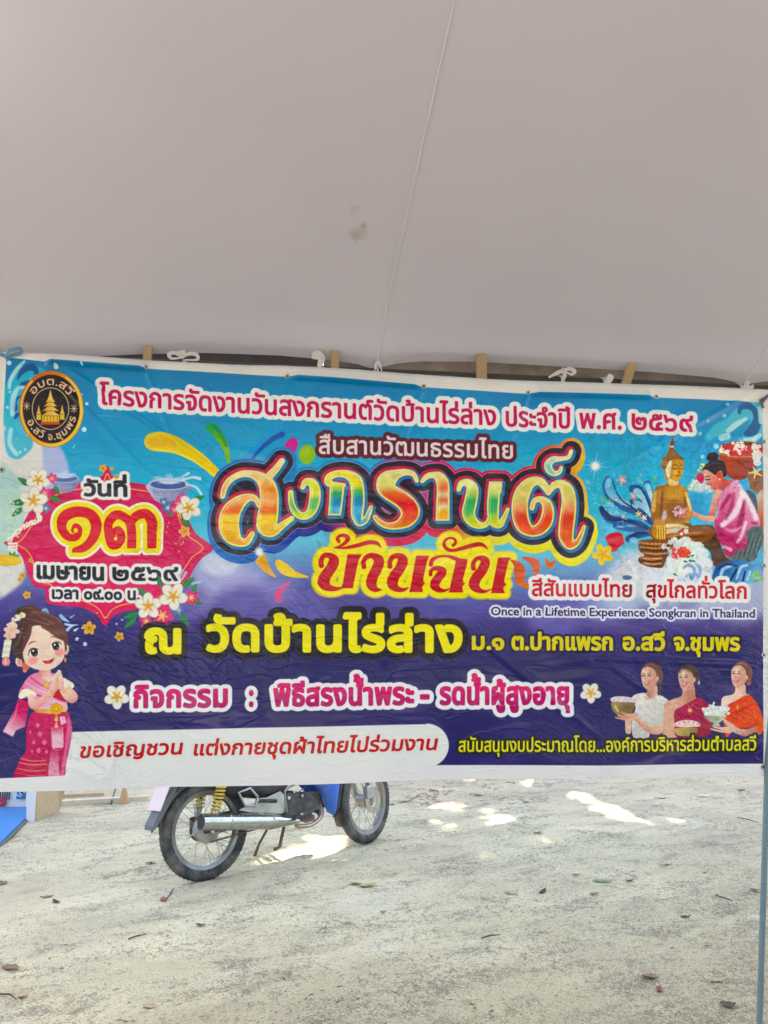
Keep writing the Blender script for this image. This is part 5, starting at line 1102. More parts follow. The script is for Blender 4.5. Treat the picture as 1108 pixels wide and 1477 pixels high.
# far slope of the roof, beyond the ridge behind the photographer
def back_pt(s, u):
    p = canopy_pt(s, 4.6); q = bpoint(s, p.z-u*math.sin(SLOPE), FD+4.6*math.cos(SLOPE)+u*math.cos(SLOPE)); return q
cloth_grid('roof_cloth', lambda s, u: back_pt(s, u)-TI, S_[::6], np.linspace(0.0, 3.4, 12), CM, tent)
PVC = mat('roof_pvc', (.62, .62, .60), .5, var=.08, scale=2, dirt=(.35, .33, .28), dirt_amt=.5, bump=.1)  # unseen outer sheet, added above the cloth to keep leaf dapples off it
_n = PVC.node_tree.nodes; _l = PVC.node_tree.links; _t = _n.new('ShaderNodeBsdfTranslucent'); _t.inputs[0].default_value = (.72, .70, .74, 1); _m = _n.new('ShaderNodeMixShader'); _m.inputs[0].default_value = .30
_l.new(_n['Principled BSDF'].outputs[0], _m.inputs[1]); _l.new(_t.outputs[0], _m.inputs[2]); _l.new(_m.outputs[0], _n['Material Output'].inputs[0])
def outer(s, u):
    p = bpoint(s, 2.505-.006*s+.14+(u+.0)*math.sin(SLOPE), FD-.10+u*math.cos(SLOPE)); return p
def outer_back(s, u):
    p = outer(s, 4.75); return bpoint(s, p.z-u*math.sin(SLOPE), FD-.10+4.75*math.cos(SLOPE)+u*math.cos(SLOPE))
for f_, L_u in ((outer, 4.75), (outer_back, 4.2)):
    for dz in (0,):
        cloth_grid('added_roof_sheet', lambda s, u: f_(s, u)-TI+Vector((0, 0, dz)), np.arange(-5.3, 7.8, .8), np.linspace(0, L_u, 6), PVC, tent)
cord = mat('cord_white', (.70, .67, .74), .7, var=.05)
for k in range(2):
    mb = MB(); mb.tube([canopy_pt(seam_s(k, u), u, .003)-TI+Vector((0, 0, .0012*math.sin(u*31))) for u in np.linspace(.0, 4.5, 150)], .0017, 6); mb.obj('seam_cord', cord, tent, smooth=True)

# ================================================================ steel frame and timber behind the canopy edge
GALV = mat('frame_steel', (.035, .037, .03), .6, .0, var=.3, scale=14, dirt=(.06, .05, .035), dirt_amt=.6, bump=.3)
def along(px, py, d): s, z = bplane(px, py); return bpoint(s, z, d)
s0, z0 = bplane(100, 520); s1, z1 = bplane(950, 556); sl_ = (z1-z0)/(s1-s0)
def line_z(s, off=0.): return z0+sl_*(s-s0)+off
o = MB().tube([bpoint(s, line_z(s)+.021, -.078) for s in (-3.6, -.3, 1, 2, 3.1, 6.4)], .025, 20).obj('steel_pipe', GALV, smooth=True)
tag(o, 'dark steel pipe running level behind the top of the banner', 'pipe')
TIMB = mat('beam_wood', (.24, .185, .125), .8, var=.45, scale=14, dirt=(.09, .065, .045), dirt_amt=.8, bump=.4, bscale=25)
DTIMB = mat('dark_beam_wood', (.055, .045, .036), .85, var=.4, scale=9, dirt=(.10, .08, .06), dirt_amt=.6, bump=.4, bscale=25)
def beam(name, m, sa, sb, zo, h, t, d, label):
    mb = MB(); M = Matrix.Rotation(math.atan2(BDIR[1], BDIR[0]), 3, 'Z')
    L = sb-sa; c = bpoint((sa+sb)/2, line_z((sa+sb)/2)+zo, d)
    R2 = M @ Matrix.Rotation(-math.atan(sl_), 3, 'Y'); mb.box((0, 0, 0), (L, t, h), R2); o = mb.obj(name, m, bevel=.004, loc=c); tag(o, label, 'beam'); return o
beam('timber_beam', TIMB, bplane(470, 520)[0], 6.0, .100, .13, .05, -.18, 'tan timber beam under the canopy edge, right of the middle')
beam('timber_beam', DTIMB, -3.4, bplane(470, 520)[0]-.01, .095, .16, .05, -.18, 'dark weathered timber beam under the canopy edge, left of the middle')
SOFT = mat('batten_wood', (.42, .29, .17), .7, var=.25, scale=20, dirt=(.22, .14, .08), dirt_amt=.5, bump=.3)
for (px, y0_, y1_, w, lean, lb) in [(210, 495, 540, 13, 0, 'leftmost of the small pale wooden battens above the banner'), (484, 500, 545, 13, 0, 'pale upright batten just right of the flat white strip'), (698, 505, 560, 17, .0, 'widest pale batten, midway along the beam'), (913, 515, 553, 15, -.35, 'slanted batten with a cut end near the right white bow')]:
    s, z_ = bplane(px, (y0_+y1_)/2); h = bplane(px, y0_)[1]-bplane(px, y1_)[1]; wd = w/FOC*2.85
    M = Matrix.Rotation(math.atan2(BDIR[1], BDIR[0]), 3, 'Z') @ Matrix.Rotation(-lean, 3, 'Y')
    o = MB().box((0, 0, 0), (wd*.9, .022, h), M).obj('wooden_batten', SOFT, bevel=.002, loc=bpoint(s, z_, -.037)); tag(o, lb, 'batten', 'wooden battens along the frame pipe')
# leaning pole the right edge is laced to, and its mate on the left
PAINT = mat('pole_paint', (.155, .235, .27), .5, .1, var=.2, scale=20, dirt=(.30, .30, .27), dirt_amt=.6, bump=.2)
pf = depth(1095.5, 1477, 2.90); pm = depth(1106.5, 1121, 2.955)
dirp = (pm-pf)/(pm.z-pf.z); foot = pf-dirp*(pf.z); top = pf+dirp*(2.62-pf.z)
pr = empty('tent_pole', foot, 0, 'thin leaning blue-grey steel pole at the right edge of the banner', 'pole')
MB().tube([Vector((0, 0, 0)), (top-foot)*.5, top-foot], .0105, 14).obj('pole_tube', PAINT, pr, smooth=True)
MB().lathe([(.045, -.004), (.045, .006), (.016, .008), (.016, .05)], (0, 0, 0), (0, 0, 1), 16).obj('foot_plate', GALV, pr)
lf = bpoint(-.17, 0, -.05); lt = bpoint(-.19, 2.62, -.05)
pl = empty('tent_pole', lf, 0, 'steel tent pole hidden beyond the left edge of the banner', 'pole')
MB().tube([Vector((0, 0, 0)), lt-lf], .0105, 14).obj('pole_tube', PAINT, pl, smooth=True)
MB().lathe([(.045, -.004), (.045, .006), (.016, .008), (.016, .05)], (0, 0, 0), (0, 0, 1), 16).obj('foot_plate', GALV, pl)
# ================================================================ the vinyl banner
paint_all()
tex = bpy.data.images.new('banner_print', TW, TH, float_buffer=False); px_ = np.ones((TH, TW, 4), np.float32); px_[..., :3] = np.clip(IMG, 0, 1)[::-1]; tex.pixels.foreach_set(px_.ravel()); tex.update(); tex.pack(); del px_
def banner_mat():
    m = bpy.data.materials.new('printed_vinyl'); m.use_nodes = True; n = m.node_tree.nodes; l = m.node_tree.links; b = n['Principled BSDF']
    uv = n.new('ShaderNodeUVMap'); uv.uv_map = 'print'; im = n.new('ShaderNodeTexImage'); im.image = tex; im.interpolation = 'Cubic'; im.extension = 'EXTEND'; l.new(uv.outputs[0], im.inputs[0])
    wb = n.new('ShaderNodeMix'); wb.data_type = 'RGBA'; wb.blend_type = 'MULTIPLY'; wb.inputs[0].default_value = 1; l.new(im.outputs[0], wb.inputs[6]); wb.inputs[7].default_value = (.93, .985, 1.04, 1)
    hs = n.new('ShaderNodeHueSaturation'); hs.inputs['Saturation'].default_value = SAT; hs.inputs['Value'].default_value = VAL; l.new(wb.outputs[2], hs.inputs['Color']); col = hs.outputs[0]
    l.new(col, b.inputs['Base Color']); b.inputs['Specular IOR Level'].default_value = .32; b.inputs['Coat Weight'].default_value = .2; b.inputs['Coat Roughness'].default_value = .09; l_coat = b.inputs['Coat Normal']; b.inputs['IOR'].default_value = 1.5
    geo = n.new('ShaderNodeTexCoord'); pos = geo.outputs['Object']
    def noise(sc, det, rg=.6, dist=0., vec=pos, typ='FBM'):
        q = n.new('ShaderNodeTexNoise'); q.noise_type = typ; q.inputs['Scale'].default_value = sc; q.inputs['Detail'].default_value = det; q.inputs['Roughness'].default_value = rg; q.inputs['Distortion'].default_value = dist; l.new(vec, q.inputs['Vector']); return q.outputs['Fac']
    def M(op, a, b_, c_=None):
        q = n.new('ShaderNodeMath'); q.operation = op
        for k, v in enumerate((a, b_, c_)):
            if v is None: continue
            if isinstance(v, (int, float)): q.inputs[k].default_value = v
            else: l.new(v, q.inputs[k])
        return q.outputs[0]
    def crease(f, p=1.): return M('POWER', M('SUBTRACT', 1., M('ABSOLUTE', M('MULTIPLY', M('SUBTRACT', f, .5), 5.), 0)), p)
    def mr(f, a, b_, c=0., d=1.):
        q = n.new('ShaderNodeMapRange'); q.clamp = True; l.new(f, q.inputs[0])
        for k, v in enumerate((a, b_, c, d)): q.inputs[k+1].default_value = v
        return q.outputs[0]
    mp = n.new('ShaderNodeMapping'); mp.inputs['Scale'].default_value = (1, 1, 3.6); l.new(pos, mp.inputs[0])
    mp2 = n.new('ShaderNodeMapping'); mp2.vector_type = 'TEXTURE'; mp2.inputs['Rotation'].default_value = (0, R(38), 0); mp2.inputs['Scale'].default_value = (1, 1, .32); l.new(pos, mp2.inputs[0])
    mask = mr(noise(2.4, 3, .5), .50, .62)
    a = M('MULTIPLY', crease(noise(4., 2, .5, .6, mp.outputs[0]), 14.), .30)          # long horizontal creases
    c = M('MULTIPLY', M('MULTIPLY', crease(noise(11, 2, .5, .8, mp2.outputs[0]), 8.), .6), mask)   # crumpled places
    d = M('MULTIPLY', M('MULTIPLY', noise(24, 2, .5, .8, mp.outputs[0]), .35), mask)
    e = M('MULTIPLY', noise(2.6, 2, .5, .4, mp.outputs[0]), 1.3)
    h = M('ADD', M('ADD', a, c), M('ADD', d, e))
    bp = n.new('ShaderNodeBump'); bp.inputs['Strength'].default_value = 1.; bp.inputs['Distance'].default_value = .0034; l.new(h, bp.inputs['Height']); l.new(bp.outputs[0], b.inputs['Normal']); l.new(bp.outputs[0], l_coat)
    l.new(mr(noise(6, 5, .6), .3, .7, .10, .22), b.inputs['Roughness'])
    tr = n.new('ShaderNodeBsdfTranslucent'); l.new(col, tr.inputs['Color']); ms = n.new('ShaderNodeMixShader'); ms.inputs[0].default_value = .16
    l.new(b.outputs[0], ms.inputs[1]); l.new(tr.outputs[0], ms.inputs[2]); l.new(ms.outputs[0], n['Material Output'].inputs[0]); return m
SAT, VAL = 1.16, 1.07
TOP_PX = [(-60, 501), (0, 505), (100, 509.5), (215, 517), (330, 523), (400, 524.5), (520, 531), (610, 537.5), (700, 543), (800, 547), (900, 551), (1000, 555), (1108, 559.5)]
BOT_PX = [(-60, 1142), (0, 1141.5), (100, 1140), (210, 1136.5), (400, 1132), (570, 1127), (800, 1123), (1108, 1120)]
TT = sorted(bplane(*p) for p in TOP_PX); BB = sorted(bplane(*p) for p in BOT_PX)
def ztop(s): return float(np.interp(s, *zip(*TT)))
def zbot(s): return float(np.interp(s, *zip(*BB)))
_L = [bplane(10, 520), bplane(-25, 1110)]; _R = [bplane(1100, 580), bplane(1103.3, 1100)]
def sleft(z): a, b = _L; return a[0]+(z-a[1])/(b[1]-a[1])*(b[0]-a[0])-.052
def sright(z): a, b = _R; return a[0]+(z-a[1])/(b[1]-a[1])*(b[0]-a[0])+.040
FOLDS = [((66, 523), (213, 533)), ((415, 545), (610, 558)), ((763, 567.5), (944, 574))]
FOLDW = [tuple(bplane(*p) for p in f) for f in FOLDS]
RIDGES = [((110, 540), (330, 690), .0045, .012), ((95, 560), (210, 680), .003, .010), ((860, 690), (1098, 560), .003, .014), ((395, 660), (300, 640), .002, .02), ((870, 950), (1098, 960), .0035, .010), ((620, 700), (820, 640), .002, .02),
          ((211, 533), (250, 640), .003, .012), ((415, 545), (400, 620), .003, .012), ((610, 560), (580, 640), .003, .012), ((763, 568), (740, 630), .003, .012), ((946, 574), (960, 650), .003, .012), ((880, 960), (950, 1010), .004, .01), ((700, 930), (860, 1060), .003, .012), ((560, 830), (900, 905), .0025, .012), ((150, 1125), (185, 1060), .003, .012)]
RW = [(bplane(*a), bplane(*b), h*2.4, w*.8) for a, b, h, w in RIDGES]
def bdisp(s, z):
    zt = ztop(s); t = zt-z; d = .006*math.sin(s*2.3+.6)*math.sin(z*2.9)+.004*math.sin(s*5.1+z*3.3)+.002*math.sin(s*13+z*5)
    d += .010*math.exp(-((z-zbot(s))/.10)**2)*math.sin(s*6.2+1.1)                     # free lower hem waves
    d -= .020*max(0, 1-t/.024)**2                                                   # top edge curls back over the cord
    for (a, b) in FOLDW:                                                           # slack cloth hanging over between two eyelets
        if a[0]-.01 < s < b[0]+.01:
            k = (s-a[0])/(b[0]-a[0]); zl = a[1]+(b[1]-a[1])*k; e = min(1, max(0, k*14), max(0, (1-k)*14)); q = z-zl
            if q > 0: d += e*.034*max(0, 1-q/.05)**1.3
            elif q > -.012: d += e*.034*(1+q/.012)
    for a, b, h, w in RW:
        ex, ez = b[0]-a[0], b[1]-a[1]; l2 = ex*ex+ez*ez; k = ((s-a[0])*ex+(z-a[1])*ez)/l2
        if -.1 < k < 1.1:
            r = abs((s-a[0])*ez-(z-a[1])*ex)/math.sqrt(l2)
            if r < w*3: d += h*math.exp(-(r/w)**2)*max(0, min(1, (k+.1)*5, (1.1-k)*4))
    return d
ban = empty('event_banner', bpoint(1.4, .92), 0, 'large blue printed festival banner with Thai lettering strung below the canopy', 'banner')
BI = Vector(ban.location)
def bverts(nu=520, rows=None):
    rows = np.concatenate([np.linspace(0, .12, 44)[:-1], np.linspace(.12, 1, 190)]); V = []; P = []
    for v in rows:
        for i in range(nu):
            u = i/(nu-1); zt = 2.42-v*1.5; s = sleft(zt)*(1-u)+sright(zt)*u; z = ztop(s)*(1-v)+zbot(s)*v
            s = sleft(z)*(1-u)+sright(z)*u
            V.append(bpoint(s, z, bdisp(s, z))-BI); P.append(((s-TS0)/(TS1-TS0), (z-TZ0)/(TZ1-TZ0)))
    a = nu; F = [(j*a+i, j*a+i+1, (j+1)*a+i+1, (j+1)*a+i) for j in range(len(rows)-1) for i in range(a-1)]
    me = bpy.data.meshes.new('vinyl_sheet'); me.from_pydata(V, [], F); uvl = me.uv_layers.new(name='print'); P = np.array(P, np.float32)
    li = np.empty(len(me.loops), np.int32); me.loops.foreach_get('vertex_index', li); uvl.data.foreach_set('uv', P[li].ravel())
    me.materials.append(banner_mat()); me.shade_smooth(); o = bpy.data.objects.new('vinyl_sheet', me); COL.objects.link(o); o.parent = ban; return o
bverts()
EYE = mat('eyelet_metal', (.52, .53, .52), .35, .9, var=.15, scale=60, dirt=(.12, .11, .1), dirt_amt=.6, dscale=40)
DARKHOLE = mat('eyelet_hole', (.02, .02, .02), .9)
nrm = Vector((BNRM[0], BNRM[1], 0))
EYES = [(211, 530.5), (415, 543), (611, 557.5), (763, 566), (946, 573), (1098, 578), (11, 516), (3, 678), (1101.5, 637), (1101.5, 816), (1102.5, 945), (1102.5, 1107)]
for p in EYES:
    s, z = bplane(*p); q = bpoint(s, z, bdisp(s, z)+.0015)-BI
    MB().lathe([(.0035, .0), (.0045, .002), (.0075, .0022), (.0095, .0004), (.0095, -.001), (.0035, -.001)], q, nrm, 18, closed=True).obj('eyelet', EYE, ban, smooth=True)
    e = MB().lathe([(.0036, .0002), (.0036, -.0006)], q, nrm, 12).obj('eyelet_hole', DARKHOLE, ban)

# ================================================================ ties
CLOTHW = mat('tie_cloth', (.62, .59, .63), .8, var=.08, scale=30, bump=.3)
def ribbon(mb, P, w, wid=Vector((BDIR[0], BDIR[1], 0)), th=.0012, tw=None):
    P = [Vector(p) for p in P]; n = len(P); V = []
    for i, p in enumerate(P):
        t = (P[min(i+1, n-1)]-P[max(i-1, 0)]).normalized(); ww = w[i] if hasattr(w, '__len__') else w
        x = nrm.cross(t); x = (x if x.length > .2 else wid).normalized(); y = t.cross(x).normalized()
        for a, b in ((-1, -1), (1, -1), (1, 1), (-1, 1)): V.append(p+x*ww*.5*a+y*th*.5*b)
    F = [(i*4+k, i*4+(k+1) % 4, (i+1)*4+(k+1) % 4, (i+1)*4+k) for i in range(n-1) for k in range(4)]+[(0, 1, 2, 3), tuple(4*(n-1)+k for k in (3, 2, 1, 0))]
    return mb.add(V, F)
def P3(px, py, d): s, z = bplane(px, py); return bpoint(s, z, d)
def bow(c, loops, label, thick=.010):
    r = empty('cloth_tie', P3(*c, -.024), 0, label, 'cloth tie', 'white cloth ties on the frame pipe'); O = Vector(r.location)
    s = bplane(*c)[0]; zc = line_z(s)
    mb = MB(); ribbon(mb, [bpoint(s+.004*math.sin(t), zc+.021+.0275*math.cos(t), -.078+.0275*math.sin(t))-O for t in np.linspace(-2.6, 2.6, 20)], thick*1.1); mb.obj('wrap', CLOTHW, r, smooth=True)
    for i, L in enumerate(loops):
        mb = MB(); pts = crom([P3(x, y, d)-O for x, y, d in L], 5); ribbon(mb, [Vector(p) for p in pts], [thick*1.1*(.5+.6*math.sin(math.pi*min(1, k/(len(pts)-1)+.12))) for k in range(len(pts))]); mb.obj('loop' if i < 1 else 'tail', CLOTHW, r, smooth=True)
    return r
def knot(r, px, py, d, rr=.007):
    mb = MB(); q = P3(px, py, d)-Vector(r.location); mb.lathe([(0.0, -rr), (rr*.8, -rr*.7), (rr, 0), (rr*.7, rr*.8), (0., rr)], q, (BDIR[0], BDIR[1], 0), 10); mb.obj('knot', CLOTHW, r, smooth=True)
r = bow((262, 514), [[(262, 512, -.022), (252, 507, -.016), (243, 509, -.014), (247, 515, -.014), (262, 513, -.02)], [(262, 512, -.022), (272, 508, -.016), (283, 510, -.012), (284, 517, -.012), (268, 517, -.016)], [(262, 513, -.02), (264, 503, -.022), (267, 498, -.05)], [(261, 513, -.02), (258, 503, -.022), (255, 498, -.05)]], 'white cloth bow near the round emblem, left end of the pipe', .012); knot(r, 262, 512, -.018, .008)
r = bow((462, 520), [[(450, 509, -.03), (458, 512, -.018), (466, 514, -.016)], [(466, 512, -.018), (463, 520, -.018), (460, 528, -.02)], [(466, 514, -.018), (458, 506, -.022), (448, 503, -.05)]], 'flat white cloth strip hanging beside a pale batten left of the middle seam', .020); knot(r, 466, 513, -.018, .007)
r = bow((546, 522), [[(546, 517, -.03), (543, 524, -.018), (541, 533, -.02)], [(546, 517, -.03), (549, 524, -.018), (552, 533, -.02)]], 'thin white tie at the foot of the long middle seam', .007); knot(r, 546, 518, -.028, .007)
r = bow((817, 536), [[(817, 531, -.022), (806, 536, -.014), (793, 543, -.012)], [(817, 531, -.022), (824, 530, -.015), (831, 534, -.014), (826, 538, -.016), (818, 533, -.02)], [(816, 532, -.02), (817, 540, -.018), (814, 548, -.02)], [(817, 531, -.022), (818, 524, -.05)]], 'white bow with one long tail left of the slanted batten', .013); knot(r, 817, 531, -.018, .008)
r = bow((881, 545), [[(885, 538, -.02), (882, 545, -.018), (878, 552, -.02)]], 'short white strip round the pipe just left of the slanted batten', .022)
r = bow((1080, 557), [[(1085, 547, -.03), (1078, 556, -.018), (1071, 566, -.02)], [(1085, 547, -.03), (1082, 556, -.016), (1080, 563, -.02)], [(1080, 556, -.018), (1090, 556, -.022), (1092, 551, -.03)]], 'white tie below the hip seam at the right end of the canopy', .011); knot(r, 1084, 549, -.026, .008)
ROPE = mat('tie_strip_blue', (.10, .27, .46), .45, var=.3, scale=50, bump=.3)
def strip_tie(c, loops, label, m):
    r = empty('plastic_tie', P3(*c, .008), 0, label, 'tie', 'ties at the banner corners'); O = Vector(r.location)
    for i, L in enumerate(loops):
        mb = MB(); pts = crom([P3(x, y, d)-O for x, y, d in L], 5); ribbon(mb, [Vector(p) for p in pts], .013 if i < 2 else .009); mb.obj('strip', m, r, smooth=True)
    mb = MB(); mb.lathe([(0, -.008), (.007, -.005), (.008, 0), (.006, .006), (0, .008)], P3(*c, .010)-O, (1, 0, .3), 10); mb.obj('knot', m, r, smooth=True)
strip_tie((11, 516), [[(11, 516, .012), (18, 509, .02), (30, 505, .016), (32, 510, .012), (16, 515, .012)], [(11, 516, .012), (4, 513, .012), (-8, 508, .0), (-30, 500, -.04)], [(12, 516, .012), (16, 508, .018), (17, 505, .014)]], 'blue plastic strip knotted at the top left corner of the banner', ROPE)
strip_tie((1100, 577), [[(1100, 577, .012), (1104, 573, .014), (1112, 570, .0), (1124, 566, -.03)], [(1099, 578, .012), (1096, 583, .014), (1098, 590, .012)]], 'dark strip knotted at the top right corner of the banner', mat('tie_strip_dark', (.08, .10, .16), .5))
# blue tarp corner showing behind the right end
mb = MB(); q0 = [P3(x, y, d) for x, y, d in [(1082, 552, -.10), (1088, 545, -.12), (1098, 540, -.10), (1112, 541, -.12), (1130, 546, -.1)]]; q1 = [P3(x, y, d) for x, y, d in [(1084, 562, -.12), (1092, 566, -.10), (1100, 558, -.13), (1112, 566, -.10), (1130, 566, -.13)]]; q2 = [P3(x, y+14, -.13) for x, y in [(1084, 562), (1092, 566), (1100, 562), (1112, 566), (1130, 566)]]
V = q0+q1+q2; V = V+[p-nrm*.012 for p in V]; n5 = 5; F = []
for j in range(2):
    for i in range(4): a = j*5+i; F += [(a, a+1, a+6, a+5), (a+15, a+20, a+21, a+16)]
rim = [0, 1, 2, 3, 4, 9, 14, 13, 12, 11, 10, 5]
F += [(rim[i], rim[(i+1) % 12], rim[(i+1) % 12]+15, rim[i]+15) for i in range(12)]
o = mb.add(V, F).obj('tarpaulin_bundle', mat('tarp_blue', (.045, .13, .27), .35, var=.35, scale=25, bump=.5), smooth=True, sub=1); tag(o, 'crumpled dark blue tarpaulin behind the pipe at the right end of the canopy', 'tarpaulin')
# ================================================================ motorcycle (x forward, y to its left, z up; the photographer sees its right side)
ra, fa = ground(297, 1270), ground(530, 1216); hd = math.atan2(fa.y-ra.y, fa.x-ra.x); WB = (fa-ra).length
KS = WB/1.22
bike = empty('motorcycle', (ra.x, ra.y, gh(ra.x, ra.y)-.003), hd, 'blue and black underbone motorcycle with yellow shock springs parked behind the banner', 'motorcycle')
bike.scale = (KS,)*3; bike.rotation_mode = 'XYZ'; bike.rotation_euler = (R(-7), 0, hd)
RUB = mat('tyre_rubber', (.032, .032, .034), .8, var=.3, scale=30, bump=.3, bscale=90, dirt=(.22, .20, .17), dirt_amt=.8, dscale=9)
CHR = mat('chrome', (.48, .49, .48), .28, 1., var=.15, dirt=(.27, .24, .19), dirt_amt=.85, dscale=14)
ALU = mat('cast_alloy', (.44, .44, .42), .45, .8, var=.15, scale=20, dirt=(.26, .24, .20), dirt_amt=.7, bump=.3, dscale=12)
BLK = mat('black_plastic', (.022, .023, .025), .38, var=.3, scale=15, dirt=(.16, .15, .13), dirt_amt=.5, dscale=7)
GRY = mat('grey_guard', (.10, .12, .13), .5, var=.2, dirt=(.2, .19, .17), dirt_amt=.6)
ENG = mat('engine_dark', (.055, .055, .055), .55, .5, var=.4, scale=30, dirt=(.24, .21, .17), dirt_amt=.7, bump=.5, dscale=16)
BLU = mat('blue_paint', (.015, .13, .55), .22, var=.1, coat=.6, dirt=(.18, .20, .24), dirt_amt=.3, dscale=9)
YEL = mat('spring_yellow', (.72, .52, .04), .4, var=.12, dirt=(.25, .2, .12), dirt_amt=.5, dscale=30)
RST = mat('rusty_steel', (.20, .12, .08), .75, .4, var=.4, scale=40, bump=.4)
CRM = mat('cream_alloy', (.55, .55, .47), .5, .3, var=.15, dirt=(.3, .27, .2), dirt_amt=.6, dscale=14)
PLT = mat('plate_white', (.74, .56, .54), .5, var=.06)
RIM = mat('rim_alloy', (.27, .27, .26), .38, .9, var=.2, dirt=(.24, .21, .17), dirt_amt=.85, dscale=12)
MUF = mat('muffler_chrome', (.52, .54, .53), .18, 1., var=.12, dirt=(.28, .25, .2), dirt_amt=.7, dscale=9)
RED = mat('lamp_red', (.45, .02, .02), .2, coat=.5)
CLR = mat('lamp_clear', (.6, .6, .6), .12, coat=.5)
def wheel(name, loc, steer, front):
    w = MB().lathe([(.196, .020), (.214, .0215), (.224, .024), (.222, .018), (.205, .012), (.200, 0), (.205, -.012), (.222, -.018), (.224, -.024), (.214, -.0215), (.196, -.020), (.190, 0)], (0, 0, 0), (0, 1, 0), 64, closed=True).obj(name, RIM, bike, smooth=True)
    w.location = loc; w.rotation_euler = (0, 0, steer); tw = .034 if not front else .030
    prof = [(.216, tw*.62), (.236, tw*.95), (.258, tw), (.274, tw*.72), (.2795, tw*.3), (.2800, 0), (.2795, -tw*.3), (.274, -tw*.72), (.258, -tw), (.236, -tw*.95), (.216, -tw*.62), (.210, 0)]
    MB().lathe(prof, (0, 0, 0), (0, 1, 0), 72, closed=True).obj('tyre', RUB, w, smooth=True)
    mb = MB()
    for k in range(60):
        a = 2*math.pi*k/60; c, s = math.cos(a), math.sin(a)
        for sd in (-1, 1):
            a2 = a+.035*sd; r0, r1 = .268, .2815; q = [(r1*math.cos(a2), sd*tw*.28, r1*math.sin(a2)), (r0*math.cos(a2+.03*sd), sd*tw*.92, r0*math.sin(a2+.03*sd))]; mb.tube(q, [.0035, .004], 4)
    mb.obj('tread_blocks', RUB, w)
    mb = MB()
    for k in range(36):
        a = 2*math.pi*k/36; sd = 1 if k % 2 else -1; cr = .62*(1 if (k//2) % 2 else -1); p0 = (.045*math.cos(a+cr), sd*.026, .045*math.sin(a+cr)); p1 = (.200*math.cos(a), sd*.004, .200*math.sin(a)); mb.tube([p0, p1], .0017, 5)
    mb.obj('spokes', CHR, w)
    MB().lathe([(.02, .05), (.048, .046), (.066 if not front else .05, .030), (.066 if not front else .05, -.030), (.075 if not front else .045, -.034), (.075 if not front else .045, -.048), (.03, -.056), (.012, -.075)], (0, 0, 0), (0, 1, 0), 32).obj('hub', ALU, w, smooth=True, bevel=.002)
    return w
rw = wheel('rear_wheel', (0, 0, .280), 0, False)
fw = wheel('front_wheel', (1.22, 0, .280), R(15), True)
MB().lathe([(.014, -.10), (.014, .11)], (0, 0, 0), (0, 1, 0), 12).obj('axle', CHR, rw)
MB().lathe([(.052, .052), (.07, .055), (.07, .060), (.03, .062)], (0, 0, 0), (0, 1, 0), 28).obj('sprocket', RST, rw)
# swing arm, brake rod, chain case
mb = MB(); 
for sd in (-1, 1): mb.tube([(-.04, sd*.078, .282), (.05, sd*.080, .285), (.30, sd*.075, .30), (.40, sd*.06, .30)], [.016, .018, .018, .02], 10)
mb.tube([(.34, -.08, .30), (.34, .08, .30)], .018, 10); mb.obj('swing_arm', ENG, bike, smooth=True)
MB().tube([(.0, -.072, .215), (.22, -.085, .235), (.42, -.10, .25)], .005, 6).obj('brake_rod', RST, bike, smooth=True)
MB().box((.16, .095, .30), (.42, .022, .10)).obj('chain_case', BLK, bike, bevel=.012)
# shocks
for sd in (-1, 1):
    lo, hi = Vector((-.005, sd*.105, .315)), Vector((.075, sd*.115, .585)); ax = (hi-lo).normalized()
    sh = MB().tube([lo, lo+ax*.075, lo+ax*.076, lo+ax*.12], [.020, .020, .014, .014], 16).obj('shock_absorber', CHR, bike, smooth=True)
    u = ax.orthogonal().normalized(); v = ax.cross(u); L = (hi-lo).length-.09; n = 170; T = 9.5
    MB().tube([lo+ax*(.075+L*k/n)+(u*math.cos(2*math.pi*T*k/n)+v*math.sin(2*math.pi*T*k/n))*.0255 for k in range(n+1)], .0062, 8).obj('spring', YEL, sh, smooth=True)
    MB().tube([lo+ax*.05, hi], .012, 12).obj('damper_rod', ENG, sh, smooth=True)
    MB().lathe([(.0, 0), (.022, 0), (.024, .02), (.018, .035), (0, .035)], lo+ax*.055, ax, 14).obj('spring_seat', CHR, sh, smooth=True)
    MB().lathe([(.017, -.014), (.017, .014)], lo, (0, 1, 0), 14).obj('mount', RST, sh, smooth=True)
# exhaust
m0, m1 = Vector((-.10, -.150, .345)), Vector((.42, -.135, .268)); ax = (m1-m0).normalized(); L = (m1-m0).length
ex = MB().lathe([(.030, .014), (.036, .002), (.0455, 0), (.0465, .012), (.0465, L*.93), (.0440, L*.97), (.030, L*1.10), (.022, L*1.24), (.017, L*1.30)], m0, ax, 32).obj('exhaust_muffler', MUF, bike, smooth=True)
MB().lathe([(.0455, 0.001), (.034, .006), (.028, .03), (.0, .032)], m0, ax, 28).obj('tail_opening', mat('soot', (.06, .055, .05), .8), ex, smooth=True)
for t in (.35, .90): MB().lathe([(.0468, -.008), (.0480, -.006), (.0480, .006), (.0468, .008)], m0+ax*L*t, ax, 28).obj('clamp_band', CHR, ex, smooth=True)
e = m0+ax*L*1.29
MB().tube([Vector(p) for p in crom([tuple(e), (.58, -.115, .215), (.70, -.10, .205), (.80, -.07, .25), (.82, -.03, .34)], 7)], .0145, 12).obj('exhaust_pipe', mat('heat_pipe', (.45, .36, .25), .35, .8, var=.25, scale=20), bike, smooth=True)
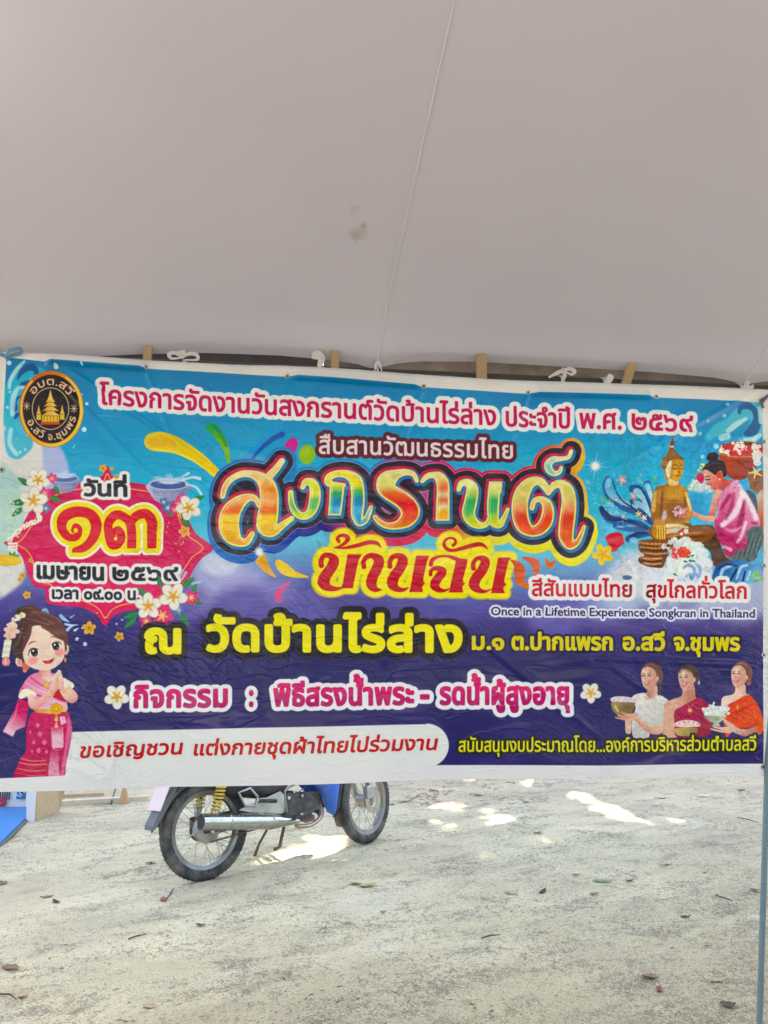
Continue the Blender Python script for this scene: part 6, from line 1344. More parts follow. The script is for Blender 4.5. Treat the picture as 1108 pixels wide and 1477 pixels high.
# footrest bracket in cast alloy above the muffler
mb = MB(); f = lambda x, z, y: (x, y, z)
mb.prism([(.16, .37), (.24, .345), (.36, .325), (.46, .305), (.50, .32), (.49, .41), (.46, .44), (.34, .41), (.24, .39)], -.125, -.115, f)
mb.obj('footrest_bracket', CRM, bike, bevel=.004)
mb = MB(); mb.tube([Vector(p) for p in [(.16, -.13, .47), (.20, -.13, .395), (.27, -.13, .38), (.29, -.13, .43), (.24, -.13, .485)]], .009, 8, closed=True); mb.obj('passenger_footrest', ALU, bike, smooth=True)
MB().tube([(.55, -.11, .275), (.55, -.25, .275)], [.013, .015], 12).obj('footrest', RUB, bike, smooth=True)
MB().tube([(.30, -.128, .405), (.34, -.15, .40), (.40, -.17, .39)], .012, 10).obj('kick_peg', ENG, bike, smooth=True)
# engine
eg = MB().lathe([(.0, -.118), (.060, -.118), (.088, -.108), (.092, -.07), (.092, .08), (.07, .11), (0, .112)], (.56, 0, .335), (0, 1, 0), 30).obj('engine', ENG, bike, smooth=True, bevel=.003)
MB().lathe([(.0, -.115), (.06, -.115), (.076, -.10), (.078, -.05), (.078, .08)], (.66, 0, .33), (0, 1, 0), 26).obj('clutch_cover', ENG, eg, smooth=True)
mb = MB()
for k in range(8): mb.box((.735+k*.010, 0, .335), (.0035, .115, .105))
mb.box((.77, 0, .335), (.10, .075, .07)); mb.obj('cylinder_fins', ALU, eg)
MB().box((.835, 0, .335), (.04, .10, .10)).obj('cylinder_head', ENG, eg, bevel=.008)
for (x, z, r) in ((.52, .39, .012), (.62, .39, .010), (.61, .28, .011), (.50, .27, .012), (.56, .42, .008)): MB().lathe([(0, -.128), (r, -.127), (r, -.112)], (x, 0, z), (0, 1, 0), 8).obj('bolt', CHR, eg)
MB().tube([(.50, -.125, .31), (.475, -.15, .37), (.46, -.175, .44), (.50, -.18, .475)], [.009, .008, .008, .012], 8).obj('kick_starter', CHR, bike, smooth=True)
MB().tube([(.56, -.13, .27), (.62, -.15, .235), (.68, -.155, .245)], [.007, .006, .009], 8).obj('brake_pedal', RST, bike, smooth=True)
MB().tube([(.82, -.02, .52), (.72, -.11, .47), (.60, -.128, .42), (.52, -.12, .36)], .0035, 6).obj('cable', RUB, bike, smooth=True)
mb = MB()
for k in range(22): mb.box((.01+k*.0135, .062, .225+.0016*k), (.011, .008, .008)); 
mb.obj('chain', RST, bike)
MB().tube([(.55, .10, .27), (.50, .22, .10), (.47, .25, .008)], [.010, .009, .012], 8).obj('side_stand', RST, bike, smooth=True)
MB().tube([(.53, -.06, .26), (.47, -.07, .11), (.43, -.075, .10)], [.011, .010, .012], 8).obj('centre_stand', RST, bike, smooth=True)
MB().box((.58, 0, .245), (.32, .17, .03)).obj('skid_plate', RST, bike, bevel=.01)
# bodywork: side panels as closed, curved shells
def shell(name, m, outline, y_in, y_out, parent=None, sub=0):
    "outline (x, z, bulge 0..1)"
    mb = MB(); n = len(outline); cx = sum(p[0] for p in outline)/n; cz = sum(p[1] for p in outline)/n
    for sd in (-1, 1):
        V = []; F = []
        for k, s_ in enumerate((1., .86, .55, .0)):
            V += [(cx+(x-cx)*s_, sd*(y_in+(y_out-y_in)*(1-s_**3)**.5), cz+(z-cz)*s_) for x, z in outline]
        V += [(x, sd*(y_in-.012), z) for x, z in outline]
        for k in range(3): F += [(k*n+i, k*n+(i+1) % n, (k+1)*n+(i+1) % n, (k+1)*n+i) for i in range(n)]
        F += [(4*n+i, i, (i+1) % n, 4*n+(i+1) % n)[::-1] for i in range(n)]+[tuple(4*n+i for i in range(n))]
        b = MB().add(V, F).obj(name, m, parent or bike, smooth=True)
    return b
shell('side_panel', BLK, [(.02, .60), (.08, .48), (.18, .44), (.30, .415), (.44, .405), (.58, .45), (.70, .47), (.72, .56), (.58, .62), (.40, .66), (.15, .68)], .075, .128)
shell('leg_shield', BLU, [(.60, .47), (.72, .455), (.78, .40), (.83, .26), (.88, .23), (.91, .32), (.95, .50), (.99, .66), (1.01, .82), (.97, .82), (.92, .66), (.84, .57), (.68, .53)], .10, .155)
shell('leg_shield_liner', BLK, [(.88, .22), (.91, .24), (.985, .50), (1.02, .70), (1.03, .83), (.99, .66), (.93, .45)], .09, .125)
shell('tail_cover', BLU, [(-.22, .70), (-.05, .62), (.15, .64), (.42, .64), (.40, .72), (.10, .75), (-.15, .77)], .05, .105)
MB().tube([Vector(p) for p in crom([(-.16, 0, .775), (.0, 0, .80), (.2, 0, .80), (.36, 0, .755), (.52, 0, .765), (.62, 0, .745)], 5)], [.04]+[.10]*4+[.11]*6+[.105]*5+[.11]*6+[.09]*3+[.03], 14).obj('seat', mat('seat_vinyl', (.02, .02, .02), .5, bump=.3), bike, smooth=True)
MB().tube([(.62, 0, .66), (.80, 0, .50), (.95, 0, .58), (1.04, 0, .78), (1.06, 0, .84)], [.05, .045, .04, .035, .035], 12).obj('frame', BLK, bike, smooth=True)
MB().tube([Vector(p) for p in crom([(.98, -.33, .96), (.99, -.24, .97), (1.05, -.10, .93), (1.05, .10, .93), (.99, .24, .97), (.98, .33, .96)], 5)], .0115, 10).obj('handlebar', CHR, bike, smooth=True)
for sd in (-1, 1):
    MB().tube([(.975, sd*.345, .957), (.985, sd*.24, .967)], .0165, 12).obj('grip', RUB, bike, smooth=True)
    mi = MB().tube([(1.0, sd*.22, .975), (1.03, sd*.26, 1.06), (1.01, sd*.30, 1.12)], .005, 8).obj('mirror', BLK, bike, smooth=True)
    MB().lathe([(0, -.008), (.05, -.006), (.052, .004), (0, .006)], (1.01, sd*.31, 1.14), (1, 0, 0), 18).obj('mirror_glass', CHR, mi, smooth=True)
MB().lathe([(0, -.09), (.07, -.08), (.10, -.03), (.10, .03), (.085, .06), (0, .075)], (1.09, 0, .90), (1, 0, .1), 22).obj('headlight_cowl', BLU, bike, smooth=True)
MB().lathe([(0, .078), (.07, .066), (.075, .05)], (1.09, 0, .90), (1, 0, .1), 22).obj('headlight', CLR, bike, smooth=True)
MB().tube([(-.22, 0, .70), (-.27, 0, .69)], [.06, .05], 12).obj('tail_light', RED, bike, smooth=True)
# rear mudguard, plate and flap
mb = MB(); pts = [(.305*math.cos(R(a)), .305*math.sin(R(a))+.28) for a in range(60, 176, 8)]; V = []; n = len(pts)
for x, z in pts:
    k = .006
    V += [(x*1.03, -.052, z-.018), (x*1.02, -.05, z+.01), (x*1.0, -.03, z+.026), (x*1., .03, z+.026), (x*1.02, .05, z+.01), (x*1.03, .052, z-.018), (x*.99, .046, z-.012), (x*.985, .03, z+.016), (x*.985, -.03, z+.016), (x*.99, -.046, z-.012)]
F = [(i*10+k, i*10+(k+1) % 10, (i+1)*10+(k+1) % 10, (i+1)*10+k) for i in range(n-1) for k in range(10)]+[tuple(range(10)), tuple((n-1)*10+k for k in range(10))[::-1]]
mb.add(V, F).obj('rear_mudguard', BLK, bike, smooth=True)
MB().prism([(-.16, .60), (-.15, .62), (-.255, .44), (-.33, .335), (-.35, .33), (-.345, .355), (-.285, .46)], -.055, .055).obj('mud_flap', GRY, bike, bevel=.003)
pl_ = MB().box((-.275, 0, .52), (.006, .175, .20), Matrix.Rotation(R(25), 3, 'Y')).obj('number_plate', PLT, bike, bevel=.004)
# front fork, mudguard, brake
fk = empty('front_fork', (0, 0, 0)); fk.parent = bike; fk.location = (1.22, 0, .28); fk.rotation_euler = (0, 0, R(15))
for sd in (-1, 1):
    MB().tube([(0, sd*.068, 0), (-.045, sd*.068, .14), (-.10, sd*.068, .30)], [.020, .023, .024], 14).obj('fork_slider', ALU, fk, smooth=True)
    MB().tube([(-.095, sd*.068, .285), (-.19, sd*.068, .56)], .0145, 12).obj('fork_tube', CHR, fk, smooth=True)
MB().lathe([(.045, -.072), (.088, -.072), (.088, -.076), (.045, -.076)], (0, 0, 0), (0, 1, 0), 30, closed=True).obj('brake_disc', CHR, fk, smooth=False)
MB().box((-.07, -.085, .06), (.06, .04, .085)).obj('brake_caliper', ALU, fk, bevel=.008)
MB().tube([(-.05, -.08, .10), (-.10, -.10, .22), (-.15, -.09, .40)], .004, 6).obj('brake_hose', RUB, fk, smooth=True)
mb = MB(); V = []; pts = [(.300*math.cos(R(a)), .300*math.sin(R(a))) for a in range(52, 206, 9)]; n = len(pts)
for x, z in pts: V += [(x*.96, -.052, z*.96), (x*1.0, -.046, z), (x*1.03, -.02, z*1.03), (x*1.03, .02, z*1.03), (x*1.0, .046, z), (x*.96, .052, z*.96), (x*.955, .046, z*.955), (x*1.01, .018, z*1.01), (x*1.01, -.018, z*1.01), (x*.955, -.046, z*.955)]
F = [(i*10+k, i*10+(k+1) % 10, (i+1)*10+(k+1) % 10, (i+1)*10+k) for i in range(n-1) for k in range(10)]+[tuple(range(10)), tuple((n-1)*10+k for k in range(10))[::-1]]
mb.add(V, F).obj('front_mudguard', BLK, fk, smooth=True)
# ================================================================ display stand with carpet and timber, far left
WPNT = mat('white_board', (.78, .78, .77), .5, var=.04, dirt=(.5, .48, .44), dirt_amt=.3)
PLY = mat('plywood', (.52, .38, .22), .65, var=.25, scale=12, bump=.2)
BCAR = mat('blue_carpet', (.035, .20, .50), .95, var=.22, scale=60, bump=.8, bscale=160, dirt=(.25, .30, .36), dirt_amt=.25)
g = lambda x, y, z=0.: ground(x, y, z)
c0 = g(38, 1186); c1 = g(-10, 1232); c2 = g(38, 1166.5)
rt = empty('display_stand', (c0.x, c0.y, 0), 0, 'white display board with printed pictures and a plywood gusset, far left', 'display board'); O = Vector(rt.location)
L_ = Vector((-1, 0, 0)); back = Vector((c2.x, c2.y+.0, 0)); 
def vbox(a, b, z0, z1, th, name, m, parent=rt, bev=.002):
    "upright board from a to b (ground points), th thick"
    a, b = Vector(a)-O, Vector(b)-O; d = (b-a).normalized(); nn = Vector((-d.y, d.x, 0))*th/2
    V = [Vector((p.x, p.y, z)) for p in (a-nn, b-nn, b+nn, a+nn) for z in (z0, z1)]
    return MB().add(V, [(0, 2, 3, 1), (2, 4, 5, 3), (4, 6, 7, 5), (6, 0, 1, 7), (1, 3, 5, 7), (0, 6, 4, 2)]).obj(name, m, parent, bevel=bev)
bl = g(-420, 1166.5); 
vbox(bl, back, .0, 1.75, .03, 'back_board', WPNT)
pw = g(49.5, 1185.5)
vbox((c0.x, c0.y, 0), (pw.x, pw.y, 0), -.01, 1.75, .035, 'side_post', WPNT)
# plywood gusset running back from the post
gx = pw.x+.004; gy = pw.y+.01
V = [Vector((gx, gy, 0))-O, Vector((gx+.045, gy+.33, 0))-O, Vector((gx+.16, gy+.34, .55))-O, Vector((gx+.10, gy+.2, 1.1))-O, Vector((gx, gy, 1.3))-O]; V += [v+Vector((-.014, .0, 0)) for v in V]; F = [(0, 1, 2, 3, 4), (9, 8, 7, 6, 5)]+[(i, i+5, (i+1) % 5+5, (i+1) % 5) for i in range(5)]
MB().add(V, F).obj('gusset', PLY, rt)
# prints on the board (flat prints: blue wave square, dark bars, red bloom)
dirb = (back-bl).normalized(); nb = Vector((dirb.y, -dirb.x, 0))
def on_board(px, z, off): 
    r = Vector(ray(px, 1150)); t = ((back-nb*-.016).dot(nb))/(r.x*nb.x+r.y*nb.y) if abs(r.x*nb.x+r.y*nb.y) > 1e-6 else 1
    p = Vector((r.x*t, r.y*t, 0)); return p+nb*off+Vector((0, 0, z))-O
def zb(px, py): r = Vector(ray(px, py)); t = (back+nb*.016).dot(nb)/(r.x*nb.x+r.y*nb.y); return CAM_Z+r.z*t
def decal(name, px0, px1, py0, py1, m, off=.0015):
    a, b = on_board(px0, 0, off+.016), on_board(px1, 0, off+.016); z0, z1 = zb(px0, py1), zb(px0, py0); V = [a+Vector((0, 0, z0)), b+Vector((0, 0, z0)), b+Vector((0, 0, z1)), a+Vector((0, 0, z1))]
    V += [v-nb*.001 for v in V]; return MB().add(V, [(0, 1, 2, 3), (7, 6, 5, 4), (0, 4, 5, 1), (1, 5, 6, 2), (2, 6, 7, 3), (3, 7, 4, 0)]).obj(name, m, rt)
INK = mat('print_black', (.03, .03, .035), .5); PB = mat('print_blue', (.03, .16, .36), .4); PR = mat('print_red', (.42, .03, .07), .5, var=.4, scale=60); PW = mat('print_pale', (.62, .76, .82), .5)
for k in range(5): decal('printed_bar', 1+k*3.2, 3+k*3.2, 1136-k*.3, 1153, INK)
decal('printed_panel', 25, 38.5, 1130, 1152, PB)
for (x, r) in ((31, .035), (33, .02)):
    a = on_board(x, zb(x, 1143), .0195); MB().tube([a+dirb*(r*math.cos(t))+Vector((0, 0, r*.8*math.sin(t))) for t in np.linspace(0, 4.9, 16)], .004, 6).obj('printed_curl', PW, rt)
for k in range(7):
    a = on_board(3, zb(3, 1157), .02)+dirb*(.03*math.cos(k*.9))+Vector((0, 0, .026*math.sin(k*.9))); MB().lathe([(0, .004), (.02, .002), (.021, 0)], a, nb, 9).obj('printed_petal', PR, rt)
# carpet
car = empty('blue_carpet', (c0.x, c0.y, 0), 0, 'bright blue carpet laid on the sand in front of the white display board', 'carpet')
q = [c0+Vector((-.006, -.006, 0)), g(38, 1170), g(-420, 1170), g(-420, 1300), g(-80, 1300), c1]
V = [p-O+Vector((0, 0, .034)) for p in q]+[p-O+Vector((0, 0, -.02)) for p in q]; n = len(q)
MB().add(V, [tuple(range(n)), tuple(range(n, 2*n))[::-1]]+[(i, i+n, (i+1) % n+n, (i+1) % n) for i in range(n)]).obj('carpet_pile', BCAR, car)
e0, e1 = c0+Vector((.004, -.004, .012))-O, c1+Vector((.004, -.004, .012))-O
MB().tube([e0, (e0+e1)/2+Vector((.003, 0, .001)), e1], .012, 8).obj('carpet_edge', mat('edge_binding', (.12, .12, .11), .8, var=.4, scale=40), car, smooth=True)
# timber lying on the ground
PINE = mat('pine_timber', (.66, .56, .37), .7, var=.2, scale=16, dirt=(.35, .26, .16), dirt_amt=.4, bump=.3)
def stick(pa, pb, w, h, m, name, label, cat, z=.0):
    a, b = g(*pa), g(*pb); c = (a+b)/2; ang = math.atan2(b.y-a.y, b.x-a.x); z0 = gh(c.x, c.y)
    o = MB().box((0, 0, 0), ((b-a).length, w, h), Matrix.Rotation(ang, 3, 'Z')).obj(name, m, bevel=.003, loc=(c.x, c.y, z0+h/2+z)); tag(o, label, cat); return o
stick((58, 1162), (214, 1153), .045, .040, PINE, 'timber_plank', 'long pale pine plank lying on the sand left of the motorcycle', 'plank')
o = stick((58, 1151), (150, 1147), .03, .03, PLY, 'timber_offcut', 'short brown timber offcut lying behind the long pale plank', 'plank')
a = g(176, 1160)+Vector((0, .05, 0)); V = [(-.055, 0, 0), (.045, 0, 0), (.032, 0, .05), (.004, 0, .17), (-.012, 0, .17), (-.03, 0, .06)]; V = [(x, y-.011, z) for x, y, z in V]+[(x, y+.011, z) for x, y, z in V]
o = MB().add(V, [tuple(range(6)), tuple(range(6, 12))[::-1]]+[(i, i+6, (i+1) % 6+6, (i+1) % 6) for i in range(6)]).obj('wooden_wedge', mat('wedge_wood', (.62, .36, .20), .7, var=.2), bevel=.002, loc=(a.x, a.y, gh(a.x, a.y))); tag(o, 'small upright orange-brown wooden wedge behind the long plank', 'wedge')
a, b = g(160, 1160), g(170, 1140); o = MB().tube([(0, 0, 0.01), (b.x-a.x, b.y-a.y, .10)], .006, 6).obj('dark_stick', mat('bark', (.07, .05, .04), .9, var=.4), smooth=True, loc=(a.x, a.y, gh(a.x, a.y))); tag(o, 'thin dark stick leaning beside the wooden wedge', 'stick')

# ================================================================ fallen leaves and litter
def leaf_mesh(l, w, curl, seed, fold=.25):
    rs = random.Random(seed); n = 6; V = []; F = []
    for i in range(n+1):
        t = i/n; ww = w*math.sin(math.pi*min(1, t*.93+.05))**.8*(1+rs.uniform(-.12, .12)); x = (t-.5)*l; z = curl*((t-.5)*2)**2+rs.uniform(-.003, .003)
        for s_ in (-1, 0, 1): V.append((x, s_*ww/2, z+abs(s_)*fold*ww+rs.uniform(-.002, .002)))
    V += [(x, y, z-.0012) for x, y, z in V]; m = 3*(n+1)
    for i in range(n):
        for k in (0, 1): a = i*3+k; F += [(a, a+1, a+4, a+3), (a+m, a+3+m, a+4+m, a+1+m)]
        F += [(i*3, i*3+3, i*3+3+m, i*3+m), (i*3+2, i*3+2+m, i*3+5+m, i*3+5)]
    return V, F
def lm(nm, c): return mat('leaf_'+nm, c, .75, var=.4, scale=45, bump=.5, bscale=70)
LB, LD, LT, LY, LG, LR, LW = lm('brown', (.20, .12, .07)), lm('dark', (.05, .028, .022)), lm('tan', (.42, .30, .18)), lm('yellow', (.40, .33, .10)), lm('green', (.12, .22, .08)), lm('rust', (.26, .12, .09)), lm('bleached', (.62, .56, .46))
LEAVES = [(531, 1276, .105, .055, LY, -20, 'yellow-brown curled leaf lying in front of the motorcycle'), (514, 1273, .075, .045, LB, 30, 'dark brown leaf beside the yellow-brown curled leaf'), (236, 1300, .055, .04, LR, 60, 'reddish brown leaf lying below the rear wheel'), (217, 1247, .06, .03, LD, 10, 'dark crumpled leaf just left of the rear tyre'),
 (15, 1401, .085, .045, LB, 10, 'brown leaf at the left edge of the bare sand'), (33, 1436, .07, .035, LT, 70, 'tan leaf near the bottom left corner'), (289, 1337, .05, .028, LD, 0, 'small dark leaf alone below the rear wheel'), (68, 1294, .07, .03, LB, -15, 'flat brown leaf below the blue carpet corner'), (81, 1304, .05, .028, LD, 20, 'dark leaf just below the flat brown leaf by the carpet'),
 (869, 1269, .12, .035, LG, -4, 'straight green leaf fragment on the sand right of centre'), (737, 1287, .075, .04, LT, 5, 'tan leaf left of the green leaf fragment'), (960, 1246, .095, .03, LT, -8, 'long tan leaf right of the green leaf fragment'), (937, 1411, .075, .05, LB, -30, 'broad brown leaf near the lower right'), (951, 1429, .045, .022, LR, -60, 'small rust leaf touching the broad brown one, lower right'),
 (1050, 1451, .06, .045, LD, 0, 'dark rumpled leaf in the lower right corner by the pole'), (1035, 1418, .07, .025, LT, -5, 'thin tan leaf near the pole foot'), (989, 1321, .05, .022, LD, 5, 'black leaf curl halfway up the right side'), (909, 1267, .055, .022, LD, 0, 'dark curl right next to the green leaf fragment'), (831, 1262, .045, .02, LD, 0, 'small black leaf left of the green leaf fragment'),
 (783, 1284, .08, .03, LD, -50, 'dark clump of leaf bits right of the tan leaf'), (1069, 1142, .09, .05, LB, -20, 'brown leaf under the banner near the pole'), (1017, 1150, .12, .05, LW, 0, 'bleached leaf under the right end of the banner'), (953, 1151, .10, .02, LD, -5, 'thin dark leaf stalk under the right part of the banner'), (776, 1203, .08, .03, LD, -20, 'dark leaf among the sunlit patches'),
 (759, 1158, .05, .03, LD, 0, 'small dark leaf above the sunlit streak'), (691, 1147, .09, .055, LR, -10, 'rust coloured leaf under the middle of the banner'), (585, 1155, .10, .05, LT, -20, 'orange-tan leaf right of the front wheel'), (566, 1160, .06, .03, LD, 40, 'dark leaf close to the front tyre'), (1053, 1267, .03, .018, LW, 0, 'tiny white leaf chip left of the pole'), (857, 1287, .05, .03, LB, 10, 'grey-brown leaf below the green leaf fragment'),
 (1089, 1285, .05, .03, LD, 30, 'dark leaf touching the pole line'), (553, 1315, .035, .02, LG, 10, 'tiny green leaf bit in the middle of the sand'), (216, 1458, .05, .03, LT, -20, 'pale leaf at the bottom edge'), (3, 1277, .06, .04, LB, 0, 'brown leaf cut by the left edge of view'), (625, 1140, .08, .05, LR, 12, 'rust leaf at the far litter edge under the banner')]
def wid_fix(v): return v
for i, (x, y, l, w, m, rot, lab) in enumerate(LEAVES):
    p = g(x, y); V, F = leaf_mesh(l, w, .005, i, .07); o = MB().add(V, F).obj('fallen_leaf', m, smooth=True, loc=(p.x, p.y, gh(p.x, p.y)+.006)); o.rotation_euler = (R((i*37) % 17-8), R((i*53) % 13-6), R(-rot+(6 if i % 2 else -6))); tag(o, lab, 'leaf', 'fallen leaves on the sand')
for (pts, lab) in ([[(694, 1353), (708, 1350), (722, 1348)], 'thin dark twig lying mid-right on the open sand'], [[(1032, 1293), (1045, 1298), (1056, 1301)], 'dark twig left of the pole'], [[(185, 1359), (197, 1356), (212, 1352)], 'short dark twig on the open sand, left half'], [[(0, 1437), (14, 1439), (24, 1445)], 'thin twig at the bottom left edge'], [[(240, 1300), (246, 1292), (250, 1284)], 'hair-thin twig above the reddish leaf'], [[(1064, 1182), (1080, 1186), (1095, 1190)], 'bent twig crossing behind the pole']):
    P = [g(*q) for q in pts]; o = MB().tube([p-P[0]+Vector((0, 0, .006+.004*(k == 1))) for k, p in enumerate(P)], [.003, .0035, .0018], 6).obj('twig', _mats['bark'], smooth=True, loc=(P[0].x, P[0].y, gh(P[0].x, P[0].y))); tag(o, lab, 'twig')
def scatter(name, m, n, size, seed, label, far=.0, flat=.5, thin=1., region=(-3.2, 4.2, 2.7, 9.0)):
    rs = np.random.RandomState(seed); X = rs.uniform(region[0], region[1], n*4); Y = region[2]+(region[3]-region[2])*rs.uniform(0, 1, n*4)**1.15
    d = vnoise(X*1.+50, Y*1.+50-.42*X, .35, seed)*.6+vnoise(X+50, Y+50, 1.3, seed+1)*.4+(far*(Y-5) if far else 0); idx = np.argsort(-d-rs.uniform(0, .35, n*4))[:n]; X, Y = X[idx], Y[idx]
    Z = ground_h(X, Y)*np.clip(1.6-np.hypot(X, Y-5)/9, .1, 1); V = []; F = []
    for x, y, z in zip(X, Y, Z):
        s = size*rs.uniform(.35, 1.)**1.6*1.6; a = rs.uniform(0, 6.28); e = rs.uniform(.3, 1.)*thin; c, sn = math.cos(a), math.sin(a); k = len(V); h = s*flat*rs.uniform(.4, 1)
        for u, v, w in ((-1, 0, 0), (0, -e, 0), (1, 0, 0), (0, e, 0), (rs.uniform(-.3, .3), rs.uniform(-.3, .3)*e, 1)): V.append((x+(u*c-v*sn)*s, y+(u*sn+v*c)*s, z+w*h+.0022))
        F += [(k, k+1, k+4), (k+1, k+2, k+4), (k+2, k+3, k+4), (k+3, k, k+4)]
    o = MB().add(V, F).obj(name, m); tag(o, label, kind='stuff')
scatter('gravel', mat('grit_pale', (.55, .53, .47), .9, var=.3, scale=3), 7000, .0040, 71, 'pale grit strewn over the sand')
scatter('dark_litter', mat('grit_dark', (.10, .085, .06), .9, var=.5, scale=3), 11000, .0042, 72, 'dark bits of leaf and bark strewn over the sand', flat=.25)
scatter('leaf_litter', mat('litter_brown', (.24, .15, .085), .85, var=.6, scale=2.5), 520, .011, 73, 'brown leaf crumbs, thicker towards the back', far=.12, flat=.3, region=(-3.2, 4.6, 3.2, 11))
scatter('leaf_litter', mat('litter_red', (.36, .21, .13), .85, var=.5, scale=2.5), 380, .022, 74, 'reddish leaf litter at the far side of the yard', flat=.2, region=(-.4, 1.3, 6.7, 8.6))

scatter('dark_litter', _mats['grit_dark'], 1500, .0115, 75, 'dark brown wisps of leaf and bark in drifts on the sand', flat=.22, thin=.35)
scatter('leaf_litter', mat('litter_tan', (.42, .31, .18), .85, var=.4, scale=2.5), 420, .0115, 76, 'tan leaf crumbs scattered over the sand', flat=.25, thin=.6)
# ================================================================ trees behind the banner; their crowns shade the yard and let dapples through
def wpoly(L): return [(ground(*p).x, ground(*p).y) for p in L]
PATCH = [wpoly(L) for L in ([(345, 1253), (380, 1237), (408, 1229), (440, 1222), (452, 1198), (462, 1206), (478, 1216), (494, 1222), (488, 1232), (470, 1240), (450, 1252), (400, 1257)],
 [(760, 1124), (782, 1132), (830, 1140), (864, 1156), (850, 1161), (815, 1152), (772, 1143)], [(850, 1164), (880, 1159), (935, 1176), (1004, 1192), (997, 1198), (948, 1191), (898, 1184), (866, 1176)],
 [(692, 1168), (722, 1171), (750, 1188), (732, 1196), (698, 1190)], [(772, 1203), (800, 1213), (812, 1223), (784, 1220)], [(684, 1233), (728, 1234), (724, 1244), (688, 1244)], [(640, 1158), (668, 1160), (664, 1170), (636, 1168)])]
def in_poly(x, y, P):
    c = False
    for i in range(len(P)):
        (ax, ay), (bx, by) = P[i-1], P[i]
        if (ay > y) != (by > y) and x < ax+(y-ay)*(bx-ax)/(by-ay): c = not c
    return c
PB_ = [(min(p[0] for p in P)-.2, max(p[0] for p in P)+.2, min(p[1] for p in P)-.2, max(p[1] for p in P)+.2) for P in PATCH]
BROAD = [wpoly([(590, 1122), (910, 1122), (1020, 1196), (820, 1230), (640, 1222), (590, 1180)]), wpoly([(335, 1262), (350, 1212), (520, 1186), (530, 1240), (470, 1264)]), wpoly([(670, 1225), (740, 1225), (740, 1250), (670, 1250)])]
_br = random.Random(77)
def lit(x, y, z):
    gx_, gy_ = x-sv.x/sv.z*z, y-sv.y/sv.z*z
    for P, b in zip(PATCH, PB_):
        if b[0] < gx_ < b[1] and b[2] < gy_ < b[3] and any(in_poly(gx_+dx, gy_+dy, P) for dx, dy in ((0, 0), (.06, 0), (-.06, 0), (0, .09), (0, -.09))): return True
    return any(in_poly(gx_, gy_, P) for P in BROAD) and _br.random() < .56
FOL = bpy.data.materials.new('foliage'); FOL.use_nodes = True; _n = FOL.node_tree.nodes; _l = FOL.node_tree.links; _b = _n['Principled BSDF']; _b.inputs['Roughness'].default_value = .5
_g = _n.new('ShaderNodeNewGeometry'); _r = _n.new('ShaderNodeValToRGB'); _r.color_ramp.elements[0].color = (.030, .060, .015, 1); _r.color_ramp.elements[1].color = (.085, .13, .035, 1); _l.new(_g.outputs['Random Per Island'], _r.inputs[0]); _l.new(_r.outputs[0], _b.inputs['Base Color'])
_t = _n.new('ShaderNodeBsdfTranslucent'); _l.new(_r.outputs[0], _t.inputs[0]); _m = _n.new('ShaderNodeMixShader'); _m.inputs[0].default_value = .45; _l.new(_b.outputs[0], _m.inputs[1]); _l.new(_t.outputs[0], _m.inputs[2]); _l.new(_m.outputs[0], _n['Material Output'].inputs[0])
BARK = mat('tree_bark', (.16, .12, .09), .9, var=.35, scale=10, bump=.9, bscale=18)
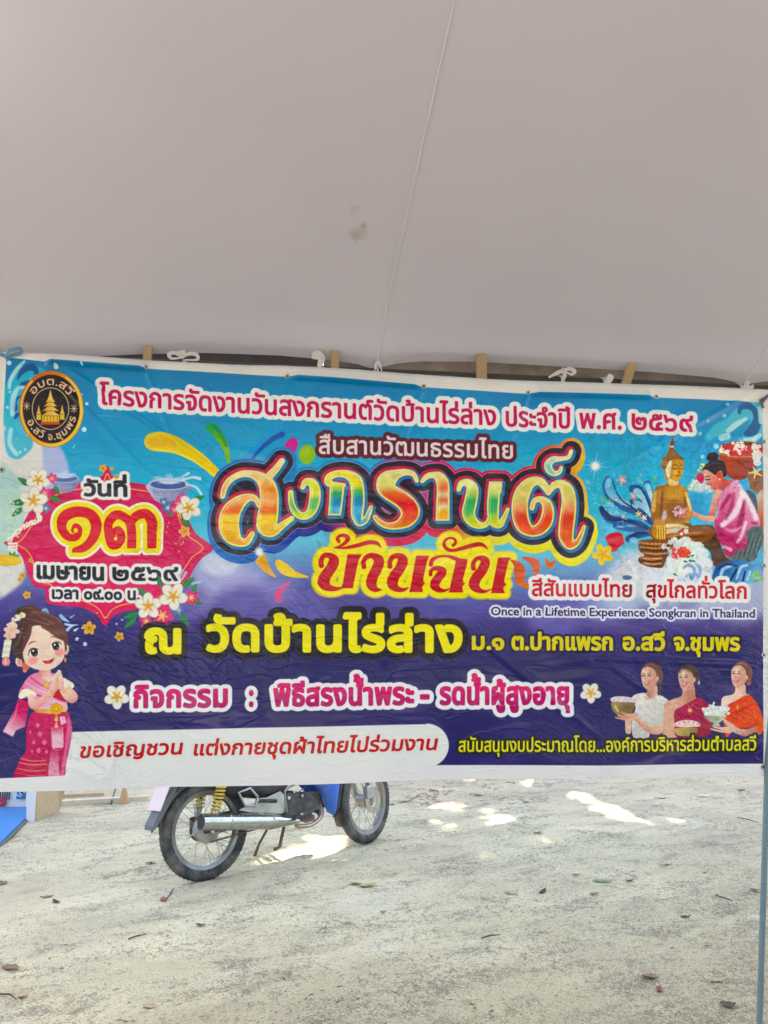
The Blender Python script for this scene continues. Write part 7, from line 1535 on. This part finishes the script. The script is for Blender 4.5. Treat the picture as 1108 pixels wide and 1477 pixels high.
def tree(x, y, h, cr, zc, n, seed, label, ls=.11):
    rs = random.Random(seed); r = empty('shade_tree', (x, y, gh(x, y)-.05), 0, label, 'tree', 'trees shading the yard'); nr = np.random.RandomState(seed)
    P = [Vector((0, 0, 0))]
    for k in range(5): P.append(P[-1]+Vector((rs.uniform(-.15, .15), rs.uniform(-.15, .15), zc*.22)))
    tr = MB().tube(P, [.19*h/8*(1-.12*k) for k in range(6)], 14).obj('trunk', BARK, r, smooth=True); mb = MB()
    for k in range(11):
        a = k*2.4+rs.uniform(-.4, .4); s = P[rs.randint(2, 5)]; e = Vector((math.cos(a)*cr*rs.uniform(.5, .85), math.sin(a)*cr*rs.uniform(.5, .85), zc+rs.uniform(-.4, 1.4))); m_ = (s+e)/2+Vector((0, 0, .4)); mb.tube([s, m_, e], [.07*h/8, .045*h/8, .012], 8)
    mb.obj('limb', BARK, r, smooth=True); V = []; F = []; cl = []
    for k in range(60):
        a = k*2.39996; q = cr*((k+.5)/60)**.5; cl.append((q*math.cos(a), q*math.sin(a), zc+rs.uniform(-.3, h-zc)*(1-(q/cr)**2*.6)*.8, rs.uniform(.6, .85)))
    for i in range(n):
        c = cl[i % 60]; p = nr.normal(0, .55, 3)*c[3]; px, py, pz = c[0]+p[0]*1.3, c[1]+p[1]*1.3, c[2]+p[2]*.7
        if pz < 2.9 or lit(x+px, y+py, pz): continue
        d = Vector(nr.normal(0, 1, 3)); d.z *= .4; d.normalize(); w = d.cross(Vector((nr.normal(0, .5), nr.normal(0, .5), 1))).normalized(); l = ls*nr.uniform(.6, 1.3); k = len(V); O_ = Vector((px, py, pz)); V += [tuple(O_-d*l), tuple(O_-w*l*.42+d*l*.1), tuple(O_+d*l), tuple(O_+w*l*.42+d*l*.1)]; F.append((k, k+1, k+2, k+3))
    me = bpy.data.meshes.new('crown'); me.from_pydata(V, [], F); me.materials.append(FOL); o = bpy.data.objects.new('crown', me); COL.objects.link(o); o.parent = r
tree(2.4, 9.9, 12.0, 4.7, 8.8, 34000, 1, 'tall broad shade tree standing behind the middle of the banner', .20)
tree(-2.0, 11.9, 11.4, 3.3, 8.6, 13000, 2, 'tall leafy tree standing behind the left half of the yard', .20)
tree(6.2, 12.2, 11.2, 3.2, 8.6, 12000, 3, 'tall narrow leafy tree behind the right end of the banner', .20)
tree(-10.0, 13.5, 8.0, 3.4, 5.2, 6000, 4, 'leafy tree standing off to the far left', .18)
tree(1.2, 24.0, 9.5, 4.6, 5.0, 7000, 5, 'round tree at the back of the yard', .22)
def belt(r0, n, gaps, seed):  # unseen foliage ring added so the vinyl reflects something dark
    nr = np.random.RandomState(seed); V = []; F = []; i = 0
    cl = []
    while len(cl) < 260:
        a = nr.uniform(0, 360)
        if any(g0 < a < g1 for g0, g1 in gaps): continue
        h = (3.2+2.6*math.sin(a*.11)+nr.uniform(-.6, .8))*(1 if math.sin(R(a)) > -.1 else .42); rr = r0+nr.uniform(-1.5, 2.5); cl.append((rr*math.cos(R(a)), 3+rr*math.sin(R(a)), nr.uniform(.4, max(1, h)), nr.uniform(.6, 1.3)))  # kept low behind the camera so bright sky glints in the vinyl
    for i in range(n):
        c = cl[i % 260]; p = nr.normal(0, .5, 3)*c[3]; O_ = Vector((c[0]+p[0], c[1]+p[1], max(.05, c[2]+p[2]))); d = Vector(nr.normal(0, 1, 3)).normalized(); w = d.orthogonal().normalized(); l = .22*nr.uniform(.6, 1.4); k = len(V)
        V += [tuple(O_-d*l), tuple(O_-w*l*.5), tuple(O_+d*l), tuple(O_+w*l*.5)]; F.append((k, k+1, k+2, k+3))
    me = bpy.data.meshes.new('added_tree_belt'); me.from_pydata(V, [], F); me.materials.append(FOL); o = bpy.data.objects.new('added_tree_belt', me); COL.objects.link(o); tag(o, 'unseen ring of trees and bushes added for its dark reflections in the banner', kind='stuff')
belt(17, 42000, [(58, 74), (118, 126), (205, 222), (262, 272), (318, 330)], 9)
